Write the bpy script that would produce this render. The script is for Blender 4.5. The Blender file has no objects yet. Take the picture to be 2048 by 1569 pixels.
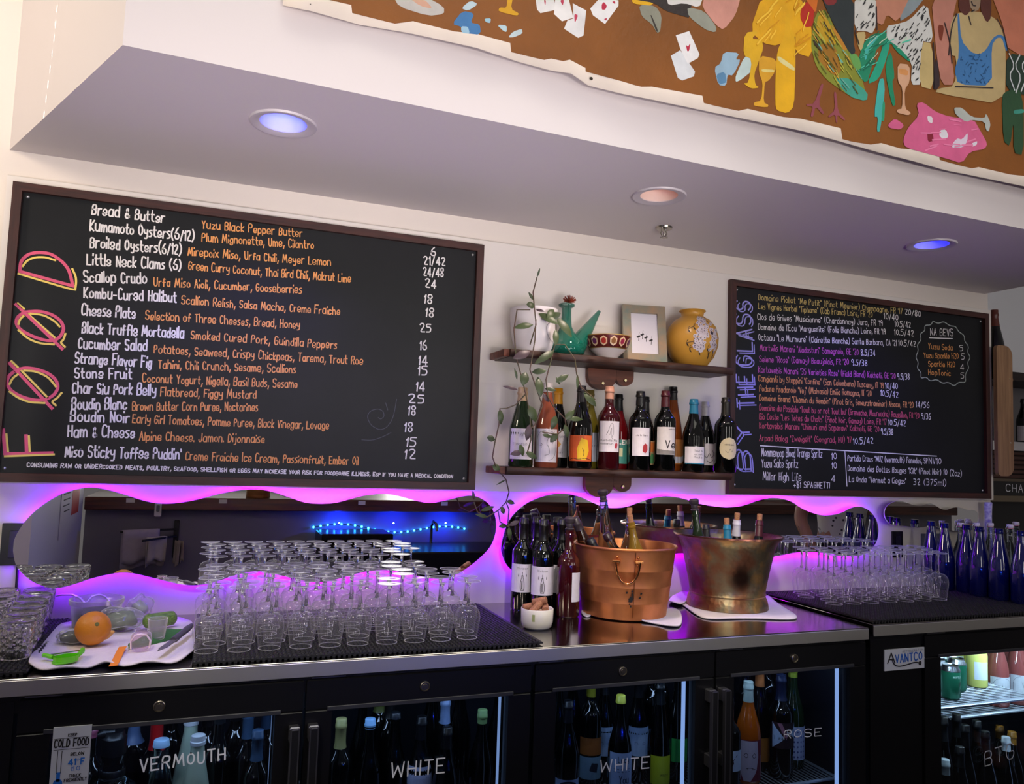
import bpy, math, random
from mathutils import Vector, Matrix
R = math.radians; PI = math.pi; rnd = random.Random(7)
sc = bpy.context.scene; COL = sc.collection
# ---------------- camera ----------------
cam = bpy.data.cameras.new('camera'); cam_ob = bpy.data.objects.new('camera', cam); COL.objects.link(cam_ob)
cam.lens = 27.365; cam.sensor_width = 36; cam.sensor_fit = 'HORIZONTAL'; cam.clip_start = .02
cam_ob.matrix_world = Matrix(((0.9327221,-0.0611618,-0.3553713,0),(-0.3588947,-0.0618342,-0.9313276,-2.54),(0.0349876,0.9962107,-0.0796248,1.4457),(0,0,0,1)))
sc.camera = cam_ob
# ---------------- world, exposure ----------------
w = bpy.data.worlds.new('world'); sc.world = w; w.use_nodes = True
w.node_tree.nodes['Background'].inputs[0].default_value = (1.0, .90, .91, 1)
w.node_tree.nodes['Background'].inputs[1].default_value = .12
vs = sc.view_settings; vs.view_transform = 'Standard'; vs.look = 'None'; vs.exposure = 0; vs.gamma = 1
cy = sc.cycles; cy.max_bounces = 28; cy.transparent_max_bounces = 64; cy.transmission_bounces = 20; cy.glossy_bounces = 14; cy.diffuse_bounces = 3
cy.use_denoising = True; cy.caustics_reflective = False; cy.caustics_refractive = False; cy.sample_clamp_indirect = 4
# ---------------- room lights ----------------
def area(name, loc, to, size, power, col, sy=None):
    l = bpy.data.lights.new(name, 'AREA'); l.size = size; l.energy = power; l.color = col
    if sy: l.shape = 'RECTANGLE'; l.size_y = sy
    o = bpy.data.objects.new(name, l); COL.objects.link(o); o.location = loc
    o.rotation_euler = (Vector(to) - Vector(loc)).to_track_quat('-Z', 'Y').to_euler(); return o
def spot(name, loc, to, power, col, ang, blend=.6, rad=.03):
    l = bpy.data.lights.new(name, 'SPOT'); l.energy = power; l.color = col; l.spot_size = R(ang); l.spot_blend = blend; l.shadow_soft_size = rad
    o = bpy.data.objects.new(name, l); COL.objects.link(o); o.location = loc
    o.rotation_euler = (Vector(to) - Vector(loc)).to_track_quat('-Z', 'Y').to_euler(); return o
area('added_soffit_fill', (-.1, -2.30, 1.18), (-.1, -.42, 2.26), 2.6, 3.9, (1.0, .90, .93), .06).data.spread = R(44)  # unseen light added to brighten the underside of the soffit
spot('added_counter_spot', (.55, -2.0, 2.25), (1.40, -.30, 1.03), 75, (1.0, .90, .80), 30, .5, .04)  # two made-up spots added to brighten the buckets and the wine glasses
spot('added_counter_spot', (-.35, -2.0, 2.25), (.25, -.45, 1.0), 45, (1.0, .92, .84), 30, .6, .04)
k_ = area('added_wall_fill', (.75, -3.7, 1.22), (.75, -.4, 2.45), 4.0, 8, (1.0, .92, .86), .12); k_.data.spread = R(52)  # unseen lamp added to fill the upper wall and spare the lower
area('warm_light_left', (-1.7, -.95, 2.75), (-.4, -.4, 2.5), .5, 17, (1.0, .84, .66))
area('ceiling_light_front', (1.3, -2.6, 4.0), (1.3, -.8, 2.5), 2.5, 2, (1.0, .96, .84), .8).data.spread = R(80)
area('added_counter_fill', (1.2, -1.4, 3.6), (1.2, -.5, .95), 4.4, 4.6, (1.0, .97, .84), .4).data.spread = R(60)  # unseen light added to brighten the counter; the soffit shields the wall
for sx, sy, sz in ((-.438, -.33, 2.541), (-.439, -.328, 2.501), (-.439, -.327, 2.462), (-.442, -.321, 2.423), (-.445, -.315, 2.386), (-.448, -.309, 2.348), (-.45, -.303, 2.309), (-.453, -.297, 2.27)):
    spot('sun_beam', (sx - .11, sy - .05, sz + .36), (sx, sy, sz), 55, (1.0, .97, .9), 1.0, .35, .001)   # late sun through the cord holes of a blind: a row of small spots
# ---------------- colours and materials ----------------
def lin(h):
    c = [int(h[i:i + 2], 16) / 255 for i in (0, 2, 4)]
    return tuple(x / 12.92 if x <= .04045 else ((x + .055) / 1.055) ** 2.4 for x in c) + (1,)
MC = {}
def M(h, rough=.5, metal=0., spec=.5, noise=0, nscale=20, bump=0, bscale=80, emit=0, coat=0, trans=0, ior=1.5, alpha=1, stretch=None, h2=None):
    key = (h, rough, metal, spec, noise, nscale, bump, bscale, emit, coat, trans, ior, alpha, stretch, h2)
    if key in MC: return MC[key]
    m = bpy.data.materials.new('paint_' + h); m.use_nodes = True; nt = m.node_tree; b = nt.nodes['Principled BSDF']
    b.inputs['Base Color'].default_value = lin(h); b.inputs['Roughness'].default_value = rough; b.inputs['Metallic'].default_value = metal
    b.inputs['Specular IOR Level'].default_value = spec; b.inputs['Coat Weight'].default_value = coat; b.inputs['Coat Roughness'].default_value = .05
    b.inputs['Transmission Weight'].default_value = trans; b.inputs['IOR'].default_value = ior; b.inputs['Alpha'].default_value = alpha
    if emit: b.inputs['Emission Color'].default_value = lin(h); b.inputs['Emission Strength'].default_value = emit
    if noise or bump:
        tc = nt.nodes.new('ShaderNodeTexCoord'); mp = nt.nodes.new('ShaderNodeMapping'); nt.links.new(tc.outputs['Object'], mp.inputs[0])
        if stretch: mp.inputs['Scale'].default_value = stretch
    if noise:
        n = nt.nodes.new('ShaderNodeTexNoise'); n.inputs['Scale'].default_value = nscale; n.inputs['Detail'].default_value = 5; nt.links.new(mp.outputs[0], n.inputs['Vector'])
        r = nt.nodes.new('ShaderNodeValToRGB'); c = lin(h); c2 = lin(h2) if h2 else tuple(x * (1 - noise) for x in c[:3]) + (1,)
        r.color_ramp.elements[0].position = .32; r.color_ramp.elements[1].position = .68
        r.color_ramp.elements[0].color = c2; r.color_ramp.elements[1].color = c
        nt.links.new(n.outputs['Fac'], r.inputs[0]); nt.links.new(r.outputs[0], b.inputs['Base Color'])
    if bump:
        n2 = nt.nodes.new('ShaderNodeTexNoise'); n2.inputs['Scale'].default_value = bscale; n2.inputs['Detail'].default_value = 3; nt.links.new(mp.outputs[0], n2.inputs['Vector'])
        bp = nt.nodes.new('ShaderNodeBump'); bp.inputs['Strength'].default_value = bump; bp.inputs['Distance'].default_value = .003
        nt.links.new(n2.outputs['Fac'], bp.inputs['Height']); nt.links.new(bp.outputs[0], b.inputs['Normal'])
    MC[key] = m; return m
def thin_glass(name, tint, blend=.30, rough=.015, whitening=0):
    m = bpy.data.materials.new(name); m.use_nodes = True; nt = m.node_tree; nt.nodes.clear()
    o = nt.nodes.new('ShaderNodeOutputMaterial'); mx = nt.nodes.new('ShaderNodeMixShader'); t = nt.nodes.new('ShaderNodeBsdfTransparent'); g = nt.nodes.new('ShaderNodeBsdfGlossy')
    lw = nt.nodes.new('ShaderNodeLayerWeight'); pw = nt.nodes.new('ShaderNodeMath'); pw.operation = 'POWER'; pw.inputs[1].default_value = 4; ml = nt.nodes.new('ShaderNodeMath'); ml.operation = 'MULTIPLY_ADD'; ml.inputs[1].default_value = blend * 2; ml.inputs[2].default_value = .05
    nt.links.new(lw.outputs['Facing'], pw.inputs[0]); nt.links.new(pw.outputs[0], ml.inputs[0]); t.inputs[0].default_value = lin(tint); g.inputs['Roughness'].default_value = rough
    nt.links.new(ml.outputs[0], mx.inputs[0]); nt.links.new(t.outputs[0], mx.inputs[1]); nt.links.new(g.outputs[0], mx.inputs[2]); last = mx
    if whitening:  # diffuse white paints bright glass edges; in the plastics it is milkiness
        d = nt.nodes.new('ShaderNodeBsdfDiffuse'); tl = nt.nodes.new('ShaderNodeBsdfTranslucent'); md = nt.nodes.new('ShaderNodeMixShader'); m2 = nt.nodes.new('ShaderNodeMixShader'); hz = nt.nodes.new('ShaderNodeMath'); hz.operation = 'MULTIPLY_ADD'; hz.inputs[1].default_value = whitening * 11; hz.inputs[2].default_value = whitening
        d.inputs[0].default_value = tl.inputs[0].default_value = (.92, .92, .94, 1); nt.links.new(d.outputs[0], md.inputs[1]); nt.links.new(tl.outputs[0], md.inputs[2]); nt.links.new(pw.outputs[0], hz.inputs[0]); nt.links.new(hz.outputs[0], m2.inputs[0]); nt.links.new(mx.outputs[0], m2.inputs[1]); nt.links.new(md.outputs[0], m2.inputs[2]); last = m2
    nt.links.new(last.outputs[0], o.inputs[0]); return m
def clear_glass(name, tint, rough=0, ior=1.5):
    m = bpy.data.materials.new(name); m.use_nodes = True; nt = m.node_tree; nt.nodes.clear()
    o = nt.nodes.new('ShaderNodeOutputMaterial'); g = nt.nodes.new('ShaderNodeBsdfGlass'); g.inputs['Color'].default_value = lin(tint); g.inputs['Roughness'].default_value = rough; g.inputs['IOR'].default_value = ior
    nt.links.new(g.outputs[0], o.inputs[0]); return m
def brightened_crystal(name, k):  # diffuse share k put in to brighten the clear cut glass
    m = clear_glass(name, 'ffffff', 0, 1.52); nt = m.node_tree; o = nt.nodes['Material Output']; g = nt.nodes['Glass BSDF']; d = nt.nodes.new('ShaderNodeBsdfDiffuse'); tl = nt.nodes.new('ShaderNodeBsdfTranslucent'); a = nt.nodes.new('ShaderNodeMixShader'); b = nt.nodes.new('ShaderNodeMixShader'); b.inputs[0].default_value = k
    nt.links.new(d.outputs[0], a.inputs[1]); nt.links.new(tl.outputs[0], a.inputs[2]); nt.links.new(g.outputs[0], b.inputs[1]); nt.links.new(a.outputs[0], b.inputs[2]); nt.links.new(b.outputs[0], o.inputs[0]); return m
def emitter(name, h, s):
    m = bpy.data.materials.new(name); m.use_nodes = True; nt = m.node_tree; nt.nodes.clear()
    o = nt.nodes.new('ShaderNodeOutputMaterial'); e = nt.nodes.new('ShaderNodeEmission'); e.inputs[0].default_value = lin(h) if isinstance(h, str) else h; e.inputs[1].default_value = s
    nt.links.new(e.outputs[0], o.inputs[0]); return m
def wood(h, h2, scale=(3, 40, 40), rough=.45):
    return M(h, rough, noise=.5, h2=h2, nscale=2.2, stretch=scale, bump=.15, bscale=3)
# ---------------- mesh building ----------------
class MB:
    def __init__(s): s.v = []; s.f = []; s.mi = []; s.k = 0; s.e = 0
    def add(s, vs, fs):
        n = len(s.v); s.v += [tuple(p) for p in vs]; s.f += [tuple(i + n for i in f) for f in fs]; s.mi += [s.k] * len(fs); return s
    def box(s, x0, x1, y0, y1, z0, z1):
        return s.add([(x0, y0, z0), (x1, y0, z0), (x1, y1, z0), (x0, y1, z0), (x0, y0, z1), (x1, y0, z1), (x1, y1, z1), (x0, y1, z1)],
                     [(3, 2, 1, 0), (4, 5, 6, 7), (0, 1, 5, 4), (1, 2, 6, 5), (2, 3, 7, 6), (3, 0, 4, 7)])
    def bbox(s, x0, x1, y0, y1, z0, z1, c=.004):           # box with chamfered edges: stacked inset rings
        ring = lambda i, z: [(x0 + i, y0 + i, z), (x1 - i, y0 + i, z), (x1 - i, y1 - i, z), (x0 + i, y1 - i, z)]
        vs = ring(c, z0) + ring(0, z0 + c) + ring(0, z1 - c) + ring(c, z1)
        fs = [(3, 2, 1, 0), (12, 13, 14, 15)] + [(a * 4 + i, a * 4 + (i + 1) % 4, a * 4 + 4 + (i + 1) % 4, a * 4 + 4 + i) for a in range(3) for i in range(4)]
        return s.add(vs, fs)
    def lathe(s, prof, seg=24, mat=None, cx=0, cy=0, mod=None, close=False):
        mat = mat or Matrix.Identity(4); vs = []; fs = []; n = len(prof)
        for j, (r, z) in enumerate(prof):
            for i in range(seg):
                a = 2 * PI * i / seg; rr = r * (mod(a, z) if mod else 1)
                vs.append(mat @ Vector((cx + rr * math.cos(a), cy + rr * math.sin(a), z)))
        for j in range(n - 1):
            for i in range(seg):
                a = j * seg + i; b = j * seg + (i + 1) % seg; fs.append((a, b, b + seg, a + seg))
        if prof[0][0] > 1e-6 and close: fs.append(tuple(reversed(range(seg))))
        if prof[-1][0] > 1e-6 and close: fs.append(tuple((n - 1) * seg + i for i in range(seg)))
        return s.add(vs, fs)
    def tube(s, pts, r, seg=6, cap=True):
        P = [Vector(p) for p in pts]; rs = r if isinstance(r, (list, tuple)) else [r] * len(P); vs = []; fs = []; u = None
        for i, p in enumerate(P):
            d = (P[min(i + 1, len(P) - 1)] - P[max(i - 1, 0)]).normalized()
            if u is None: u = d.orthogonal().normalized()
            u = (u - d * u.dot(d)).normalized(); v = d.cross(u)
            vs += [p + (u * math.cos(2 * PI * k / seg) + v * math.sin(2 * PI * k / seg)) * rs[i] for k in range(seg)]
        for i in range(len(P) - 1):
            for k in range(seg):
                a = i * seg + k; b = i * seg + (k + 1) % seg; fs.append((a, b, b + seg, a + seg))
        if cap: fs += [tuple(reversed(range(seg))), tuple((len(P) - 1) * seg + k for k in range(seg))]
        return s.add(vs, fs)
    def prism(s, pts, y0, y1):                              # outline in the xz plane given thickness along y
        n = len(pts); A = sum(pts[i][0] * pts[(i + 1) % n][1] - pts[(i + 1) % n][0] * pts[i][1] for i in range(n))
        if A < 0: pts = pts[::-1]
        return s.add([(x, y0, z) for x, z in pts] + [(x, y1, z) for x, z in pts],
                     [tuple(range(n)), tuple(reversed(range(n, 2 * n)))] + [(i + n, (i + 1) % n + n, (i + 1) % n, i) for i in range(n)])
    def plate(s, pts, z0, z1):                              # outline in the xy plane given thickness along z
        n = len(pts); A = sum(pts[i][0] * pts[(i + 1) % n][1] - pts[(i + 1) % n][0] * pts[i][1] for i in range(n))
        if A < 0: pts = pts[::-1]
        return s.add([(x, y, z0) for x, y in pts] + [(x, y, z1) for x, y in pts],
                     [tuple(reversed(range(n))), tuple(range(n, 2 * n))] + [(i, (i + 1) % n, (i + 1) % n + n, i + n) for i in range(n)])
    def sphere(s, c, r, seg=14, rings=8, sc3=(1, 1, 1), mat=None):
        prof = [(r * math.sin(PI * j / rings), -r * math.cos(PI * j / rings)) for j in range(rings + 1)]; prof[0] = (1e-5, -r); prof[-1] = (1e-5, r)
        m = Matrix.Translation(c) @ (mat or Matrix.Identity(4)) @ Matrix.Diagonal((*sc3, 1)); return s.lathe(prof, seg, m)
    def stroke(s, pts, wd, fmap):                           # ribbon of width wd along 2d points, put in space by fmap(u, v)
        n = len(pts); vs = []; s.e += 1; ee = (s.e % 9) * 4e-5; fm = (lambda u, v: fmap(u, v, ee)) if fmap.__code__.co_argcount == 3 else fmap
        for i, (x, y) in enumerate(pts):
            a = pts[max(i - 1, 0)]; b = pts[min(i + 1, n - 1)]; dx, dy = b[0] - a[0], b[1] - a[1]; L = math.hypot(dx, dy) or 1; dx /= L; dy /= L
            ex = (-dx if i == 0 else dx if i == n - 1 else 0) * wd * .4; ey = (-dy if i == 0 else dy if i == n - 1 else 0) * wd * .4
            vs += [fm(x + ex - dy * wd / 2, y + ey + dx * wd / 2), fm(x + ex + dy * wd / 2, y + ey - dx * wd / 2)]
        return s.add(vs, [(2 * i + 1, 2 * i + 3, 2 * i + 2, 2 * i) for i in range(n - 1)])
    def mesh(s, name, mats, smooth=None):
        me = bpy.data.meshes.new(name); me.from_pydata(s.v, [], s.f)
        for m in (mats if isinstance(mats, (list, tuple)) else [mats]): me.materials.append(m)
        if max(s.mi, default=0): me.polygons.foreach_set('material_index', s.mi)
        if smooth: me.polygons.foreach_set('use_smooth', [True] * len(s.f)); me.set_sharp_from_angle(angle=R(smooth))
        me.update(); return me
    def build(s, name, mats, parent=None, smooth=None): return ob(name, s.mesh(name, mats, smooth), parent)
def ob(name, data, parent=None, loc=None, rot=None):
    o = bpy.data.objects.new(name, data); COL.objects.link(o)
    if parent: o.parent = parent
    if loc: o.location = loc
    if rot: o.rotation_euler = rot
    return o
def tag(o, label, cat, group=None):
    o['label'] = label; o['category'] = cat
    if group: o['group'] = group
    return o
def thing(name, label, cat, loc=(0, 0, 0), rz=0, group=None, rot=None):
    o = ob(name, None, None, loc, rot or (0, 0, rz)); o.empty_display_size = .02; return tag(o, label, cat, group)
def struct(o): o['kind'] = 'structure'; return o
def copy_tree(o, loc, rot=None, label=None):
    r = o.copy(); COL.objects.link(r); r.location = loc
    if rot: r.rotation_euler = rot
    if label: r['label'] = label
    for ch in KIDS.get(o.name, ()):
        c = ch.copy(); COL.objects.link(c); c.parent = r
    return r
KIDS = {}
def kids(o): KIDS[o.name] = [c for c in COL.objects if c.parent == o]; return o
ORD = 'first second third fourth fifth sixth seventh eighth ninth tenth eleventh twelfth'.split()
# ---------------- hand lettering: single strokes, x 0..6, height letters a(-3) d(0) i(5) l(8) ----------------
G = {}
for t in ('a4i4d,4h3i1i0g0e1d3d4f|b0l0d,0g1i3i4g4e3d1d0e|c4h3i1i0g0e1d3d4e|d4l4d,4g3i1i0g0e1d3d4e|e0f4f4h3i1i0g0e1d3d4e|f3k2l1k1d,0h3h|g4i4c3b1b0c,4g3i1i0g0f1d3d4f|h0l0d,0g1i3i4g4d|'
          'i0h0d,0k0l|j2h2c1b0b,2k2l|k0l0d,3i0f3d|l0l0d|m0i0d,0g1i2i3g3d,3g4i5i6g6d|n0i0d,0g1i3i4g4d|o2i0h0e2d4e4h2i|p0i0b,0g1i3i4g4e3d1d0e|q4i4b,4g3i1i0g0e1d3d4e|r0i0d,0g1i3i|s3i1i0h1g3f3e2d0d|'
          't1l1e2d3d,0i3i|u0i0e1d3d4f,4i4d|v0i2d4i|w0i1d3h5d6i|x0i4d,4i0d|y0i0g1f3f4g,4i4c3b1b|z0i4i0d4d|A0d2l4d,1g3g|B0d0l3l4k4i3h0h,3h4g4e3d0d|C4k3l1l0j0f1d3d4e|D0d0l2l4j4f2d0d|E4l0l0d4d,0h3h|'
          'F4l0l0d,0h3h|G4k3l1l0j0f1d3d4f4h2h|H0l0d,4l4d,0h4h|I0l0d|J4l4f3d1d0f|K0l0d,4l0g4d|L0l0d4d|M0d1l3f5l6d|N0d0l4d4l|O2l0j0f2d4f4j2l|P0d0l3l4k4i3h0h|Q2l0j0f2d4f4j2l,2f4d|R0d0l3l4k4i3h0h,2h4d|'
          'S4k3l1l0k0i1h3h4g4e3d1d0e|T0l4l,2l2d|U0l0f1d3d4f4l|V0l2d4l|W0l1d3j5d6l|X0l4d,4l0d|Y0l2h4l,2h2d|Z0l4l0d4d|02l0j0f2d4f4j2l|10j1l1d|20k1l3l4j0d4d|30l3l4j3h1h,3h4f3d0d|43d3l0f4f|54l0l0i3i4g3d0d|'
          '63l1j0g0e1d3d4e4g3h1h0g|70l4l1d|82h0j1l3l4j2h0f1d3d4f2h|94i1h0j1l3l4j4g3d|&4e1j1k2l3k0f1d3d4f|(2m0j0f2c|)0m2j2f0c|/0c3l|;1e0b|.0d0e|\'0l0j|"0l0j,1l1j|-0g3g|!0l0f,0d0e|+0g4g,2i2e|'
          '$4k3l1l0k0i1h3h4g4e3d1d0e,2m2c|*1l0k1j2k1l|~0d4d').split('|'):
    G[t[0]] = [[(int(q[i]), ord(q[i + 1]) - 100) for i in range(0, len(q), 2)] for q in t[1:].split(',')]
G[','] = G[';']
def chaikin(p, it=2):
    for _ in range(it):
        if len(p) < 3: return p
        q = [p[0]]
        for a, b in zip(p, p[1:]):
            q += [(a[0] * .78 + b[0] * .22, a[1] * .78 + b[1] * .22), (a[0] * .22 + b[0] * .78, a[1] * .22 + b[1] * .78)]
        p = q + [p[-1]]
    return p
SHARP = set('AEFHIKLMNTVWXYZvwxzk147/')
def text_strokes(txt, jitter=.25, seed=1):
    """strokes in letter units (cap height 8) and the total width"""
    rg = random.Random(seed); x = 0; out = []
    for ch in txt:
        if ch == ' ': x += 4.2; continue
        g = G.get(ch, G['.']); wdt = max(p[0] for q in g for p in q); k = 1 + rg.uniform(-.1, .1) * jitter * 2; dy = rg.uniform(-.5, .5) * jitter; sl = rg.uniform(-.05, .1) * jitter
        for q in g:
            c = [(x + p[0] * k + p[1] * sl + rg.uniform(-.3, .3) * jitter, (p[1] * k + dy + rg.uniform(-.3, .3) * jitter)) for p in q]
            out += [list(s) for s in zip(c, c[1:])] if ch in SHARP else [chaikin(c)]
        x += wdt * k + 2.1 + rg.uniform(-.2, .3) * jitter
    return out, max(x - 2.1, 1)
def write(mb, txt, p0, p1, h, wd, fmap, jitter=.6, seed=None):
    """write txt from p0 to p1 (2d baseline ends) with cap height h"""
    st, W = text_strokes(txt, jitter, seed if seed is not None else len(txt) * 7 + ord(txt[0]))
    dx, dy = p1[0] - p0[0], p1[1] - p0[1]; L = math.hypot(dx, dy); ux, uy = dx / L, dy / L; sx = L / W; sy = h / 8
    for q in st:
        mb.stroke([(p0[0] + ux * a * sx - uy * b * sy, p0[1] + uy * a * sx + ux * b * sy) for a, b in q], wd, fmap)
    return mb
flat = lambda y: (lambda u, v, e=0: (u, y - e, v))
# ---------------- the setting ----------------
white = M('e6dcd2', .55, bump=.08, bscale=60); lav = M('dcd4d4', .6, bump=.05, bscale=40)
struct(MB().box(-3.2, 3.31, 0, .12, 0, 4.2).build('wall_back', white))
SOF = 2.261
m = MB(); pts = [(-.59, 0), (-.223, -.796), (1.38, -.765), (3.29, -.745), (3.29, 0)]
m.plate(pts, SOF, 4.2); struct(m.build('wall_soffit', lav))
m = MB().bbox(-.585, 3.30, -.022, -.0005, 1.315, 2.183, .002); struct(m.build('trim_1', M('e8e0d8', .5)))
struct(MB().box(-3.2, 6, -5, 1.4, -.03, 0).build('floor', M('4a4640', .5, noise=.3)))
struct(MB().box(-.70, -.645, -2.44, -.09 - (-0.645,1.0323,1.0827)[1], 0, 1.9).build('wall_left', M('d8d6d0', .6)))
struct(MB().box(3.31, 6.2, .85, .95, 0, 4.2).build('wall_right', M('d8d6d4', .6)))
struct(MB().box(3.31, 3.36, .12, .85, 0, 4.2).build('wall_recess', M('b9bcc4', .6)))
# ---------------- recessed downlights and the sprinkler ----------------
def downlight(label, px, col, em, bulb_h, rb):
    t = thing('recessed_downlight', label, 'ceiling light', px, 0, 'downlights in the soffit')
    MB().lathe([(.058, .001), (.075, -.006), (.082, -.005), (.084, 0)], 40).build('trim_ring', M('cfc8cc', .35), t, 50)
    MB().lathe([(.058, .001), (.054, .03), (.044, .075), (.04, .078), (1e-4, .078)], 40).build('baffle', col, t, 50)
    MB().sphere((0, 0, .064), rb, 16, 10, (1, 1, .4)).build('bulb', emitter('lamp_' + bulb_h, bulb_h, em), t, 60)
    return t
def hole(x, y): return (x, y, SOF)
for (cx, cy_, dz) in (((0.1169,-0.536,2.261)), ((1.2446,-0.495,2.261)), ((2.4037,-0.4757,2.261))):
    pass
# the soffit gets round holes for the lamps
bo = bpy.data.objects['wall_soffit']
LAMPS = [(0.1192,-0.5371,2.261), (1.2471,-0.491,2.261), (2.4052,-0.4766,2.261)]
cut = MB()
for L in LAMPS: cut.lathe([(.0578, -.02), (.0578, .085)], 40, Matrix.Translation(L), close=True)
cu = cut.build('cutter', white); md = bo.modifiers.new('holes', 'BOOLEAN'); md.object = cu; md.solver = 'EXACT'
dg = bpy.context.evaluated_depsgraph_get(); nm = bpy.data.meshes.new_from_object(bo.evaluated_get(dg)); bo.modifiers.clear(); bo.data = nm; bpy.data.objects.remove(cu)
downlight('round ceiling downlight with a glowing blue lamp, near the left end of the soffit', LAMPS[0], M('e6e4ea', .25), 22, '1030ff', .030)
downlight('round ceiling downlight with a dim orange filament lamp, above the sprinkler', LAMPS[1], M('f0dcd0', .3), 1.6, 'ff9a70', .026)
downlight('round ceiling downlight with a glowing blue lamp, above the wine list board', LAMPS[2], M('e6e4ea', .25), 22, '0818ff', .030)
spot('blue_lamp', (LAMPS[0][0], LAMPS[0][1], SOF - .012), (LAMPS[0][0], LAMPS[0][1] + .1, 0), 22, (.10, .10, 1), 130, .8)
spot('warm_lamp', (LAMPS[1][0], LAMPS[1][1], SOF - .012), (LAMPS[1][0], LAMPS[1][1], 0), 26, (1, .80, .68), 125, 1)
spot('blue_lamp', (LAMPS[2][0], LAMPS[2][1], SOF - .012), (LAMPS[2][0], LAMPS[2][1] + .1, 0), 22, (.10, .10, 1), 130, .8)
t = thing('sprinkler_head', 'small metal fire sprinkler head hanging from the soffit', 'sprinkler', (1.4385,-0.2141,2.261))
chrome = M('9a948c', .25, 1.)
MB().lathe([(.030, 0), (.028, -.006), (.012, -.008), (1e-4, -.008)], 24).build('escutcheon', chrome, t, 40)
m = MB()
for s in (-1, 1): m.tube([(s * .006, 0, -.008), (s * .012, 0, -.022), (s * .003, 0, -.036)], .0028)
m.lathe([(1e-4, -.008), (.004, -.008), (.003, -.03), (1e-4, -.034)], 10); m.build('frame_arms', chrome, t, 40)
m = MB(); m.lathe([(.013, -.036), (.013, -.038), (1e-4, -.038)], 12, close=True, mod=lambda a, z: 1 + .2 * math.cos(6 * a)); m.build('deflector', chrome, t)
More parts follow.
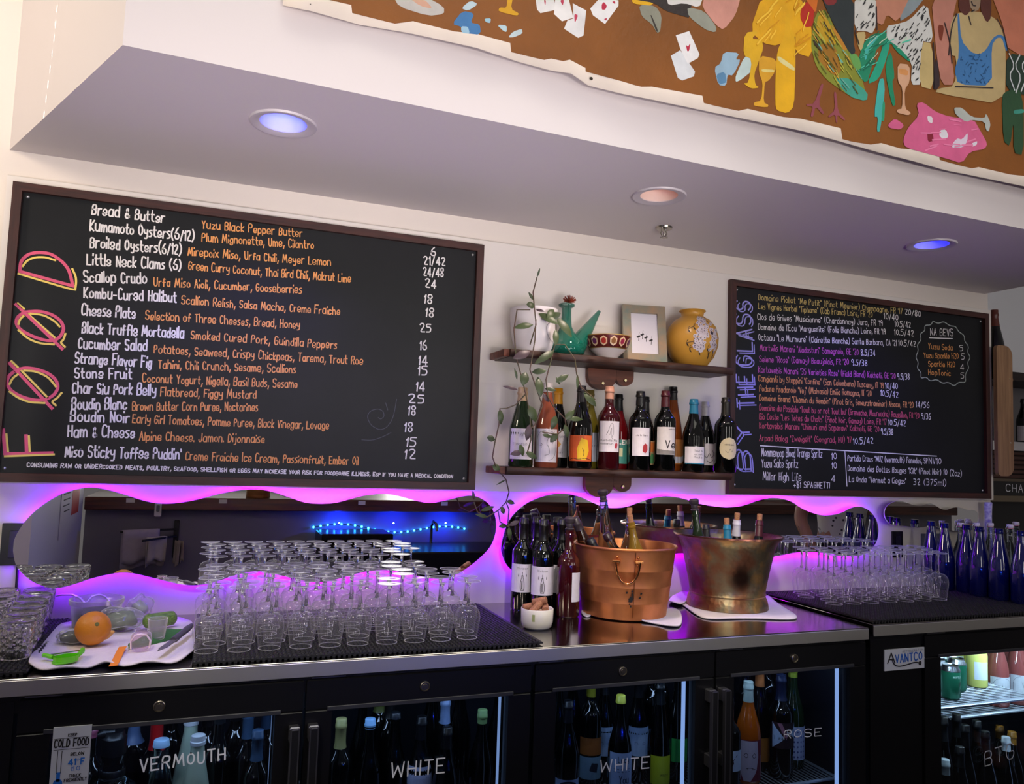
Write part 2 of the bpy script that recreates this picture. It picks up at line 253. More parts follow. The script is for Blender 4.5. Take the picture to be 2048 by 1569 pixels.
# ---------------- back bar fridges ----------------
black = M('0b0b0d', .38, spec=.4); blackm = M('060607', .5); steel = M('d6d2ca', .42, 1., bump=.06, bscale=6, stretch=(4, 220, 220)); steeltop = M('a9a39c', .13, 1., bump=.02, bscale=5, stretch=(200, 4, 4))
inner = M('10151f', .45); wire = M('c8d4e0', .35, .6); pane = thin_glass('door_glass', 'dfe6ee', .18)
def fridge(name, label, x0, x1, ztop, yf, doors, shelfz, left_panel):
    t = thing(name, label, 'fridge', (0, 0, 0)); yb = -.012
    m = MB(); m.box(x0, x1, yb - .03, yb, .05, ztop - .04); m.box(x0, x0 + .02, yf + .05, yb - .03, .05, ztop - .04); m.box(x1 - .02, x1, yf + .05, yb - .03, .05, ztop - .04)
    m.box(x0 + .02, x1 - .02, yf + .05, yb - .03, .05, .16); m.box(x0 + .02, x1 - .02, yf + .03, yb - .03, ztop - .08, ztop - .04); m.box(x0, x1, yf + .012, yf + .03, ztop - .075, ztop - .034)
    if left_panel > x0: m.box(x0, left_panel - .004, yf + .01, yf + .05, .08, ztop - .05)
    m.build('body', black, t)
    m = MB(); m.box(x0 + .02, x1 - .02, yb - .036, yb - .031, .16, ztop - .08); m.box(x0 + .021, x0 + .024, yf + .06, yb - .036, .16, ztop - .08); m.box(x1 - .024, x1 - .021, yf + .06, yb - .036, .16, ztop - .08)
    m.build('liner', inner, t)
    MB().bbox(x0, x1, yf - .002, yb, ztop - .030, ztop, .001).build('worktop', steeltop, t)
    MB().bbox(x0 + .001, x1 - .001, yf - .0045, yf - .0022, ztop - .036, ztop - .003, .001).build('front_lip', steel, t)
    for a, b, hinge, led in doors:
        d = None; zt = ztop - .045; zb = .10; fr = .062 if hinge else .07; ft = .072
        m = MB(); y0, y1 = yf + .004, yf + .036
        m.bbox(a, b, y0, y1, zt - ft, zt, .003); m.bbox(a, b, y0, y1, zb, zb + .06, .003); m.bbox(a, a + fr, y0, y1, zb + .06, zt - ft, .003); m.bbox(b - fr, b, y0, y1, zb + .06, zt - ft, .003)
        d = m.build('door', black, t)
        m = MB(); m.bbox(a + fr - .012, b - fr + .012, y0 - .004, y0, zt - ft - .002, zt - ft + .008, .001); m.build('top_bead', M('33343a', .4), d)
        MB().box(a + fr, b - fr, y0 + .012, y0 + .016, zb + .06, zt - ft).build('glass_pane', pane, d)
        hx = b - .018 if hinge == 'L' else a + .018
        if hinge:
            m = MB(); m.bbox(hx - .009, hx + .009, y0 - .034, y0 - .024, .45, zt - ft - .028, .003); m.build('handle', blackm, d)
            m = MB()
            for s in (-1, 1): m.box(hx + s * .009 - .0015, hx + s * .009 + .0015, y0 - .0345, y0 - .0225, .451, zt - ft - .029)
            for z in (zt - ft - .045, .60): m.bbox(hx - .012, hx + .012, y0 - .024, y0 + .001, z - .018, z + .018, .003)
            m.build('handle_trim', M('6a6a6e', .3, .8), d)
            lx = (a + b) / 2 - .02 if hinge == 'L' else (a + b) / 2 + .0
            k = MB(); rot = Matrix.Translation((lx, y0, zt - .034)) @ Matrix.Rotation(R(90), 4, 'X')
            k.lathe([(.0125, 0), (.0125, .004), (.0105, .005), (.0095, .003), (1e-4, .003)], 24, rot); k.lathe([(.006, .003), (.0055, .005), (1e-4, .005)], 16, rot); k.box(lx - .001, lx + .001, y0 - .0056, y0 - .0046, zt - .038, zt - .030)
            k.build('lock', M('9c9484', .3, 1.), d, 40)
        MB().box(a + .01, a + .09, y0 - .001, y0 + .01, zt + .003, zt + .006).build('hinge', M('88888c', .3, 1.), d) if hinge != 'L' else MB().box(a + .01, a + .08, y0 - .001, y0 + .01, zt + .003, zt + .006).build('hinge', M('88888c', .3, 1.), d)
        if led:
            MB().box(b - fr - led, b - fr - .003, y0 + .045, y0 + .052, zb + .07, zt - ft - .004).build('led_tube', emitter('fridge_led', 'a9c8ff', led * 90), t)
        for z in shelfz:
            m = MB(); xa, xb = a + .025, b - .02
            m.tube([(xa, yf + .10, z - .006), (xb, yf + .10, z - .006), (xb, yb - .06, z - .006), (xa, yb - .06, z - .006), (xa, yf + .10, z - .006)], .005)
            n = int((xb - xa) / .016)
            for i in range(n): x = xa + .008 + i * .016; m.tube([(x, yf + .10, z - .0022), (x, yb - .06, z - .0022)], .0022, 5)
            m.build('wire_shelf', wire, t)
    return t
SH = .452
DOORS = [(-.345, .238, 'L', .004), (.245, .820, 'R', .008), (.832, 1.392, 'L', .012), (1.400, 1.960, 'R', .012)]
fridge('back_bar_fridge', 'long black four door back bar fridge with a stainless steel top', -.66, 1.965, .94, -.61, DOORS, (SH,), -.35)
fridge('back_bar_fridge', 'black back bar fridge with a brightly lit glass door, at the right end', 1.995, 4.1, .945, -.60, [(2.222, 2.90, '', .02), (2.91, 3.5, 'R', .02)], (), 2.218)
# tall windows at the front of the room, behind the camera; bottles and glasses mirror them
wm = emitter('window_daylight', 'f4f0ea', 15)
for n_, x in ((1, -2.0), (2, 2.2), (3, 5.2)):
    o = MB().box(x - .17, x + .17, -7.02, -7.0, .9, 3.3).build('window_%d' % n_, wm); struct(o)
    m = MB()
    for a, b in ((x - .23, x - .17), (x + .17, x + .23)): m.box(a, b, -7.04, -6.98, .84, 3.36)
    m.box(x - .17, x + .17, -7.04, -6.98, .84, .90); m.box(x - .17, x + .17, -7.04, -6.98, 3.3, 3.36); m.build('window_frame', M('3a3632', .5), o)
# ---------------- chalkboards ----------------
slate = M('101114', .42, spec=.28, noise=.25, nscale=5, h2='17181b'); oak = wood('4a2018', '2a100c', (30, 30, 3)); oakh = wood('4a2018', '2a100c', (3, 30, 30))
CH = {k: M(h, .85, spec=.1) for k, h in dict(w='f0ecea', o='f0a868', y='d9c07a', p='d468b8', r='d86478', b='a9a4f0', k='f06a8c', l='ffe27a', g='5a5c64', c='a8b0ac').items()}
YB = -.0305
def board(label, x0, x1, z0, z1):
    t = thing('menu_chalkboard', label, 'chalkboard', (0, 0, 0))
    f = .024
    m = MB(); ys = (-.022, -.045)
    def mitre(a, b, c, d): m.prism([a, b, c, d], ys[1], ys[0])
    mitre((x0, z0), (x0 + f, z0 + f), (x0 + f, z1 - f), (x0, z1)); mitre((x1, z0), (x1, z1), (x1 - f, z1 - f), (x1 - f, z0 + f)); m.k = 1
    mitre((x0, z1), (x0 + f, z1 - f), (x1 - f, z1 - f), (x1, z1)); mitre((x0, z0), (x1, z0), (x1 - f, z0 + f), (x0 + f, z0 + f))
    m.build('wooden_frame', [oak, oakh], t)
    MB().box(x0 + f - .004, x1 - f + .004, -.030, -.0222, z0 + f - .004, z1 - f + .004).build('slate', slate, t)
    for x in (x0 + f + .012, x1 - f - .012):
        for z in (z0 + f + .012, z1 - f - .012):
            MB().lathe([(.0048, 0), (.0036, .0025), (1e-4, .0032)], 12, Matrix.Translation((x, -.030, z)) @ Matrix.Rotation(R(90), 4, 'X')).build('screw', M('d8d8d8', .3, .8), t, 60)
    return t
FB = board('large food menu chalkboard with the tall pink and yellow heading', -.565, .832, 1.322, 2.160)
DB = board('wine by the glass chalkboard beside the bottle shelves, with a scalloped drinks circle', 1.853, 3.258, 1.322, 2.158)
def line(par, part, txt, a, b, h, wd, c, jit=.5):
    write(MB(), txt, a, b, h, wd, flat(YB), jit).build(part, CH[c], par)
def lines(par, rows, c0=None):
    for txt, pts, h, c in rows: pass
MENU = [
 ('Bread & Butter', [(-0.3658,2.098),(-0.1744,2.099)], 'Yuzu Black Pepper Butter', [(-0.0685,2.097),(0.2261,2.11)], '6', [(0.6486,2.103),(0.6643,2.104)]),
 ('Kumamoto Oysters(6/12)', [(-0.3675,2.049),(-0.0898,2.055)], 'Plum Mignonette, Ume, Cilantro', [(-0.066,2.057),(0.2636,2.076)], '21/42', [(0.6259,2.07),(0.6988,2.074)]),
 ('Broiled Oysters(6/12)', [(-0.3628,2),(-0.1218,2.009)], 'Mirepoix Miso, Urfa Chili, Meyer Lemon', [(-0.1023,2.009),(0.3195,2.028)], '24/48', [(0.6259,2.032),(0.6952,2.035)]),
 ('Little Neck Clams (6)', [(-0.3682,1.948),(-0.1202,1.962)], 'Green Curry Coconut, Thai Bird Chili, Makrut Lime', [(-0.0982,1.966),(0.3856,1.981)], '24', [(0.6328,1.994),(0.6692,1.993)]),
 ('Scallop Crudo', [(-0.3723,1.897),(-0.2096,1.911)], 'Urfa Miso Aioli, Cucumber, Gooseberries', [(-0.1891,1.906),(0.2345,1.929)], '18', [(0.6318,1.94),(0.6594,1.939)]),
 ('Kombu-Cured Halibut', [(-0.3691,1.851),(-0.1264,1.864)], 'Scallion Relish, Salsa Macha, Creme Fraiche', [(-0.1109,1.86),(0.3562,1.872)], '18', [(0.639,1.895),(0.6666,1.894)]),
 ('Cheese Plate', [(-0.372,1.801),(-0.2332,1.804)], 'Selection of Three Cheeses, Bread, Honey', [(-0.2052,1.804),(0.2345,1.817)], '25', [(0.6226,1.841),(0.6603,1.843)]),
 ('Black Truffle Mortadella', [(-0.3671,1.749),(-0.099,1.758)], 'Smoked Cured Pork, Guindilla Peppers', [(-0.0781,1.757),(0.3524,1.762)], '16', [(0.6253,1.782),(0.6475,1.783)]),
 ('Cucumber Salad', [(-0.3728,1.704),(-0.1964,1.711)], 'Potatoes, Seaweed, Crispy Chickpeas, Tarema, Trout Roe', [(-0.176,1.707),(0.4377,1.717)], '14', [(0.6225,1.732),(0.6514,1.732)]),
 ('Strange Flavor Fig', [(-0.3786,1.662),(-0.1813,1.663)], 'Tahini, Chili Crunch, Sesame, Scallions', [(-0.161,1.662),(0.2302,1.676)], '15', [(0.6224,1.697),(0.653,1.698)]),
 ('Stone Fruit', [(-0.3756,1.619),(-0.2306,1.626)], 'Coconut Yogurt, Nigella, Basil Buds, Sesame', [(-0.201,1.618),(0.2373,1.629)], '14', [(0.618,1.644),(0.6452,1.644)]),
 ('Char Siu Pork Belly', [(-0.3789,1.576),(-0.1639,1.582)], 'Flatbread, Figgy Mustard', [(-0.1504,1.581),(0.1174,1.589)], '25', [(0.5946,1.603),(0.647,1.604)]),
 ('Boudin Blanc', [(-0.3768,1.529),(-0.2378,1.537)], 'Brown Butter Corn Puree, Nectarines', [(-0.2219,1.534),(0.124,1.551)], '18', [(0.5948,1.563),(0.6201,1.563)]),
 ('Boudin Noir', [(-0.3781,1.494),(-0.2287,1.499)], 'Early Girl Tomatoes, Pomme Puree, Black Vinegar, Lovage', [(-0.2195,1.498),(0.3409,1.504)], '18', [(0.5856,1.508),(0.6125,1.508)]),
 ('Ham & Cheese', [(-0.3813,1.451),(-0.2126,1.455)], 'Alpine Cheese. Jamon. Dijonnaise', [(-0.1977,1.448),(0.1487,1.454)], '15', [(0.5929,1.46),(0.6248,1.459)]),
 ("Miso Sticky Toffee Puddin'", [(-0.3847,1.394),(-0.0842,1.397)], 'Creme Fraiche Ice Cream, Passionfruit, Ember Oil', [(-0.0705,1.395),(0.4395,1.395)], '12', [(0.5898,1.42),(0.6249,1.42)])]
for n, pn, d, pd, pr, pp in MENU:
    line(FB, 'dish_name', n, pn[0], pn[1], .031, .0043, 'w'); line(FB, 'dish_description', d, pd[0], pd[1], .0245, .0031, 'o'); line(FB, 'dish_price', pr, pp[0], pp[1], .028, .0042, 'w', .4)
P = [(-0.4754,1.364),(0.7559,1.359)]
line(FB, 'health_notice', 'CONSUMING RAW OR UNDERCOOKED MEATS, POULTRY, SEAFOOD, SHELLFISH OR EGGS MAY INCREASE YOUR RISK FOR FOODBORNE ILLNESS, ESP IF YOU HAVE A MEDICAL CONDITION', P[0], P[1], .011, .0026, 'w', .5)
def marks(par, part, c, wd, *polys, it=2):
    m = MB()
    for p in polys: m.stroke(chaikin(p, it), wd, flat(YB))
    o = m.build(part, CH[c], par); return o
HP = [('heading_letter_d', [[(-0.5333,1.911),(-0.5323,1.94),(-0.5168,1.96),(-0.4926,1.969),(-0.4611,1.969),(-0.4312,1.95),(-0.412,1.927),(-0.3992,1.882)], [(-0.3992,1.882),(-0.5331,1.909)]],
       [[(-0.5272,1.924),(-0.5171,1.943),(-0.4977,1.954),(-0.4728,1.957),(-0.4487,1.951)], [(-0.4043,1.931),(-0.3938,1.91),(-0.3919,1.892),(-0.393,1.872)], [(-0.393,1.872),(-0.4098,1.873),(-0.5357,1.902)]]),
      ('heading_letter_o', [[(-0.514,1.795),(-0.5297,1.779),(-0.5314,1.761),(-0.5195,1.744),(-0.4906,1.729),(-0.4557,1.719),(-0.4339,1.721),(-0.4191,1.735),(-0.4127,1.758),(-0.4222,1.779),(-0.4454,1.795),(-0.4773,1.802),(-0.514,1.795)], [(-0.5354,1.815),(-0.4133,1.699)]],
       [[(-0.5061,1.792),(-0.4345,1.73)], [(-0.5311,1.818),(-0.5147,1.804)], [(-0.5252,1.76),(-0.5231,1.773),(-0.5147,1.784)], [(-0.4984,1.792),(-0.4672,1.792),(-0.4379,1.777),(-0.4242,1.762)], [(-0.524,1.743),(-0.4993,1.721),(-0.4706,1.71),(-0.4347,1.71)], [(-0.4085,1.743),(-0.412,1.725),(-0.4194,1.717),(-0.4068,1.705)]]),
      ('heading_letter_o', [[(-0.5232,1.629),(-0.5373,1.614),(-0.542,1.596),(-0.5313,1.574),(-0.5057,1.558),(-0.4713,1.549),(-0.4436,1.552),(-0.4229,1.568),(-0.415,1.59),(-0.4228,1.611),(-0.4429,1.628),(-0.4747,1.638),(-0.5025,1.639),(-0.5232,1.629)], [(-0.5384,1.649),(-0.4264,1.529)]],
       [[(-0.508,1.63),(-0.4395,1.559)], [(-0.5343,1.655),(-0.5178,1.639)], [(-0.5339,1.59),(-0.5277,1.608),(-0.5164,1.619)], [(-0.5019,1.631),(-0.4742,1.631),(-0.4421,1.617),(-0.4214,1.591)], [(-0.5325,1.57),(-0.5115,1.554),(-0.4832,1.543),(-0.4461,1.543)], [(-0.406,1.574),(-0.4159,1.558),(-0.4293,1.548),(-0.4176,1.538)]]),
      ('heading_letter_f', [[(-0.5397,1.464),(-0.5303,1.398)], [(-0.5303,1.398),(-0.4174,1.404)], [(-0.4841,1.45),(-0.4791,1.403)]],
       [[(-0.5313,1.452),(-0.524,1.404)], [(-0.4773,1.449),(-0.472,1.407)], [(-0.5303,1.391),(-0.4124,1.4)]])]
for nm_, pk, yl in HP:
    o = marks(FB, nm_, 'k', .0085, *pk); m = MB()
    for p in yl: m.stroke(chaikin(p), .0055, flat(YB))
    m.build('yellow_outline', CH['l'], o)
marks(FB, 'faint_doodle', 'g', .0022, [(0.4971,1.549),(0.5056,1.543),(0.5168,1.554),(0.5126,1.57),(0.4957,1.578),(0.4713,1.57),(0.4599,1.551),(0.4736,1.523),(0.5032,1.508),(0.5277,1.518),(0.547,1.552),(0.5546,1.612)], [(0.5188,1.598),(0.527,1.575)], [(0.4474,1.475),(0.4801,1.474),(0.5126,1.486),(0.541,1.502)])
WINE = [
 ('Domaine Piollot "Me Petit" (Pinot Meunier) Champagne, FR \'17', [(1.993,2.092),(2.752,2.11)], 'y', '20/80', [(2.767,2.11),(2.857,2.107)]),
 ('Les Vignes Herbal "Tiphane" (Cab Franc) Loire, FR \'20', [(1.993,2.056),(2.583,2.079)], 'y', '10/40', [(2.647,2.078),(2.726,2.079)]),
 ('Clos de Grives "Musicienne" (Chardonnay) Jura, FR \'19', [(1.989,2.013),(2.639,2.047)], 'w', '10.5/42', [(2.709,2.05),(2.798,2.053)]),
 ('Domaine de l\'Ecu "Marguerite" (Folle Blanche) Loire, FR \'19', [(1.994,1.972),(2.655,2.012)], 'w', '10.5/42', [(2.706,2.014),(2.815,2.018)]),
 ('Octeau "Le Murmure" (Clairette Blanche) Santa Barbara, CA \'21', [(1.995,1.93),(2.717,1.968)], 'w', '10.5/42', [(2.729,1.969),(2.826,1.972)]),
 ('Martvilis Marani "Aladasturi" Samegrelo, GE \'20', [(2.002,1.889),(2.506,1.912)], 'p', '8.5/34', [(2.52,1.911),(2.597,1.915)]),
 ('Selene "Rose" (Gamay) Beaujolais, FR \'20', [(2.001,1.844),(2.453,1.866)], 'p', '9.5/38', [(2.469,1.865),(2.553,1.869)]),
 ('Kortavebis Marani "35 Varieties Rose" (Field Blend) Kakheti, GE \'20', [(1.996,1.802),(2.711,1.825)], 'p', '9.5/38', [(2.722,1.823),(2.791,1.828)]),
 ('Cangianti by Stoppini "Confine" (San Colombano) Tuscany, IT \'19', [(1.997,1.767),(2.643,1.78)], 'o', '10/40', [(2.654,1.778),(2.722,1.782)]),
 ('Podere Pradarolo "Vej" (Malvasia) Emilia Romagna, IT \'20', [(2.002,1.727),(2.577,1.742)], 'o', '10.5/42', [(2.627,1.747),(2.724,1.744)]),
 ('Domaine Brand "Chemin du Rembin" (Pinot Gris, Gewurztraminer) Alsace, FR \'20', [(2.002,1.69),(2.812,1.706)], 'o', '14/56', [(2.827,1.709),(2.903,1.711)]),
 ('Domaine du Possible "Tout bu or not Tout bu" (Grenache, Mourvedre) Roussillon, FR \'20', [(2.003,1.652),(2.844,1.662)], 'r', '9/36', [(2.858,1.661),(2.911,1.661)]),
 ('Bio Coste "Les Tetes de Chats" (Pinot Noir, Gamay) Loire, FR \'17', [(2.003,1.617),(2.659,1.625)], 'r', '10.5/42', [(2.67,1.624),(2.766,1.624)]),
 ('Kortavebis Marani "Chinuri and Saperavi" Kakheti, GE \'20', [(2.004,1.581),(2.618,1.594)], 'r', '9.5/38', [(2.629,1.584),(2.695,1.585)]),
 ('Arpad Balog "Zweigelt" (Songrad, HU) \'17', [(2.004,1.532),(2.469,1.542)], 'r', '10.5/42', [(2.479,1.536),(2.585,1.544)]),
 ('Mommenpop Blood Orange Spritz', [(2.015,1.472),(2.315,1.476)], 'w', '10', [(2.364,1.471),(2.39,1.472)]),
 ('Yuzu Sake Spritz', [(2.017,1.429),(2.193,1.432)], 'w', '10', [(2.366,1.432),(2.39,1.433)]),
 ('Miller High Life', [(2.023,1.379),(2.209,1.38)], 'w', '4', [(2.364,1.379),(2.382,1.38)]),
 ('+$1 SPAGHETT!', [(2.172,1.352),(2.354,1.353)], 'w', None, None),
 ('Partida Creus "MUZ (vermouth) Penedes, SP', [(2.448,1.467),(2.891,1.468)], 'w', 'NV10', [(2.9,1.468),(2.971,1.468)]),
 ('Domaine des Bottes Rouges "Kilt" (Pinot Noir)', [(2.45,1.426),(2.97,1.422)], 'w', '10 (2oz)', [(2.985,1.422),(3.093,1.416)]),
 ('La Onda "Vermut a Ciegas"', [(2.456,1.381),(2.767,1.379)], 'w', '32 (375ml)', [(2.81,1.376),(2.999,1.375)]),
 ('NA BEVS', [(2.915,2.031),(3.05,2.038)], 'w', None, None),
 ('Yuzu Soda', [(2.902,1.97),(3.046,1.975)], 'o', '5', [(3.092,1.976),(3.111,1.978)]),
 ('Yuzu Sparkle H2O', [(2.876,1.928),(3.082,1.94)], 'o', '5', [(3.101,1.939),(3.119,1.94)]),
 ('Sparkle H2O', [(2.902,1.893),(3.06,1.9)], 'o', '4', [(3.094,1.891),(3.115,1.893)]),
 ('HopTonic', [(2.901,1.855),(3.033,1.86)], 'o', '5', [(3.096,1.853),(3.115,1.854)])]
for i, (n, pn, c, pr, pp) in enumerate(WINE):
    big = n in ('NA BEVS', 'Miller High Life') or 14 < i < 18
    line(DB, 'drink_name', n, pn[0], pn[1], .032 if big else .0235, .0027, c, .35)
    if pr: line(DB, 'drink_price', pr, pp[0], pp[1], .025, .0029, 'w', .3)
for q in ([(2.009,1.513),(2.945,1.502)], [(2.434,1.504),(2.445,1.363)], [(2.909,2.019),(3.047,2.027)]): marks(DB, 'ruled_line', 'w', .004, q)
marks(DB, 'scalloped_outline', 'c', .0042, [(2.93,2.095),(2.961,2.087),(2.996,2.1),(3.031,2.083),(3.067,2.085),(3.084,2.062),(3.12,2.048),(3.12,2.022),(3.147,2.001),(3.137,1.974),(3.157,1.952),(3.136,1.927),(3.147,1.902),(3.122,1.874),(3.126,1.835),(3.081,1.835),(3.054,1.814),(3.019,1.831),(2.984,1.822),(2.949,1.839),(2.91,1.827),(2.889,1.845),(2.855,1.836),(2.859,1.862),(2.834,1.879),(2.843,1.905),(2.826,1.927),(2.843,1.957),(2.835,1.982),(2.861,2.006),(2.852,2.031),(2.882,2.047),(2.881,2.073),(2.917,2.076),(2.93,2.095)])
for wd_, a, b in (('BY', [(1.965,1.418),(1.951,1.601)], 1), ('THE', [(1.976,1.663),(1.965,1.79)], 1), ('GLASS', [(1.967,1.828),(1.954,2.08)], 1)):
    m = MB(); write(m, wd_, a[0], a[1], .074, .0062, flat(YB), .5)
    off = (.010, -.008); write(m, wd_, (a[0][0] + off[0], a[0][1] + off[1]), (a[1][0] + off[0], a[1][1] + off[1]), .072, .0045, flat(YB), .5)
    m.build('heading_word', CH['b'], DB)
# ---------------- the unframed painting on the soffit ----------------
YP = -.803
pt = thing('canvas_painting', 'large unframed canvas painting of a rooster and drinkers at a brown table', 'painting', (0, 0, 0))
low = [(0.0864,2.416),(0.1493,2.414),(0.2557,2.415),(0.3798,2.419),(0.5358,2.417),(0.6453,2.413),(0.7347,2.406),(0.7859,2.407),(0.8414,2.392),(0.9342,2.387),(1.026,2.386),(1.222,2.395),(1.333,2.393),(1.518,2.393),(1.699,2.392),(1.819,2.382),(1.935,2.377),(2.084,2.377),(2.225,2.376),(2.437,2.375)]
ed = [(0.1227,2.442),(0.1945,2.438),(0.3032,2.436),(0.4597,2.433),(0.6103,2.432),(0.7338,2.431),(0.8404,2.426),(0.9259,2.423),(1.025,2.416),(1.221,2.414),(1.401,2.415),(1.518,2.405),(1.703,2.4),(1.914,2.41),(2.106,2.403),(2.255,2.399),(2.438,2.392)]
x_end = 3.05; top = 3.55
def canvas(bot, y0, y1, name, mat, extra):
    m = MB(); b = bot + [(x_end, bot[-1][1] - .0)]
    n = len(b); vs = []; rg = random.Random(3)
    for i, (x, z) in enumerate(b): vs.append((x, y0 - extra * (.5 + .5 * math.sin(i * 2.1)), z))
    for x, z in b: vs.append((x, y0, z + .05))
    for x, z in b: vs.append((x, y0, top))
    m.add(vs, [(i, i + 1, n + i + 1, n + i) for i in range(n - 1)] + [(n + i, n + i + 1, 2 * n + i + 1, 2 * n + i) for i in range(n - 1)])
    o = m.build(name, mat, pt, 60); s = o.modifiers.new('thickness', 'SOLIDIFY'); s.thickness = y1; s.offset = 1; return o
canvas(low, YP, .002, 'raw_canvas', M('efe2d4', .8, noise=.12, nscale=6, bump=.3, bscale=25), .014)
LAYER = [0]
def soft(p):
    q = []
    for a, b in zip(p, p[1:] + p[:1]): q += [(a[0] * .8 + b[0] * .2, a[1] * .8 + b[1] * .2), (a[0] * .2 + b[0] * .8, a[1] * .2 + b[1] * .8)]
    return q
def paint(part, shapes):
    m = MB(); mats = []; LAYER[0] += .0001
    for k, (h, pts) in enumerate(shapes):
        mt = M(h, .5, bump=.5, bscale=70, noise=.22, nscale=6) if part == 'painted_table' else M(h, .5, bump=.5, bscale=70, noise=.16, nscale=18)
        if mt not in mats: mats.append(mt)
        m.k = mats.index(mt); y = YP - .004 - LAYER[0] - .00005 * k
        m.prism(soft(pts) if part not in ('painted_playing_card', 'painted_table') else pts, y - .0004, y)
    return m.build(part, mats, pt)
def pline(part, h, wd, polys, lift=0.0080):
    m = MB()
    o = None
    for p in polys: o = MB().stroke(chaikin(p, 1), wd, flat(YP - lift)).build(part, M(h, .6), pt)
    return o
br = ed + [(x_end, ed[-1][1] - .02), (x_end, top), (ed[0][0] - .02, top)]
paint('painted_table', [('8c5219', br)])
paint('painted_playing_card', [('e9e6e6', [(0.6857,2.59),(0.737,2.599),(0.7436,2.569),(0.7017,2.55),(0.6923,2.557)]), ('efecec', [(0.7407,2.6),(0.778,2.606),(0.7927,2.56),(0.7612,2.543),(0.7384,2.557)]), ('eae8ea', [(0.7896,2.598),(0.8281,2.588),(0.8225,2.52),(0.8076,2.51),(0.7674,2.525),(0.7761,2.549),(0.7928,2.558)]), ('f0eef0', [(0.8394,2.596),(0.8693,2.636),(0.9205,2.638),(0.9209,2.624),(0.8831,2.565),(0.8476,2.58)])])
paint('painted_playing_card', [('dfe2e8', [(1.082,2.524),(1.111,2.546),(1.159,2.496),(1.155,2.482),(1.119,2.463),(1.105,2.467)]), ('efedf0', [(1.096,2.584),(1.138,2.606),(1.172,2.548),(1.167,2.536),(1.135,2.513),(1.111,2.55)])])
paint('painted_card_pip', [('c02848', [(1.128,2.565),(1.135,2.561),(1.143,2.574),(1.139,2.55),(1.133,2.547)]), ('c02848', [(0.8718,2.615),(0.8775,2.624),(0.8875,2.615),(0.882,2.603),(0.8723,2.601)]), ('c02848', [(0.9009,2.63),(0.9107,2.634),(0.9109,2.625)]), ('c02848', [(0.8788,2.577),(0.8884,2.583),(0.8867,2.575)]), ('c83858', [(0.7943,2.571),(0.8057,2.57),(0.7969,2.546)]), ('c02848', [(0.7096,2.587),(0.7152,2.587),(0.7138,2.572)]), ('c83858', [(0.7539,2.597),(0.765,2.601),(0.7618,2.584)])])
paint('painted_broken_glass', [('c9c4c0', [(0.3283,2.503),(0.4002,2.521),(0.4528,2.505),(0.4536,2.487),(0.4152,2.473),(0.3451,2.478)]), ('d8a890', [(0.3625,2.508),(0.4038,2.512),(0.4272,2.493),(0.3951,2.492)]), ('3f78b0', [(0.4741,2.467),(0.4989,2.506),(0.5291,2.507),(0.52,2.481),(0.5435,2.483),(0.5478,2.461),(0.5214,2.447),(0.4973,2.466)]), ('9cc4dc', [(0.4972,2.467),(0.5138,2.47),(0.5194,2.454),(0.508,2.449),(0.4978,2.454)]), ('bcd2dc', [(0.4954,2.512),(0.5177,2.537),(0.5381,2.533),(0.5122,2.509)]), ('b8d4de', [(0.5875,2.492),(0.6133,2.497),(0.6139,2.48),(0.6053,2.48)]), ('c4d6dc', [(0.6179,2.467),(0.6294,2.484),(0.6535,2.498),(0.6557,2.486),(0.6334,2.471)]), ('9cc4d4', [(0.5547,2.5),(0.5716,2.505),(0.5704,2.492),(0.5584,2.492)])])
paint('painted_broken_glass', [('9cbcd4', [(1.25,2.573),(1.303,2.581),(1.29,2.559),(1.308,2.563),(1.282,2.511),(1.264,2.511),(1.26,2.477),(1.234,2.474),(1.22,2.521),(1.241,2.537)]), ('c8dcdc', [(1.321,2.578),(1.353,2.585),(1.356,2.548),(1.309,2.505),(1.291,2.494),(1.291,2.513)]), ('5c8cb4', [(1.226,2.503),(1.255,2.517),(1.262,2.487),(1.236,2.476)])])
paint('painted_wine_glass', [('e2a818', [(0.6121,2.575),(0.6276,2.579),(0.622,2.541),(0.6451,2.535),(0.6384,2.527),(0.5896,2.527),(0.5927,2.538),(0.6116,2.541)])])
paint('painted_hand', [('8f8f80', [(0.9807,2.642),(1.03,2.651),(1.051,2.63),(1.048,2.584),(1.038,2.576),(1.023,2.597),(0.9896,2.611)]), ('e8b010', [(0.9599,2.663),(1.021,2.678),(1.024,2.649),(0.9807,2.642),(0.9605,2.641)]), ('38302c', [(1.016,2.621),(1.02,2.622),(1.042,2.582),(1.036,2.579)])])
paint('painted_sleeve', [('322828', [(0.9242,2.647),(1.147,2.707),(1.139,2.643),(1.122,2.643),(1.063,2.644),(1.03,2.658),(0.9562,2.651)]), ('e6e2e0', [(1.064,2.686),(1.181,2.715),(1.169,2.679),(1.121,2.681),(1.071,2.661)]), ('9a9c90', [(1.13,2.672),(1.186,2.674),(1.226,2.638),(1.222,2.621),(1.187,2.622),(1.135,2.646)]), ('d8988a', [(1.185,2.716),(1.305,2.747),(1.288,2.687),(1.249,2.635),(1.226,2.641),(1.177,2.683)])])
paint('painted_yellow_dress', [('eeb010', [(1.337,2.654),(1.377,2.768),(1.509,2.802),(1.553,2.728),(1.556,2.623),(1.496,2.625),(1.496,2.685),(1.434,2.631),(1.383,2.627)])])
paint('painted_bottle', [('eeb414', [(1.459,2.733),(1.476,2.737),(1.476,2.705),(1.496,2.665),(1.496,2.569),(1.492,2.465),(1.469,2.439),(1.431,2.441),(1.426,2.46),(1.426,2.546),(1.432,2.619),(1.457,2.664)]), ('e8dc9a', [(1.43,2.599),(1.442,2.601),(1.494,2.581),(1.492,2.568),(1.439,2.585)])])
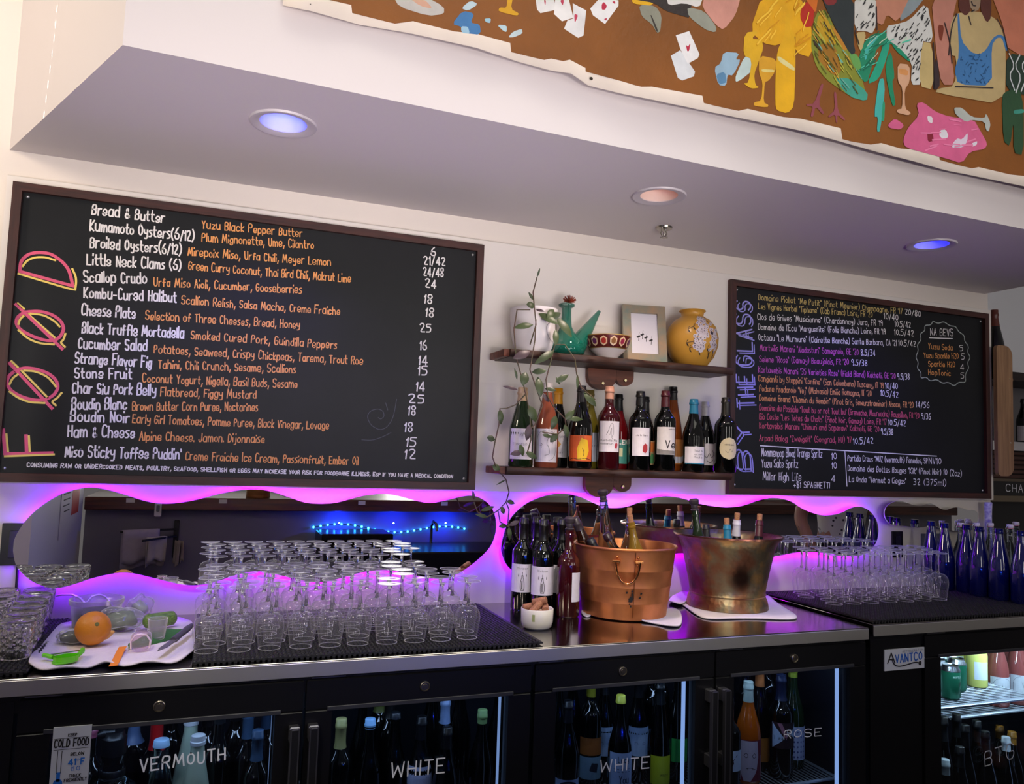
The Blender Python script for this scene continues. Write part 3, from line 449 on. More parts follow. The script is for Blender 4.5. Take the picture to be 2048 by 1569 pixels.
paint('painted_champagne_glass', [('e8b41c', [(1.341,2.63),(1.378,2.638),(1.383,2.612),(1.37,2.577),(1.352,2.53),(1.357,2.5),(1.371,2.495),(1.343,2.486),(1.316,2.496),(1.334,2.501),(1.345,2.572),(1.315,2.577),(1.319,2.644),(1.369,2.66)])])
paint('painted_champagne_glass', [('e4a828', [(1.369,2.589),(1.43,2.591),(1.425,2.554),(1.403,2.522),(1.389,2.515),(1.385,2.455),(1.403,2.451),(1.399,2.443),(1.353,2.438),(1.353,2.449),(1.378,2.458),(1.382,2.513),(1.368,2.538)]), ('f0dc88', [(1.377,2.551),(1.423,2.558),(1.419,2.549),(1.379,2.542)])])
paint('painted_rooster', [('8a9030', [(1.568,2.764),(1.608,2.782),(1.648,2.717),(1.719,2.667),(1.745,2.594),(1.766,2.536),(1.709,2.533),(1.648,2.553),(1.608,2.569),(1.569,2.601),(1.549,2.666)]), ('c8a020', [(1.578,2.762),(1.608,2.761),(1.648,2.696),(1.638,2.678),(1.598,2.677),(1.568,2.703)]), ('a87420', [(1.583,2.673),(1.638,2.682),(1.668,2.615),(1.648,2.586),(1.613,2.595),(1.574,2.627)]), ('c8882c', [(1.623,2.744),(1.668,2.705),(1.689,2.681),(1.673,2.669),(1.638,2.715)]), ('44a894', [(1.633,2.578),(1.699,2.592),(1.766,2.561),(1.761,2.533),(1.694,2.534)]), ('6aa858', [(1.689,2.673),(1.73,2.669),(1.745,2.623),(1.714,2.624)]), ('c02818', [(1.521,2.777),(1.548,2.796),(1.563,2.779),(1.558,2.72),(1.529,2.708),(1.51,2.737)]), ('d87020', [(1.529,2.795),(1.578,2.819),(1.568,2.76),(1.553,2.776)])])
paint('painted_tail_feather', [('1a8c68', [(1.719,2.617),(1.745,2.706),(1.782,2.748),(1.835,2.765),(1.905,2.79),(1.933,2.749),(1.916,2.724),(1.867,2.738),(1.803,2.715),(1.782,2.647),(1.761,2.585)]), ('22a888', [(1.761,2.585),(1.803,2.665),(1.835,2.744),(1.856,2.736),(1.835,2.672),(1.808,2.611)]), ('1c9470', [(1.846,2.751),(1.867,2.747),(1.941,2.704),(1.935,2.692),(1.878,2.715)]), ('178a64', [(1.84,2.686),(1.859,2.711),(1.872,2.633),(1.861,2.614),(1.876,2.545),(1.861,2.538),(1.835,2.634)]), ('44b8b0', [(1.808,2.611),(1.829,2.62),(1.832,2.574),(1.813,2.449),(1.8,2.447),(1.805,2.494),(1.789,2.491)]), ('4cc0c0', [(1.75,2.682),(1.782,2.74),(1.814,2.752),(1.771,2.7),(1.756,2.654)]), ('2aa078', [(1.824,2.547),(1.833,2.545),(1.829,2.484),(1.818,2.484)])])
paint('painted_rooster_leg', [('9a4c58', [(1.589,2.553),(1.599,2.551),(1.579,2.49),(1.601,2.466),(1.594,2.461),(1.569,2.48),(1.56,2.446),(1.55,2.446),(1.56,2.478),(1.538,2.474),(1.535,2.48),(1.565,2.487)]), ('9a4c58', [(1.636,2.538),(1.646,2.536),(1.651,2.48),(1.681,2.462),(1.674,2.457),(1.649,2.472),(1.649,2.445),(1.644,2.446),(1.641,2.47),(1.619,2.456),(1.614,2.459),(1.641,2.482)])])
paint('painted_man', [('d8d6d2', [(1.714,2.854),(1.798,2.875),(1.798,2.777),(1.782,2.748),(1.761,2.752),(1.714,2.741)]), ('d4d4d2', [(1.841,2.788),(1.878,2.801),(1.933,2.827),(2.006,2.906),(2.031,2.807),(2.022,2.774),(1.983,2.774),(1.982,2.631),(1.937,2.621),(1.943,2.696),(1.889,2.731),(1.84,2.745)]), ('c98870', [(1.798,2.875),(1.939,2.911),(1.884,2.807),(1.841,2.826),(1.825,2.784),(1.798,2.79)]), ('8c98a0', [(1.939,2.911),(2.007,2.928),(1.944,2.851),(1.884,2.807)]), ('c8b078', [(1.983,2.769),(2.028,2.775),(2.032,2.624),(1.97,2.624)]), ('c8b078', [(1.719,2.738),(1.761,2.75),(1.74,2.68),(1.725,2.702)])])
paint('painted_dark_coat', [('2c3438', [(1.587,2.822),(1.714,2.854),(1.709,2.706),(1.719,2.675),(1.699,2.663),(1.648,2.725),(1.608,2.782)]), ('8a2c30', [(1.587,2.822),(1.648,2.837),(1.643,2.807),(1.608,2.794)])])
paint('painted_red_man', [('c08070', [(2.024,2.933),(2.14,2.962),(2.115,2.875),(2.103,2.792),(2.124,2.66),(2.066,2.648),(2.045,2.74)]), ('7c3420', [(2.051,2.842),(2.08,2.845),(2.068,2.789),(2.057,2.795)]), ('38282c', [(2.032,2.676),(2.045,2.74),(2.061,2.647),(2.043,2.626),(2.029,2.627)])])
paint('painted_pink_wall', [('c4765c', [(2.285,3.012),(2.622,3.098),(2.614,2.848),(2.365,2.82),(2.345,2.908)])])
paint('painted_woman', [('c0a878', [(2.103,2.85),(2.127,2.896),(2.199,2.922),(2.247,2.93),(2.314,2.923),(2.344,2.884),(2.355,2.809),(2.345,2.638),(2.038,2.616),(2.049,2.632),(2.124,2.656),(2.131,2.755),(2.108,2.754)]), ('5a2c24', [(2.146,2.977),(2.188,2.988),(2.199,2.927),(2.174,2.898),(2.142,2.913)]), ('5a2c24', [(2.248,3.003),(2.291,3.014),(2.289,2.922),(2.268,2.898),(2.238,2.937)]), ('a08870', [(2.188,2.988),(2.248,3.003),(2.235,2.936),(2.211,2.923),(2.193,2.935)])])
paint('painted_blue_vest', [('3f78b4', [(2.136,2.898),(2.145,2.9),(2.152,2.813),(2.196,2.783),(2.232,2.784),(2.263,2.806),(2.294,2.854),(2.325,2.875),(2.356,2.869),(2.365,2.829),(2.355,2.823),(2.337,2.865),(2.313,2.859),(2.288,2.826),(2.288,2.69),(2.136,2.663),(2.122,2.708),(2.143,2.762)])])
paint('painted_green_bottle', [('22382c', [(2.358,2.819),(2.482,2.828),(2.479,2.697),(2.352,2.681)]), ('284c30', [(2.333,2.668),(2.352,2.685),(2.415,2.712),(2.433,2.651),(2.429,2.484),(2.382,2.483),(2.385,2.596),(2.367,2.502),(2.336,2.515)]), ('3c9484', [(2.385,2.628),(2.433,2.642),(2.436,2.629),(2.388,2.615)])])
pline('painted_netting', 'c8ccd0', .005, [[(2.368,2.816),(2.392,2.78),(2.366,2.743),(2.39,2.697)], [(2.418,2.823),(2.392,2.78),(2.423,2.75),(2.396,2.689)], [(2.45,2.821),(2.424,2.787),(2.448,2.751),(2.421,2.699)]])
paint('painted_pink_spill', [('dc6494', [(1.959,2.566),(1.987,2.576),(2.037,2.555),(2.099,2.55),(2.204,2.562),(2.234,2.527),(2.263,2.493),(2.251,2.473),(2.185,2.453),(2.149,2.408),(2.08,2.413),(1.996,2.415),(1.914,2.418),(1.903,2.437),(1.92,2.478),(1.97,2.53)]), ('dc6494', [(1.842,2.476),(1.871,2.502),(1.909,2.488),(1.893,2.47),(1.85,2.467)]), ('e8e0e8', [(2.003,2.536),(2.025,2.536),(2.025,2.514),(2.006,2.517)]), ('8a1c34', [(2.002,2.482),(2.025,2.484),(2.03,2.46),(2.005,2.451)]), ('e4e0ea', [(2.056,2.499),(2.082,2.506),(2.093,2.484),(2.07,2.471),(2.053,2.481)]), ('e0d0e4', [(2.098,2.45),(2.127,2.486),(2.151,2.486),(2.177,2.515),(2.174,2.486),(2.156,2.461)]), ('e4dcea', [(2.191,2.48),(2.218,2.494),(2.215,2.48),(2.194,2.47)])])
paint('painted_tipped_glass', [('b8beba', [(2.117,2.584),(2.152,2.591),(2.193,2.568),(2.252,2.575),(2.259,2.594),(2.279,2.563),(2.27,2.534),(2.258,2.536),(2.252,2.564),(2.193,2.559),(2.169,2.546),(2.123,2.563)])])
paint('painted_pink_glass', [('d8a888', [(1.883,2.678),(1.932,2.684),(1.932,2.629),(1.91,2.599),(1.912,2.54),(1.937,2.532),(1.925,2.521),(1.879,2.521),(1.88,2.531),(1.901,2.538),(1.902,2.605),(1.883,2.619)]), ('d89458', [(1.886,2.662),(1.924,2.666),(1.926,2.647),(1.888,2.645)])])
def dashes(part, h, poly, n, L, wd, seed, ang=None):
    rg = random.Random(seed); m = MB(); xs = [p[0] for p in poly]; zs = [p[1] for p in poly]
    def inside(x, z):
        c = False
        for (a, b), (d, e) in zip(poly, poly[1:] + poly[:1]):
            if (b > z) != (e > z) and x < a + (d - a) * (z - b) / (e - b): c = not c
        return c
    k = 0
    for _ in range(4000):
        if k >= n: break
        x, z = rg.uniform(min(xs), max(xs)), rg.uniform(min(zs), max(zs))
        if not inside(x, z): continue
        k += 1; a = rg.uniform(0, PI) if ang is None else ang + rg.uniform(-.3, .3); l = L * rg.uniform(.6, 1.3); q = [(x + l * f * math.cos(a) + .15 * l * math.sin(3 * f), z + l * f * math.sin(a)) for f in (-.5, -.2, .2, .5)]
        m.stroke(q, wd * rg.uniform(.6, 1.3), flat(YP - .0076))
    return m.build(part, M(h, .5, bump=.4, bscale=90), pt)
SHIRT = [(1.851,2.786),(1.933,2.823),(2.001,2.896),(2.022,2.787),(1.983,2.769),(1.97,2.637),(1.943,2.631),(1.943,2.696),(1.889,2.735)]
dashes('shirt_dashes', '2c2c30', SHIRT, 70, .012, .0032, 1, 1.2); dashes('shirt_dashes', '2c2c30', [(1.719,2.851),(1.793,2.87),(1.793,2.776),(1.761,2.756),(1.719,2.746)], 24, .012, .0032, 2, 1.2)
dashes('vest_dashes', '24507e', [(2.143,2.757),(2.196,2.773),(2.269,2.799),(2.279,2.697),(2.142,2.673)], 40, .010, .0028, 3)
dashes('dress_strokes', 'f8c83c', [(1.349,2.734),(1.504,2.797),(1.544,2.725),(1.549,2.629),(1.501,2.634),(1.5,2.763),(1.438,2.748),(1.434,2.651),(1.387,2.632)], 12, .05, .004, 4, 1.3); dashes('dress_strokes', 'd8920a', [(1.349,2.734),(1.504,2.797),(1.544,2.725),(1.549,2.629),(1.501,2.634),(1.5,2.763),(1.438,2.748),(1.434,2.651),(1.387,2.632)], 8, .04, .003, 5, 1.0)
ROO = [(1.573,2.761),(1.608,2.773),(1.648,2.709),(1.714,2.658),(1.74,2.588),(1.704,2.54),(1.638,2.559),(1.579,2.607),(1.554,2.667)]
for h_, n_, s_ in (('b8b040', 16, 6), ('5a5a20', 20, 7), ('d8a440', 12, 8), ('3a2c1c', 12, 9), ('6cb0a0', 8, 10)): dashes('feather_strokes', h_, ROO, n_, .022, .0035, s_, -1.0)
TAIL = [(1.73,2.619),(1.75,2.703),(1.782,2.744),(1.835,2.761),(1.9,2.785),(1.927,2.748),(1.867,2.738),(1.803,2.711),(1.782,2.647),(1.761,2.593)]
for h_, n_, s_ in (('4cc0a4', 9, 11), ('0f6a50', 9, 12), ('b8d8bc', 5, 13)): dashes('feather_strokes', h_, TAIL, n_, .04, .0035, s_, .9)
dashes('pink_strokes', 'e880ac', [(1.97,2.525),(2.099,2.546),(2.204,2.553),(2.239,2.497),(2.144,2.428),(1.996,2.428),(1.925,2.441)], 14, .035, .004, 16, .3)
pline('figure_outline', '2a2024', .004, [[(2.096,2.751),(2.109,2.847),(2.133,2.897)], [(2.124,2.654),(2.291,2.684)], [(2.314,2.923),(2.344,2.889),(2.365,2.82)], [(2.199,2.954),(2.205,2.942),(2.217,2.944)], [(2.199,2.92),(2.211,2.928)], [(2.186,2.901),(2.195,2.876)], [(2.08,2.853),(2.103,2.792),(2.11,2.728)], [(1.714,2.741),(1.73,2.703)], [(1.798,2.837),(1.8,2.765)], [(2.031,2.776),(2.035,2.633)]], 0.0080)
for p in [(0.1452,2.43),(0.533,2.424),(0.8466,2.409),(1.03,2.398),(1.955,2.385)]:
    MB().lathe([(.0045, 0), (.003, .002), (1e-4, .0025)], 10, Matrix.Translation((p[0], YP - .008, p[1])) @ Matrix.Rotation(R(90), 4, 'X')).build('nail', M('3a342e', .4, .6), pt)
# ---------------- bottles ----------------
PROF = {
 'bordeaux': [(.9, 0), (1, .02), (1, .60), (.97, .645), (.80, .69), (.56, .73), (.43, .765), (.39, .80), (.375, .925), (.42, .93), (.42, .955), (.385, .96), (.38, 1)],
 'burgundy': [(.9, 0), (1, .02), (1, .47), (.95, .53), (.82, .60), (.65, .67), (.50, .74), (.41, .80), (.37, .86), (.36, .925), (.41, .93), (.41, .955), (.37, .96), (.365, 1)],
 'champagne': [(.92, 0), (1, .02), (1, .42), (.96, .50), (.82, .59), (.64, .69), (.48, .79), (.40, .86), (.37, .90), (.43, .92), (.43, .94), (.38, .95), (.38, 1)],
 'flute': [(.9, 0), (1, .02), (1, .40), (.94, .50), (.80, .61), (.63, .72), (.49, .82), (.42, .88), (.40, .925), (.45, .93), (.45, .955), (.40, .96), (.40, 1)]}
GL = dict(dark=M('060707', .06, spec=.6, coat=.3), green=M('1a2a16', .05, spec=.6, coat=.3), olive=M('5c5418', .06, spec=.6, coat=.3), amber=M('7a3a10', .05, spec=.6, coat=.3), rose=M('8e4a34', .05, spec=.6, coat=.3),
          red=M('3a0a10', .05, spec=.6, coat=.3), ruby=M('5a0a10', .06, spec=.6), blue=M('060c4c', .05, spec=.7, coat=.6), frost=M('a8b8a4', .35), orange=M('a8500c', .05, spec=.6, coat=.3), pink=M('8a4a48', .05, spec=.6, coat=.3), clear=clear_glass('clear_bottle_glass', 'e8eef0'),
          gold=M('8a6a20', .05, spec=.6, coat=.3), brown=M('2a1208', .05, spec=.6, coat=.3))
PAPER = M('ece6ea', .6, noise=.05, nscale=40); CORK = M('c08a62', .75, noise=.35, nscale=300, h2='9a6644'); INK = M('1c1a1e', .7)
ME = {}
def prof_r(kind, r, f):
    p = PROF[kind]
    for (a, z), (b, z2) in zip(p, p[1:]):
        if z <= f <= z2: return r * (a + (b - a) * (f - z) / max(z2 - z, 1e-6))
    return r * p[-1][0]
def cyl(r): return lambda u, v, e=0: ((r + e) * math.sin(u / r), -(r + e) * math.cos(u / r), v)
STAND = []
def label_patch(kind, r, h, z0, z1, half, off=.0006, n=10):
    m = MB(); vs = []; k = 3
    for j in range(k + 1):
        z = z0 + (z1 - z0) * j / k; rr = prof_r(kind, r, z / h) + off
        for i in range(n + 1):
            a = -half + 2 * half * i / n; vs.append((rr * math.sin(a), -rr * math.cos(a), z))
    m.add(vs, [(j * (n + 1) + i, j * (n + 1) + i + 1, (j + 1) * (n + 1) + i + 1, (j + 1) * (n + 1) + i) for j in range(k) for i in range(n)]); return m
def bottle(label, kind, pos, h=.30, r=.037, glass='dark', cap=None, caplen=.2, top='capsule', labels=(), rot=0, tilt=None, cat='bottle', group=None, name='wine_bottle'):
    t = thing(name, label, cat, pos, rot, group)
    STAND.append((t, r))
    key = (kind, h, r, glass, cap, caplen, top)
    if key not in ME:
        pr = [(a * r, z * h) for a, z in PROF[kind]]
        b = MB().lathe([(1e-4, .004)] + pr + [(1e-4, h)], 28)
        c = None
        if cap:
            z0 = 1 - caplen; q = [(prof_r(kind, r, z0) + .0008, z0 * h)] + [(a * r + .0008, z * h) for a, z in PROF[kind] if z > z0 + .01]
            c = MB().lathe(q + [(q[-1][0] * .9, h + .0012), (1e-4, h + .0014)], 24).mesh('capsule', M(cap, .35, spec=.6), 50)
        if top == 'cork': c = MB().lathe([(.0088, h * .985), (.0098, h + .02), (.009, h + .024), (1e-4, h + .024)], 18).mesh('cork', CORK, 50)
        if top == 'stopper':
            c = MB().lathe([(.012, h), (.015, h + .004), (.010, h + .008), (.012, h + .012), (.011, h + .02), (.017, h + .026), (.018, h + .036), (.012, h + .042), (1e-4, h + .042)], 20).mesh('stopper', M('3a3238', .5), 50)
        ME[key] = (b.mesh('glass_body', GL[glass], 40), c)
    b, c = ME[key]
    ob('glass_body', b, t)
    if c: ob(c.name.split('.')[0], c, t)
    for L in labels:
        z0, z1, half, col = L[:4]; pr = L[4] if len(L) > 4 else None; key = (kind, r, h) + tuple(L[:4])
        if key not in ME: ME[key] = label_patch(kind, r, h, z0, z1, half).mesh('paper_label', M(col, .55, noise=.08, nscale=60))
        lo = ob('paper_label', ME[key], t)
        if pr:
            for part, colr, fn in pr:
                m = MB(); fn(m, cyl(r + .0011), z0, z1, half * r); m.build(part, M(colr, .6), lo)
    return t
# label artwork: each fn(mb, map, z0, z1, half width)
def T(txt, u0, u1, f, hh, wd=.0009, jit=.1):
    return lambda m, mp, z0, z1, w: write(m, txt, (u0 * w, z0 + (z1 - z0) * f), (u1 * w, z0 + (z1 - z0) * f), hh, wd, mp, jit)
def L_(*polys, wd=.001):
    def fn(m, mp, z0, z1, w):
        for p in polys: m.stroke(chaikin([(u * w, z0 + (z1 - z0) * v) for u, v in p]), wd, mp)
    return fn
def many(*fs):
    def fn(*a):
        for f in fs: f(*a)
    return fn
def area_(*polys):
    def fn(m, mp, z0, z1, w):
        for p in polys: fill(m, mp, [(u * w, z0 + (z1 - z0) * v) for u, v in p])
    return fn
def fill(m, mp, P, rows=10, cols=6):
    """fill an outline in label coordinates with small quads, so that it bends with the bottle"""
    lo, hi = min(p[1] for p in P), max(p[1] for p in P); grid = []
    for j in range(rows + 1):
        v = lo + (hi - lo) * (j + (.02 if j == 0 else -.02 if j == rows else 0)) / rows; xs = [a[0] + (b[0] - a[0]) * (v - a[1]) / (b[1] - a[1]) for a, b in zip(P, P[1:] + P[:1]) if (a[1] <= v) != (b[1] <= v)]
        if len(xs) < 2: xs = [P[0][0]] * 2
        grid += [mp(min(xs) + (max(xs) - min(xs)) * i / cols, v) for i in range(cols + 1)]
    m.add(grid, [(j * (cols + 1) + i, j * (cols + 1) + i + 1, (j + 1) * (cols + 1) + i + 1, (j + 1) * (cols + 1) + i) for j in range(rows) for i in range(cols)])
small = many(*[T('lorem'.replace('lorem', 'n m o n u m'), -.6, .6, f, .0016, .0005) for f in (.12, .2)])
rules = L_([(-.6, .8), (.6, .8)], [(-.6, .7), (.5, .7)], [(-.6, .2), (.4, .2)], wd=.0008)
corkscrew = L_([(-.1, .08), (-.14, .15), (-.14, .3), (-.1, .45), (-.05, .52), (-.04, .6)], [(.1, .08), (.14, .15), (.14, .3), (.1, .45), (.05, .52), (.04, .6)], [(-.3, .6), (.3, .61)], [(-.28, .56), (-.28, .65)], [(.28, .56), (.28, .65)], [(0, .58), (0, .72)], [(-.12, .08), (.12, .08)], [(0, .12), (0, .42)], [(-.05, .12), (-.05, .4)], wd=.0016)
# ---------------- shelves between the boards ----------------
ZL, ZU = 1.405, 1.790
dk = wood('4a2a1c', '241410', (3, 30, 30), .5); cherry = wood('7a3a20', '4a2012', (3, 25, 25), .45)
def shelf(label, z, name='floating_shelf'):
    t = thing(name, label, 'shelf', (0, 0, 0)); rg = random.Random(int(z * 100))
    n = 36; x0, x1 = .892, 1.768; fr = [-.180 + .004 * math.sin(i * .9) + rg.uniform(-.003, .003) for i in range(n + 1)]
    m = MB(); vs = []
    for i in range(n + 1):
        x = x0 + (x1 - x0) * i / n; e = rg.uniform(.001, .005)
        vs += [(x, -.023, z), (x, fr[i] + .006, z), (x, fr[i], z - e), (x, fr[i] - .002, z - .013), (x, fr[i] + .005, z - .026), (x, -.023, z - .026)]
    fs = [(i * 6 + k, i * 6 + 6 + k, i * 6 + 6 + (k + 1) % 6, i * 6 + (k + 1) % 6) for i in range(n) for k in range(6)] + [tuple(reversed(range(6))), tuple(n * 6 + k for k in range(6))]
    fs = [tuple(reversed(f)) for f in fs]
    m.add(vs, fs); m.build('live_edge_board', dk, t, 40); m = MB(); m.bbox(x0 - .02, x0 - .0005, fr[0] + .01, -.03, z - .025, z - .001, .002); m.build('end_cap', cherry, t)
    m = MB()
    for cx, rr, dep, yy in ((1.298, .056, .075, -.046), (1.392, .036, .055, -.044)):
        m.prism([(cx - rr, z - .0265)] + [(cx + rr * math.cos(PI + PI * k / 14), z - .0265 - (dep - rr * .8) + rr * .8 * math.sin(PI + PI * k / 14)) for k in range(15)] + [(cx + rr, z - .0265)], yy, -.0222)
    m.build('bracket', cherry, t)
    for x, zz in ((1.300, z - .078), (1.392, z - .062)):
        k = MB(); k.lathe([(.0062, 0), (.005, .002), (1e-4, .0022)], 14, Matrix.Translation((x, -.048, zz)) @ Matrix.Rotation(R(90), 4, 'X')); k.build('screw', M('c8b890', .3, 1.), t, 50)
    return t
shelf('upper dark live edge wooden shelf carrying the pot, vase and picture frame', ZU)
shelf('lower dark live edge wooden shelf carrying the row of wine bottles', ZL)
# bottles on the lower shelf
gp = 'bottles on the lower shelf'
def sb(x, y, *a, **k): return bottle(a[0], a[1], (x, y, ZL + .0005), group=gp, rot=R(-22) + k.pop('turn', 0), **k)
wl = 'ece4ea'
sb((0.9549,-0.138,1.6275)[0], -0.138, 'green sparkling bottle with a white label, leftmost on the lower shelf behind the vine', 'champagne', h=.262, r=.041, glass='green', cap='b89a78', caplen=.17, labels=[(.025, .125, 1.0, wl, [('label_print', '8a8088', many(T('TOMASO', -.7, .5, .45, .008), small, L_([(-.1, .75), (.1, .9), (.05, .7), (.2, .88)])))])])
sb((1.0455,-0.138,1.6328)[0], -0.138, 'salmon pink rose bottle with a line drawing label, second on the lower shelf', 'champagne', h=.283, r=.041, glass='rose', cap='c8c0c0', caplen=.11, labels=[(.018, .128, 1.0, wl, [('label_print', '3a3438', L_([(-.85, .06), (-.85, .94), (.85, .94), (.85, .06), (-.85, .06)], [(-.1, .2), (.3, .25), (.2, .45), (0, .55), (.15, .75), (.4, .85)], [(-.55, .5), (-.3, .5), (-.45, .6), (-.4, .42)], [(.5, .55), (.6, .65), (.45, .6)]))])])
sb((1.1211,-0.0605,1.6412)[0], -0.0605, 'dark bottle with an orange capsule and grey label with a gold lozenge', 'burgundy', h=.275, r=.038, glass='dark', cap='d8920e', caplen=.2, labels=[(.035, .125, 1.1, 'c8c4c8', [('label_print', 'c09038', area_([(-.3, .5), (0, .66), (.3, .5), (0, .34)])), ('label_print', '4a464c', many(T('DU GR', -.6, .6, .75, .009), T('GAMAY', -.5, .5, .15, .006)))])])
sb((1.1725,-0.138,1.6401)[0], -0.138, 'dark bottle with a fiery orange and yellow painted label', 'burgundy', h=.282, r=.041, glass='dark', cap='141016', caplen=.2, labels=[(.025, .112, 1.1, 'e0622a', [('label_print', 'f0c020', area_([(-.25, .05), (-.3, .5), (0, .9), (.5, .85), (.65, .4), (.4, .05)])), ('label_print', '3a1c10', L_([(-.9, .05), (-.6, .12), (-.2, .06), (.3, .13), (.9, .05)], [(.1, .5), (.25, .35), (.2, .2)], wd=.002))])])
sb((1.2438,-0.0605,1.6483)[0], -0.0605, 'olive green bottle with a blue grey label, behind the fiery label bottle', 'burgundy', h=.276, r=.038, glass='olive', cap='6a5a28', caplen=.1, labels=[(.025, .125, 1.1, 'b4b8c8', [('label_print', '4a5a78', T('N blanc', -.4, .8, .5, .012))])])
sb((1.2804,-0.138,1.6463)[0], -0.138, 'pink rose bottle labelled with a drawing of a long haired woman', 'bordeaux', h=.286, r=.038, glass='red', cap='c89078', caplen=.15, labels=[(.060, .165, 1.05, wl, [('label_print', '3a343a', many(T('Martvilis Ma', -.85, .7, .34, .007), T('Aladasturi', -.85, .3, .24, .005), L_([(-.2, .6), (.1, .95), (.3, .9), (.35, .6), (.2, .5)], [(0, .55), (.15, .85), (.1, .5), (.3, .4)], [(-.3, .55), (-.1, .7)]))), ('label_print', 'b83a48', area_([(.45, .12), (.7, .1), (.8, .25), (.65, .32), (.48, .25)]))])])
sb((1.3602,-0.0605,1.655)[0], -0.0605, 'bottle of pale red wine with a teal label lettered ELEN', 'burgundy', h=.268, r=.037, glass='ruby', cap='101214', caplen=.22, labels=[(.020, .105, 1.2, '3c8478', [('label_print', 'e8e4e0', T('CLEN', -.4, .8, .82, .014, .003)), ('label_print', 'c8c49a', area_([(-.2, .3), (.3, .3), (.3, .65), (-.2, .65)]))])])
sb((1.4036,-0.138,1.6535)[0], -0.138, 'dark bottle labelled with a red pomegranate on white', 'bordeaux', h=.277, r=.039, glass='dark', cap='0c0a0c', caplen=.18, labels=[(.050, .148, .85, wl, [('label_print', 'b02c34', area_([(.15, .15), (.5, .1), (.75, .2), (.72, .38), (.45, .45), (.2, .36)])), ('label_print', '6a5a60', many(T('de la tierra', -.5, .8, .7, .006), rules))])])
sb((1.4698,-0.0605,1.6614)[0], -0.0605, 'dark bottle with an orange and green label, tucked behind the pomegranate bottle', 'burgundy', h=.266, r=.037, glass='dark', cap='141216', caplen=.2, labels=[(.020, .105, 1.2, 'c8a078', [('label_print', '4a8a58', area_([(.2, .05), (.9, .05), (.9, .4), (.5, .5)])), ('label_print', 'd87838', area_([(-.2, .5), (.9, .55), (.9, .95), (-.2, .95)]))])])
sb((1.506,-0.138,1.6594)[0], -0.138, 'dark bottle with a burgundy capsule and a white label lettered Ve', 'bordeaux', h=.285, r=.038, glass='dark', cap='4a1018', caplen=.2, labels=[(.058, .155, .95, 'e6dedc', [('label_print', '1a1418', many(T('Ve', -.1, .95, .24, .026, .0035), T('natura', .2, .9, .9, .004))), ('label_print', '8a8480', area_([(-.98, .02), (.98, .02), (.98, .14), (-.98, .2)]))])])
sb((1.5868,-0.0605,1.6681)[0], -0.0605, 'tall amber orange wine bottle with a black capsule on the lower shelf', 'flute', h=.31, r=.036, glass='amber', cap='0e0c0e', caplen=.16, labels=[(.025, .115, 1.2, 'b8783c', [('label_print', 'c8ccd8', area_([(-.9, .05), (.9, .05), (.9, .3), (-.9, .3)]))])])
sb((1.626,-0.138,1.6663)[0], -0.138, 'dark bottle with a bright teal capsule and square white label', 'burgundy', h=.262, r=.040, glass='dark', cap='1c7a9c', caplen=.2, labels=[(.028, .090, 1.0, wl, [('label_print', '3a343c', many(T('Tout bu', -.1, .8, .72, .006), T('or not', -.1, .7, .52, .006), T('Tout b', -.1, .7, .34, .006))), ('label_print', '2a86a8', area_([(-.98, .0), (.98, .0), (.98, .06), (-.98, .06)]))])])
sb((1.7296,-0.0605,1.6764)[0], -0.0605, 'dark bottle with a silver capsule and a scribbled white label', 'burgundy', h=.262, r=.037, glass='dark', cap='b4b0b4', caplen=.2, labels=[(.025, .105, 1.2, 'dcd4d6', [('label_print', '3a3438', L_([(-.3, .5), (0, .3), (.2, .6), (.4, .3), (.7, .5), (.5, .7)], [(0, .2), (.3, .1), (.6, .25)], wd=.002))])])
sb((1.7653,-0.138,1.6744)[0], -0.138, 'dark bottle with a round cream label, rightmost on the lower shelf', 'bordeaux', h=.276, r=.040, glass='dark', cap='1a1408', caplen=.24)
t = [o for o in COL.objects if o.get('label', '').startswith('dark bottle with a round cream')][0]
m = MB(); mp = cyl(.0408); fill(m, mp, [(.004 + .036 * math.cos(2 * PI * k / 28), .088 + .040 * math.sin(2 * PI * k / 28)) for k in range(28)], 14, 10); lo = m.build('round_label', M('e8d8b0', .6), t)
m = MB(); write(m, 'natural wines', (-.012, .100), (.022, .100), .005, .0008, cyl(.0413)); m.stroke(chaikin([(-.01, .08), (0, .07), (.008, .09), (.014, .072), (.02, .09)]), .001, cyl(.0413)); m.stroke([(-.02, .107), (.022, .107)], .0008, cyl(.0413)); m.build('label_print', M('4a4034', .6), lo)
# upper shelf
def on(x, y): return (x, y, ZU + .0005)
t = thing('trailing_plant', 'trailing vine with olive leaves in a white pot, hanging past both shelves', 'plant', on(1.0, -.105))
potm = M('f6eef0', .35, noise=.04, nscale=8)
MB().lathe([(1e-4, 0), (.055, 0), (.066, .02), (.076, .06), (.080, .115), (.082, .15), (.078, .15), (.074, .11), (.06, .02), (1e-4, .012)], 36, mod=lambda a, z: 1 + .012 * math.sin(5 * a)).build('pot', potm, t, 50)
m = MB(); m.stroke(chaikin([(.03, .10), (.012, .085), (.02, .05), (.045, .03), (.075, .05), (.08, .085), (.055, .105), (.03, .10)]), .002, cyl(.081)); m.stroke([(-.09, .10), (.0, .105)], .0016, cyl(.0812)); m.build('pot_seam', M('a09aa4', .5), t)
MB().lathe([(1e-4, .13), (.075, .13)], 24).build('soil', M('2a2018', .9, noise=.4, nscale=90), t)
rg = random.Random(5)
o0 = Vector((1.0, -.105, ZU)); stem = MB(); leaf = MB(); leafp = MB()
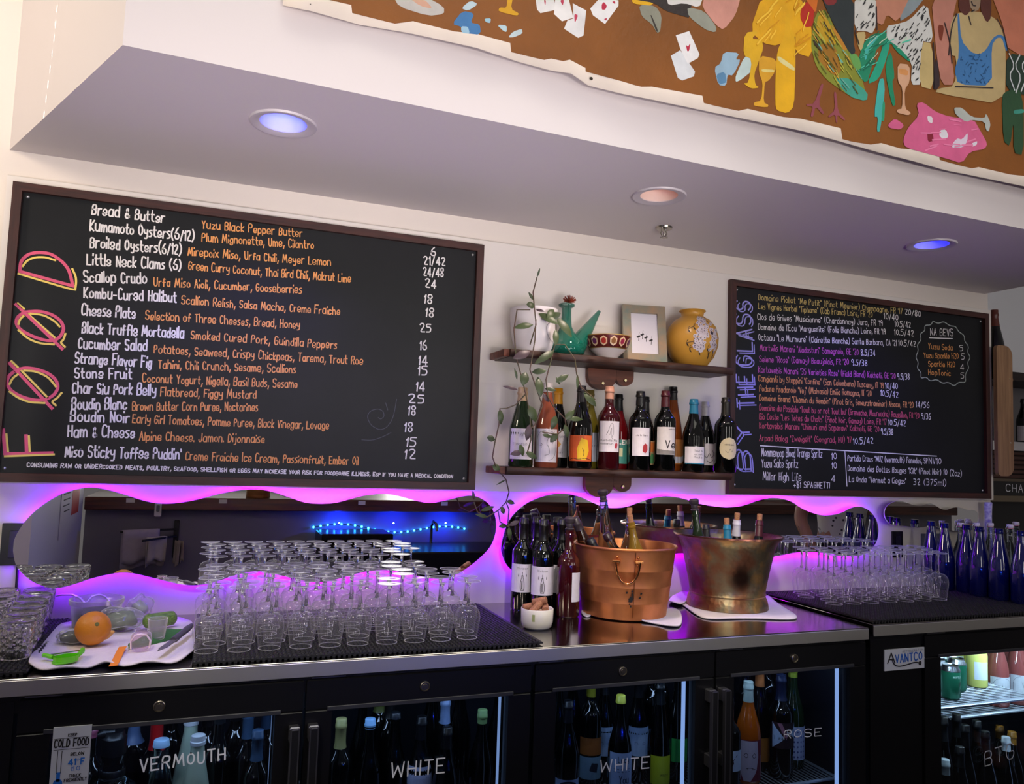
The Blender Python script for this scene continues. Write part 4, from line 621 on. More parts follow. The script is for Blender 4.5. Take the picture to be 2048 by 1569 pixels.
def add_leaf(mb, p, d, L, wd):
    d = Vector(d).normalized(); up = Vector((0, -1, .25)); s = d.cross(up).normalized(); nn = s.cross(d).normalized(); n = 6; vs = []
    for i in range(n + 1):
        f = i / n; ww = wd * math.sin(PI * min(1, f * .96 + .02)) ** .8 * (1 - .25 * f); c = Vector(p) + d * L * f + nn * (.10 * L * math.sin(PI * f))
        vs += [c - s * ww - nn * ww * .3, c, c + s * ww - nn * ww * .3]
    fs = []
    for i in range(n): a = i * 3; fs += [(a, a + 1, a + 4, a + 3), (a + 1, a + 2, a + 5, a + 4)]
    mb.add([v - o0 for v in vs], fs)
VINES = [  # stems as points in space
 [(0.95,-0.2,1.8044), (0.9648,-0.21,1.8704), (0.9595,-0.2,1.9378), (0.9545,-0.2,1.979), (0.9669,-0.2,2.0305)],
 [(0.9459,-0.2,1.9198), (0.8964,-0.21,1.9133), (0.8865,-0.215,1.8461), (0.8948,-0.22,1.7568), (0.9142,-0.22,1.7016), (0.9318,-0.225,1.6377), (0.948,-0.225,1.5742), (0.9544,-0.225,1.4941), (0.9437,-0.225,1.4537)],
 [(1.0393,-0.2,1.9208), (1.0357,-0.215,1.8263), (1.0179,-0.22,1.7548), (1.0023,-0.22,1.6913), (1.0091,-0.225,1.6342), (1.0315,-0.225,1.6029), (1.0721,-0.225,1.5674), (1.0766,-0.225,1.5397), (1.047,-0.225,1.514), (0.9936,-0.225,1.5198)],
 [(1.043,-0.2,1.8121), (1.0711,-0.21,1.8133), (1.1045,-0.22,1.7648), (1.1114,-0.22,1.7186), (1.1269,-0.225,1.6743), (1.1798,-0.225,1.6359)],
 [(0.9684,-0.2,1.8888), (0.9609,-0.215,1.8199), (0.9448,-0.22,1.72), (0.9658,-0.225,1.6641), (0.9907,-0.225,1.6055), (0.9666,-0.225,1.5428), (0.933,-0.225,1.5093)],
 [(0.9304,-0.22,1.6379), (0.9044,-0.21,1.6047), (0.8743,-0.2,1.5906), (0.8538,-0.2,1.5895), (0.8523,-0.2,1.5381), (0.8409,-0.2,1.4818), (0.8344,-0.2,1.4339), (0.851,-0.19,1.4024), (0.8942,-0.17,1.3627), (0.9138,-0.15,1.3217), (0.9083,-0.14,1.2885), (0.8816,-0.14,1.2608), (0.8899,-0.14,1.2237), (0.9257,-0.13,1.2066)],
 [(0.8816,-0.14,1.2608), (0.8462,-0.14,1.2397), (0.8114,-0.14,1.2555), (0.7982,-0.14,1.2873)], [(0.9083,-0.14,1.2885), (0.9198,-0.14,1.2643), (0.9216,-0.13,1.2228), (0.9257,-0.13,1.2066)]]
for v in VINES: stem.tube([Vector(p) - o0 for p in v], .0022, 5)
LEAVES = [((0.9669,-0.2,2.0305), (.3, 0, 1), .035, .004), ((0.9553,-0.2,1.9541), (-.5, 0, .7), .03, .007), ((0.9632,-0.2,1.9349), (-1, -.2, 0), .035, .014), ((0.9672,-0.2,1.922), (.5, -.2, -.1), .03, .006), ((0.9783,-0.2,1.9097), (1, -.3, -.5), .075, .016),
 ((1.0318,-0.2,1.9284), (-.6, -.3, -.6), .05, .014), ((0.9542,-0.21,1.8694), (-1, 0, -.25), .075, .012), ((1.0391,-0.21,1.9007), (.8, -.2, -1), .085, .018), ((1.0368,-0.21,1.8604), (-.1, -.2, -1), .06, .013), ((0.9427,-0.22,1.7785), (-1, -.1, -.45), .07, .016),
 ((1.0275,-0.22,1.7886), (-1, -.2, -.7), .095, .014), ((0.9312,-0.22,1.7109), (-.3, -.2, -1), .05, .018), ((0.9521,-0.22,1.7123), (.7, -.2, .1), .05, .012), ((0.9737,-0.22,1.6975), (.1, -.2, -1), .07, .017), ((0.901,-0.22,1.6845), (-.3, 0, 1), .04, .005), ((0.9039,-0.22,1.6524), (-1, 0, .15), .055, .007),
 ((1.0382,-0.22,1.6855), (.8, 0, .5), .055, .012), ((1.1152,-0.22,1.7155), (0, 0, -1), .05, .007), ((1.1409,-0.22,1.6589), (.8, -.2, -.9), .065, .016), ((0.9997,-0.22,1.6617), (.9, -.2, -.1), .04, .008), ((0.9435,-0.225,1.6029), (.5, 0, -1), .06, .018), ((0.9492,-0.225,1.542), (-.2, 0, -1), .055, .014),
 ((1.0722,-0.225,1.5641), (.6, 0, .6), .05, .012), ((1.0793,-0.225,1.5677), (1, 0, .0), .06, .010), ((1.0396,-0.225,1.5755), (-.3, 0, -1), .05, .014), ((1.0728,-0.225,1.5477), (.2, 0, -.9), .045, .012), ((1.0469,-0.225,1.5172), (-.7, 0, -.8), .04, .013), ((0.9264,-0.225,1.4531), (-1, 0, -.2), .045, .011), ((0.9385,-0.225,1.4535), (.8, 0, -.4), .045, .012),
 ((0.8539,-0.2,1.5863), (.1, 0, -1), .05, .012), ((0.8406,-0.2,1.4897), (-.8, 0, .2), .03, .012), ((0.839,-0.19,1.4069), (.9, 0, -.4), .03, .013), ((0.8942,-0.17,1.3627), (-.9, 0, -.5), .04, .003), ((0.9256,-0.13,1.2115), (.9, -.1, .4), .04, .009), ((0.9185,-0.13,1.2115), (-.9, 0, -.1), .03, .009), ((0.9257,-0.13,1.2066), (.1, 0, -1), .045, .009), ((0.895,-0.14,1.2722), (.3, 0, -.9), .025, .010), ((0.9117,-0.14,1.2918), (.9, 0, -.25), .03, .009),
 ((0.8462,-0.14,1.2397), (-1, 0, .2), .045, .007), ((0.7979,-0.14,1.2953), (-.2, 0, 1), .03, .006), ((0.8231,-0.14,1.2604), (.9, 0, .25), .05, .008), ((1.0528,-0.22,1.6782), (-.5, 0, .8), .03, .007), ((0.917,-0.225,1.4767), (.3, 0, -.9), .04, .012), ((1.0113,-0.2,1.8929), (.8, -.3, .5), .05, .016), ((0.9939,-0.225,1.5118), (.9, 0, -.2), .035, .008), ((1.0154,-0.22,1.6185), (-.6, 0, .7), .04, .009)]
for i, L in enumerate(LEAVES): add_leaf(leafp if i % 6 == 3 else leaf, L[0], L[1], L[2] * .95, L[3])
stem.build('vine_stems', M('6a4a44', .6, noise=.4, nscale=40, h2='4a5030'), t, 60)
leaf.build('leaves', M('4a5a34', .4, noise=.35, nscale=14, h2='36432a'), t, 60); o = leafp.build('purple_leaves', M('5a4850', .4, noise=.3, nscale=12), t, 60); o['label'] = 'dusky purple leaves'
# glass pitcher with long spout
pg = thin_glass('green_pitcher_glass', '5cc0a0', .35, .03); t = thing('glass_pitcher', 'emerald green glass pitcher with a long pointed spout', 'pitcher', on(1.126, -.095))
solidg = M('0f6a58', .05, spec=.7, coat=.4, alpha=.72)
MB().lathe([(1e-4, 0), (.055, 0), (.066, .012), (.067, .03), (.055, .055), (.030, .085), (.020, .105), (.017, .14), (.017, .170), (.028, .176), (.029, .182), (.024, .186), (.016, .184)], 36).build('flask', solidg, t, 60)
a, b = Vector((.035, -.01, .035)), Vector((.128, .0, .172))
m = MB(); m.tube([a + (b - a) * (i / 8) for i in range(9)], [.036 - .0305 * (i / 8) for i in range(9)], 20); m.build('spout', solidg, t, 60)
MB().lathe([(1e-4, .006), (.052, .006), (.062, .03), (1e-4, .036)], 30).build('liquid', M('06302a', .05), t, 50)
t = thing('dried_flower', 'dried orange flower head resting in the mouth of the green pitcher', 'flower', (1.130, -.098, ZU + .184))
m = MB(); rg = random.Random(2)
for i in range(46):
    a = rg.uniform(0, 2 * PI); e = rg.uniform(.1, 1.4); d = Vector((math.cos(a) * math.cos(e), math.sin(a) * math.cos(e), math.sin(e))); s = d.orthogonal().normalized() * .0035; p = Vector((.004, 0, .008))
    m.add([p - s, p + s, p + d * .024 + s * .6, p + d * .026 - s * .6], [(0, 1, 2, 3)])
m.build('petals', M('a8482c', .7, noise=.3, nscale=60), t); MB().tube([(0, 0, -.06), (.002, 0, .01)], .002).build('flower_stem', M('5a5030', .7), t)
# patterned bowl
t = thing('patterned_bowl', 'white bowl with a band of jewelled hexagons, on the upper shelf', 'bowl', on(1.275, -.125))
MB().lathe([(1e-4, 0), (.034, 0), (.036, .006), (.062, .030), (.076, .060), (.080, .075), (.077, .075), (.07, .055), (.05, .02), (1e-4, .012)], 40).build('bowl_body', M('e8dcd6', .25), t, 50)
m = MB(); m.lathe([(.0645, .032), (.0768, .058), (.0812, .0755)], 40); m.build('red_band', M('5a1a16', .3), t, 60); m = MB(); m.lathe([(.0815, .0745), (.0815, .0775), (.077, .0775)], 40); m.lathe([(.0655, .031), (.067, .034)], 40); m.build('gilt_rim', M('c8a060', .3, .7), t, 60)
for k in range(14):
    a0 = 2 * PI * k / 14; m = MB(); m2 = MB()
    def hexp(rr, off):
        out = []
        for q in range(6):
            b = PI / 6 + q * PI / 3; dz = rr * math.sin(b) * 1.25; da = rr * math.cos(b) / .074; z = .054 + dz; r_ = .0645 + (z - .032) * .40 + off + .0022; out.append((r_ * math.cos(a0 + da), r_ * math.sin(a0 + da), z))
        return out
    m.add(hexp(.0135, .0012), [(0, 1, 2, 3, 4, 5)]); h_ = m.build('hexagon_motif', M('e8c8a0', .35), t); m2.add(hexp(.0088, .0020), [(0, 1, 2, 3, 4, 5)]); m2.build('hexagon_centre', M(['6a1c5a', 'a83028', '8a5a2a', '9a2a4a'][k % 4], .35), h_)
# picture frame leaning on the wall
t = thing('picture_frame', 'mottled green marbled picture frame with a small ink drawing, leaning on the wall', 'picture frame', on(1.432, -.115), rot=(R(-11), 0, R(-14)))
mar = M('7a8478', .35, noise=.6, nscale=22, h2='a88a6c'); W, H, F = .160, .215, .030
m = MB()
for pts in ([(-W / 2, 0), (W / 2, 0), (W / 2 - F, F), (-W / 2 + F, F)], [(-W / 2, H), (-W / 2 + F, H - F), (W / 2 - F, H - F), (W / 2, H)], [(-W / 2, 0), (-W / 2 + F, F), (-W / 2 + F, H - F), (-W / 2, H)], [(W / 2, 0), (W / 2, H), (W / 2 - F, H - F), (W / 2 - F, F)]): m.prism(pts, -.012, .004)
m.build('frame_moulding', mar, t); MB().box(-W / 2 + .002, W / 2 - .002, .0042, .012, .002, H - .002).build('back_board', M('1a1412', .6), t)
p = MB().box(-W / 2 + F - .002, W / 2 - F + .002, -.004, .003, F - .002, H - F + .002).build('picture_sheet', M('d8d4dc', .4), t)
m = MB(); f = flat(-.0045)
for x, z in ((-.022, .1), (-.008, .108), (.006, .098), (.024, .088)): m.stroke([(x, z - .02), (x + .002, z)], .002, f); m.stroke([(x - .004, z - .006), (x + .004, z - .002)], .006, f); m.stroke([(x + .001, z), (x + .004, z + .012)], .001, f)
m.build('ink_drawing', INK, p)
# yellow vase
t = thing('ceramic_vase', 'round golden yellow vase painted with white hydrangeas, at the right of the upper shelf', 'vase', on(1.632, -.110))
vp = [(1e-4, 0), (.050, 0), (.056, .004), (.080, .035), (.094, .075), (.096, .105), (.086, .145), (.064, .172), (.046, .182), (.040, .188), (.042, .200), (.049, .206), (.048, .209), (.040, .208), (.034, .196), (1e-4, .19)]
MB().lathe(vp, 48).build('vase_body', M('d8a040', .3, noise=.12, nscale=8), t, 60)
def vr(z):
    for (a, z0), (b, z1) in zip(vp, vp[1:]):
        if z0 <= z <= z1 and z1 > z0: return a + (b - a) * (z - z0) / (z1 - z0)
    return .09
def vmap(off): return lambda u, v: ((vr(v) + off) * math.sin(u), -(vr(v) + off) * math.cos(u), v)
m = MB(); md = MB(); rg = random.Random(9)
for (cu, cz, ru, rz) in ((-.05, .10, .30, .032), (-.02, .135, .25, .025), (.55, .12, .25, .04), (.5, .07, .2, .03), (.02, .165, .2, .012), (-.15, .07, .22, .025)):
    for q in range(34):
        a = rg.uniform(0, 2 * PI); k = math.sqrt(rg.random()); u = cu - .15 + ru * k * math.cos(a); v = cz + rz * k * math.sin(a); s = .0062
        f = vmap(.0012 + .0003 * (q % 4)); m.add([f(u + s / .09 * math.cos(b), v + s * math.sin(b)) for b in [PI / 3 * i + q for i in range(6)]], [tuple(range(6))])
        if q % 2: f = vmap(.0026); md.add([f(u + .0022 / .09 * math.cos(b), v + .0022 * math.sin(b)) for b in [PI / 2 * i + q for i in range(4)]], [(0, 1, 2, 3)])
m.build('painted_blossoms', M('d8ccd4', .4), t); md.build('blossom_centres', M('6a5a68', .5), t)
m = MB(); f = vmap(.0016)
for p in ([(-.75, .125), (-.55, .135), (-.35, .15)], [(-.8, .075), (-.55, .08), (-.4, .095)], [(-.7, .055), (-.5, .065), (-.3, .045)], [(.05, .06), (.15, .045), (.2, .035)], [(.4, .055), (.5, .04)], [(-.2, .17), (0, .178), (.15, .165)]):
    for a, b in zip(p, p[1:]): m.add([f(a[0], a[1] - .001), f(b[0], b[1] - .001), f(b[0], b[1] + .001), f(a[0], a[1] + .001)], [(0, 1, 2, 3)])
    for i, (u, v) in enumerate(p):
        for s in (-1, 1): m.add([f(u, v), f(u + .05, v + s * .006 + .003), f(u + .1, v + s * .013), f(u + .03, v + s * .010)], [(0, 1, 2, 3)])
f2 = vmap(.0022); m.add([f2(.22 + .07 * math.cos(b), .115 + .008 * math.sin(b)) for b in [PI / 4 * i for i in range(8)]], [tuple(range(8))]); m.build('painted_foliage', M('2a2428', .5), t)
# ---------------- back-lit wavy mirrors ----------------
def mirror(label, pts, lit):
    t = thing('wavy_mirror', label, 'mirror', (0, 0, 0)); ym = -.045
    P = pts
    for _ in range(2): P = [q for a, b in zip(P, P[1:] + P[:1]) for q in ((a[0] * .75 + b[0] * .25, a[1] * .75 + b[1] * .25), (a[0] * .25 + b[0] * .75, a[1] * .25 + b[1] * .75))]
    MB().prism(P, ym, ym + .005).build('mirror_glass', M('f2f4f4', .0, 1.), t)
    if lit:
        n = len(P); A = sum(P[i][0] * P[(i + 1) % n][1] - P[(i + 1) % n][0] * P[i][1] for i in range(n)); s = 1 if A > 0 else -1; Q = []
        for i in range(n):
            a, b = P[i - 2], P[(i + 2) % n]; dx, dz = b[0] - a[0], b[1] - a[1]; L = math.hypot(dx, dz) or 1; Q.append((P[i][0] - s * dz / L * .008, -.028, P[i][1] + s * dx / L * .008))
        m = MB(); m.tube(Q[::2] + [Q[0]], .0035, 5, False); m.build('led_strip', LEDM, t)
        c = MB(); inn = [(P[i][0] - s * (P[(i + 2) % n][1] - P[i - 2][1]) / (math.hypot(P[(i + 2) % n][0] - P[i - 2][0], P[(i + 2) % n][1] - P[i - 2][1]) or 1) * .019, P[i][1] + s * (P[(i + 2) % n][0] - P[i - 2][0]) / (math.hypot(P[(i + 2) % n][0] - P[i - 2][0], P[(i + 2) % n][1] - P[i - 2][1]) or 1) * .019) for i in range(0, n, 3)]
        c.prism(inn, ym + .0052, -.0005); c.build('spacer_board', M('30283a', .6), t)
    else:
        cx = sum(p[0] for p in P) / len(P); cz = sum(p[1] for p in P) / len(P); MB().prism([(cx + (x - cx) * .6, cz + (z - cz) * .6) for x, z in P[::4]], ym + .0052, -.0005).build('spacer_board', M('30283a', .6), t)
    return t
LEDM = bpy.data.materials.new('led_light'); LEDM.use_nodes = True; nt = LEDM.node_tree; nt.nodes.clear()
o_ = nt.nodes.new('ShaderNodeOutputMaterial'); e_ = nt.nodes.new('ShaderNodeEmission'); tc = nt.nodes.new('ShaderNodeTexCoord'); sx_ = nt.nodes.new('ShaderNodeSeparateXYZ'); cr = nt.nodes.new('ShaderNodeValToRGB'); mr = nt.nodes.new('ShaderNodeMapRange')
mr.inputs[1].default_value = -.6; mr.inputs[2].default_value = 2.8; nt.links.new(tc.outputs['Object'], sx_.inputs[0]); nt.links.new(sx_.outputs[0], mr.inputs[0]); nt.links.new(mr.outputs[0], cr.inputs[0]); nt.links.new(cr.outputs[0], e_.inputs[0]); nt.links.new(e_.outputs[0], o_.inputs[0])
V_, G_ = (.17, 0, 1, 1), (.38, 0, .9, 1)           # the strip drifts from violet to magenta and back along the wall
el = cr.color_ramp.elements; el[0].position = 0; el[0].color = V_; el[1].position = 1; el[1].color = V_
for p_, c_ in ((.10, V_), (.19, (.20, 0, 1, 1)), (.25, G_), (.34, G_), (.42, V_), (.47, V_), (.56, (.27, 0, 1, 1)), (.72, G_), (.86, G_), (.93, V_)): q = el.new(p_); q.color = c_
e_.inputs[1].default_value = 52
MIRROR_L = [(-0.4886,1.13),(-0.4902,1.152),(-0.4861,1.176),(-0.4697,1.21),(-0.4491,1.239),(-0.4176,1.269),(-0.3814,1.293),(-0.344,1.306),(-0.3144,1.311),(-0.2748,1.306),(-0.2238,1.291),(-0.1718,1.273),(-0.1318,1.266),(-0.0917,1.267),(-0.0393,1.276),(0.0134,1.293),(0.0674,1.306),(0.1083,1.312),(0.1517,1.312),(0.1946,1.302),(0.2384,1.287),(0.2826,1.272),(0.3283,1.27),(0.3727,1.273),(0.4173,1.286),(0.4624,1.299),(0.515,1.305),(0.5558,1.302),(0.6057,1.29),(0.6546,1.278),(0.6884,1.276),(0.7374,1.287),(0.787,1.3),(0.8218,1.304),(0.8558,1.295),(0.8888,1.272),(0.9062,1.24),(0.913,1.203),(0.909,1.168),(0.8943,1.132),(0.8636,1.101),(0.8313,1.075),(0.7974,1.052),(0.7569,1.034),(0.7061,1.029),(0.6386,1.043),(0.5558,1.064),(0.4838,1.062),(0.4141,1.043),(0.3458,1.028),(0.2776,1.036),(0.2026,1.059),(0.1441,1.069),(0.0879,1.058),(0.0333,1.036),(-0.0238,1.028),(-0.0647,1.034),(-0.1042,1.045),(-0.1431,1.056),(-0.1791,1.067),(-0.2167,1.071),(-0.2483,1.067),(-0.2881,1.058),(-0.3256,1.044),(-0.3533,1.035),(-0.381,1.03),(-0.4116,1.037),(-0.444,1.055),(-0.4657,1.076),(-0.4802,1.096)]
MIRROR_C = [(0.9326,1.116),(0.9333,1.143),(0.9457,1.196),(0.9644,1.232),(1.002,1.268),(1.04,1.29),(1.099,1.31),(1.158,1.316),(1.221,1.306),(1.262,1.289),(1.305,1.272),(1.347,1.264),(1.41,1.269),(1.453,1.284),(1.519,1.305),(1.585,1.313),(1.655,1.303),(1.705,1.287),(1.777,1.276),(1.849,1.271),(1.921,1.278),(1.995,1.303),(2.069,1.314),(2.147,1.301),(2.199,1.27),(2.277,1.247),(2.333,1.243),(2.397,1.252),(2.452,1.276),(2.494,1.283),(2.542,1.271),(2.58,1.24),(2.599,1.203),(2.598,1.164),(2.585,1.13),(2.553,1.101),(2.505,1.082),(2.421,1.079),(2.318,1.096),(2.193,1.102),(2.096,1.087),(1.977,1.074),(1.861,1.087),(1.726,1.101),(1.617,1.103),(1.512,1.088),(1.409,1.065),(1.309,1.059),(1.211,1.068),(1.134,1.059),(1.078,1.043),(1.023,1.038),(0.986,1.045),(0.9523,1.071)]
MIRROR_R = [(2.631,1.249),(2.634,1.269),(2.648,1.288),(2.681,1.303),(2.717,1.308),(2.753,1.3),(2.79,1.29),(2.833,1.286),(2.864,1.294),(2.89,1.299),(2.916,1.291),(2.951,1.274),(2.983,1.27),(3.019,1.281),(3.046,1.283),(3.079,1.279),(3.112,1.271),(3.145,1.273),(3.167,1.265),(3.175,1.249),(3.169,1.219),(3.147,1.19),(3.107,1.173),(3.062,1.173),(3.018,1.184),(2.974,1.182),(2.941,1.195),(2.898,1.208),(2.846,1.195),(2.798,1.195),(2.744,1.203),(2.7,1.203),(2.661,1.208),(2.639,1.23)]
mirror('long wavy edged mirror glowing violet, below the food menu board', MIRROR_L, 1)
mirror('wavy edged mirror glowing magenta, behind the two ice buckets', MIRROR_C, 1)
mirror('small unlit wavy mirror, above the blue bottles', MIRROR_R, 0)
# outlets, cables and cards on the wall
def plate(label, x0, x1, z0, z1, n):
    t = thing('wall_outlet', label, 'outlet', (0, 0, 0)); MB().bbox(x0, x1, -.007, -.0005, z0, z1, .0015).build('cover_plate', M('0a0a0b', .25), t)
    m = MB(); xm = (x0 + x1) / 2; m.bbox(xm - .013, xm + .013, -.010, -.0072, z0 + .02, z1 - .02, .002); m.build('switch_insert', M('141416', .3), t); return t
plate('black outlet plate on the wall at the left edge, behind the tumblers', -.527, -.462, 1.090, 1.206, 1)
plate('black outlet plate on the wall below the small unlit mirror', 2.716, 2.774, 1.065, 1.176, 2)
m = MB(); m.tube([(-.482, -.006, 1.0905), (-.481, -.007, 1.04), (-.480, -.010, .97), (-.478, -.02, .944)], .004); tag(m.build('power_cable', M('0c0c0e', .4), None, 60), 'black power cable dropping from the left outlet to the counter', 'cable')
m = MB(); m.tube([(-0.381,-0.02,1.0068), (-0.3652,-0.02,1.0091), (-0.339,-0.03,1.01), (-0.3184,-0.04,1.0015), (-0.3037,-0.05,0.9878), (-0.2966,-0.05,0.993), (-0.2888,-0.04,1.0047), (-0.2726,-0.03,1.008), (-0.258,-0.02,1.0002), (-0.2474,-0.015,0.9863), (-0.2362,-0.012,0.967)], .0032); tag(m.build('power_cable', M('e8dcf0', .4), None, 60), 'white cable looping on the wall behind the plastic tub', 'cable')
t = thing('sign_card', 'grey card with a red panel, leaning on the wall behind the blue bottles', 'sign', (2.965, -.006, 1.01), rot=(R(-3), 0, 0))
MB().box(-.080, .080, -.004, 0, -.0535, .155).build('card', M('5a606e', .6), t); c = MB().box(.022, .075, -.005, -.0042, .06, .13).build('red_panel', M('b81c28', .5), t)
write(MB(), 'TNT', (.030, .10), (.068, .10), .018, .0025, flat(-.0056), .05).build('lettering', M('e8c8c8', .6), c)
# ---------------- things on the counter ----------------
ZC = .940; ZM = .950; ZC2 = .945; ZM2 = .957
rub = M('0c0c0e', .5, bump=.2, bscale=200)
def bar_mat(label, x0, x1, y0, y1, z, h, rz=0):
    t = thing('bar_mat', label, 'bar mat', ((x0 + x1) / 2, (y0 + y1) / 2, z + .0006), rz); X, Y = (x1 - x0) / 2, (y1 - y0) / 2
    m = MB(); m.box(-X, X, -Y, Y, .003, h - .003)
    p = .0125; nx = int(2 * X / p)
    for i in range(nx):
        x = -X + (i + .5) * p
        for s in (-1, 1): m.box(x - .0035, x + .0035, s * (Y + .001) - .001, s * (Y + .001) + .001, 0, h - .003)
    m.build('mat_base', rub, t)
    m = MB(); ny = int(2 * Y / .0105); nx = int(2 * X / .0105)
    for i in range(nx):
        for j in range(ny):
            cx, cy_ = -X + (i + .5) * .0105, -Y + (j + .5) * .0105; a, b = (.0048, .0026) if (i + j) % 2 else (.0026, .0048)
            m.add([(cx - a, cy_ - b, h - .003), (cx + a, cy_ - b, h - .003), (cx + a, cy_ + b, h - .003), (cx - a, cy_ + b, h - .003), (cx - a * .7, cy_ - b * .7, h), (cx + a * .7, cy_ - b * .7, h), (cx + a * .7, cy_ + b * .7, h), (cx - a * .7, cy_ + b * .7, h)],
                  [(4, 5, 6, 7), (0, 1, 5, 4), (1, 2, 6, 5), (2, 3, 7, 6), (3, 0, 4, 7)])
    m.build('woven_nubs', rub, t); return t
bar_mat('black rubber bar mat under the tumblers at the left end', -.655, -.338, -.585, -.045, ZC, .010)
bar_mat('long black rubber bar mat under the large block of wine glasses', -.012, .858, -.590, -.050, ZC, .010)
bar_mat('black rubber bar mat on the right fridge, under the smaller wine glasses', 2.006, 3.7, -.585, -.060, ZC2, .012)
# stemmed glasses, upside down
TG = thin_glass('stemware_glass', 'ffffff', .25, .02, .035)
RG = thin_glass('glass_rim', 'ffffff', .3, .05, .30); SG = clear_glass('stem_glass', 'ffffff')  # rim whiter than the bowl, its bright glint put into the material
def glass_kit(hh, rb, rr, rf):
    zb = hh * .56
    pr = [(rr, .0008), (rr + (rb - rr) * .45, zb * .28), (rb * .98, zb * .52), (rb, zb * .66), (rb * .95, zb * .80), (rb * .78, zb * .92), (rb * .5, zb * .985), (.006, zb)]
    bowl = MB().lathe(pr, 26); rim = MB().lathe([(rr + .0006, 0), (rr + .0008, .0014), (rr - .0006, .0014), (rr - .0006, 0)], 30)
    st = MB().lathe([(1e-4, zb - .001), (.007, zb + .0005), (.0042, zb + .008), (.0034, zb + .02), (.0034, hh - .016), (.0055, hh - .006), (.0075, hh - .003), (1e-4, hh - .0028)], 20)
    ft = MB().lathe([(1e-4, hh - .0022), (rf * .5, hh - .0016), (rf * .97, hh - .0006)], 30); ft.k = 1; ft.lathe([(rf * .97, hh - .0012), (rf, hh - .0008), (rf, hh), (rf * .97, hh + .0002), (rf * .95, hh - .0004)], 30)
    return bowl.mesh('bowl', TG, 60), st.mesh('stem', SG, 50), ft.mesh('foot', [TG, RG], 50), rim.mesh('rim', RG, 50)
def glass_at(kit, x, y, z, label, group):
    t = thing('wine_glass', label, 'wine glass', (x, y, z + .0004), rnd.uniform(0, 6), group); ob('bowl', kit[0], t); ob('stem', kit[1], t); ob('foot', kit[2], t); ob('rim', kit[3], t); return t
KL = glass_kit(.150, .0335, .026, .0315); rg = random.Random(21); NR = 6; cnt = 0
for r_ in range(NR):
    y = -.512 + r_ * .0755
    for c in range(10):
        x = .018 + c * .0722 + (.016 if r_ % 2 else 0) + rg.uniform(-.002, .002); yy = y + rg.uniform(-.003, .003) 
        if r_ >= 4 and c >= 9: continue
        glass_at(KL, x, yy, ZM + .0006, 'upturned wine glass on the long mat, %s row from the front, %s from the left' % (ORD[r_], ORD[c]), 'wine glasses on the long mat')
KR = glass_kit(.172, .0355, .028, .033)
for r_ in range(5):
    n = 9
    for c in range(n):
        x = 2.085 + c * .0835 + (.038 if r_ % 2 else 0) + rg.uniform(-.002, .002); y = -.34 + r_ * .069 + rg.uniform(-.002, .002)
        if y > -.075 or x > 2.66 + .03 * r_ or x < 2.05: continue
        glass_at(KR, x, y, ZM2 + .0006, 'upturned wine glass beside the blue bottles, %s row from the front, %s from the left' % (ORD[r_], ORD[c]), 'wine glasses on the right mat')
# cut crystal tumblers, upside down
CG = brightened_crystal('cut_crystal', .03)
def cut(a, z):
    if z < .016 or z > .070: return 1
    d = abs(((a * 8 / PI + z * 130) % 2) - 1); e = abs(((a * 8 / PI - z * 130) % 2) - 1); return 1 - .085 * (max(0, .42 - min(d, e)) / .42)
n = 16; out = [(.031, .0005), (.033, .004)] + [(.0335 + .0055 * i / n, .010 + .064 * i / n) for i in range(n + 1)] + [(.0385, .080), (.035, .083), (.024, .0815), (1e-4, .080)]
inn = [(1e-4, .070), (.030, .068), (.0325, .060), (.0295, .010), (.029, .0008)]
tm = MB(); tm.lathe(list(reversed(inn)) and [(.029, .0008), (.0295, .010), (.0325, .060), (.030, .068), (1e-4, .070)], 32)
tm.f = [tuple(reversed(f)) for f in tm.f]; tm.lathe([(.029, .0008)] + out, 64, mod=cut)
k = MB()
TM = tm.mesh('glass_body', CG, 25); sm = MB()
for i in range(12):
    a = PI * i / 6; sm.add([(.004 * math.cos(a - .5), .004 * math.sin(a - .5), .0826), (.021 * math.cos(a - .05), .021 * math.sin(a - .05), .0832), (.021 * math.cos(a + .05), .021 * math.sin(a + .05), .0832)], [(0, 1, 2)])
SMm = sm.mesh('base_star', CG)
for c in range(3):
    for r_ in range(7):
        x = -.385 - c * .083 + rg.uniform(-.002, .002) - .006 * r_; y = -.47 + r_ * .082 + rg.uniform(-.002, .002)
        if y > -.05 or x < -.64: continue
        t = thing('crystal_tumbler', 'upturned cut crystal tumbler, %s row back from the counter edge, %s from the towel side' % (ORD[r_], ORD[c]), 'tumbler', (x, y, ZM + .0008), rg.uniform(0, 6), 'crystal tumblers on the left mat')
        ob('glass_body', TM, t); ob('base_star', SMm, t)
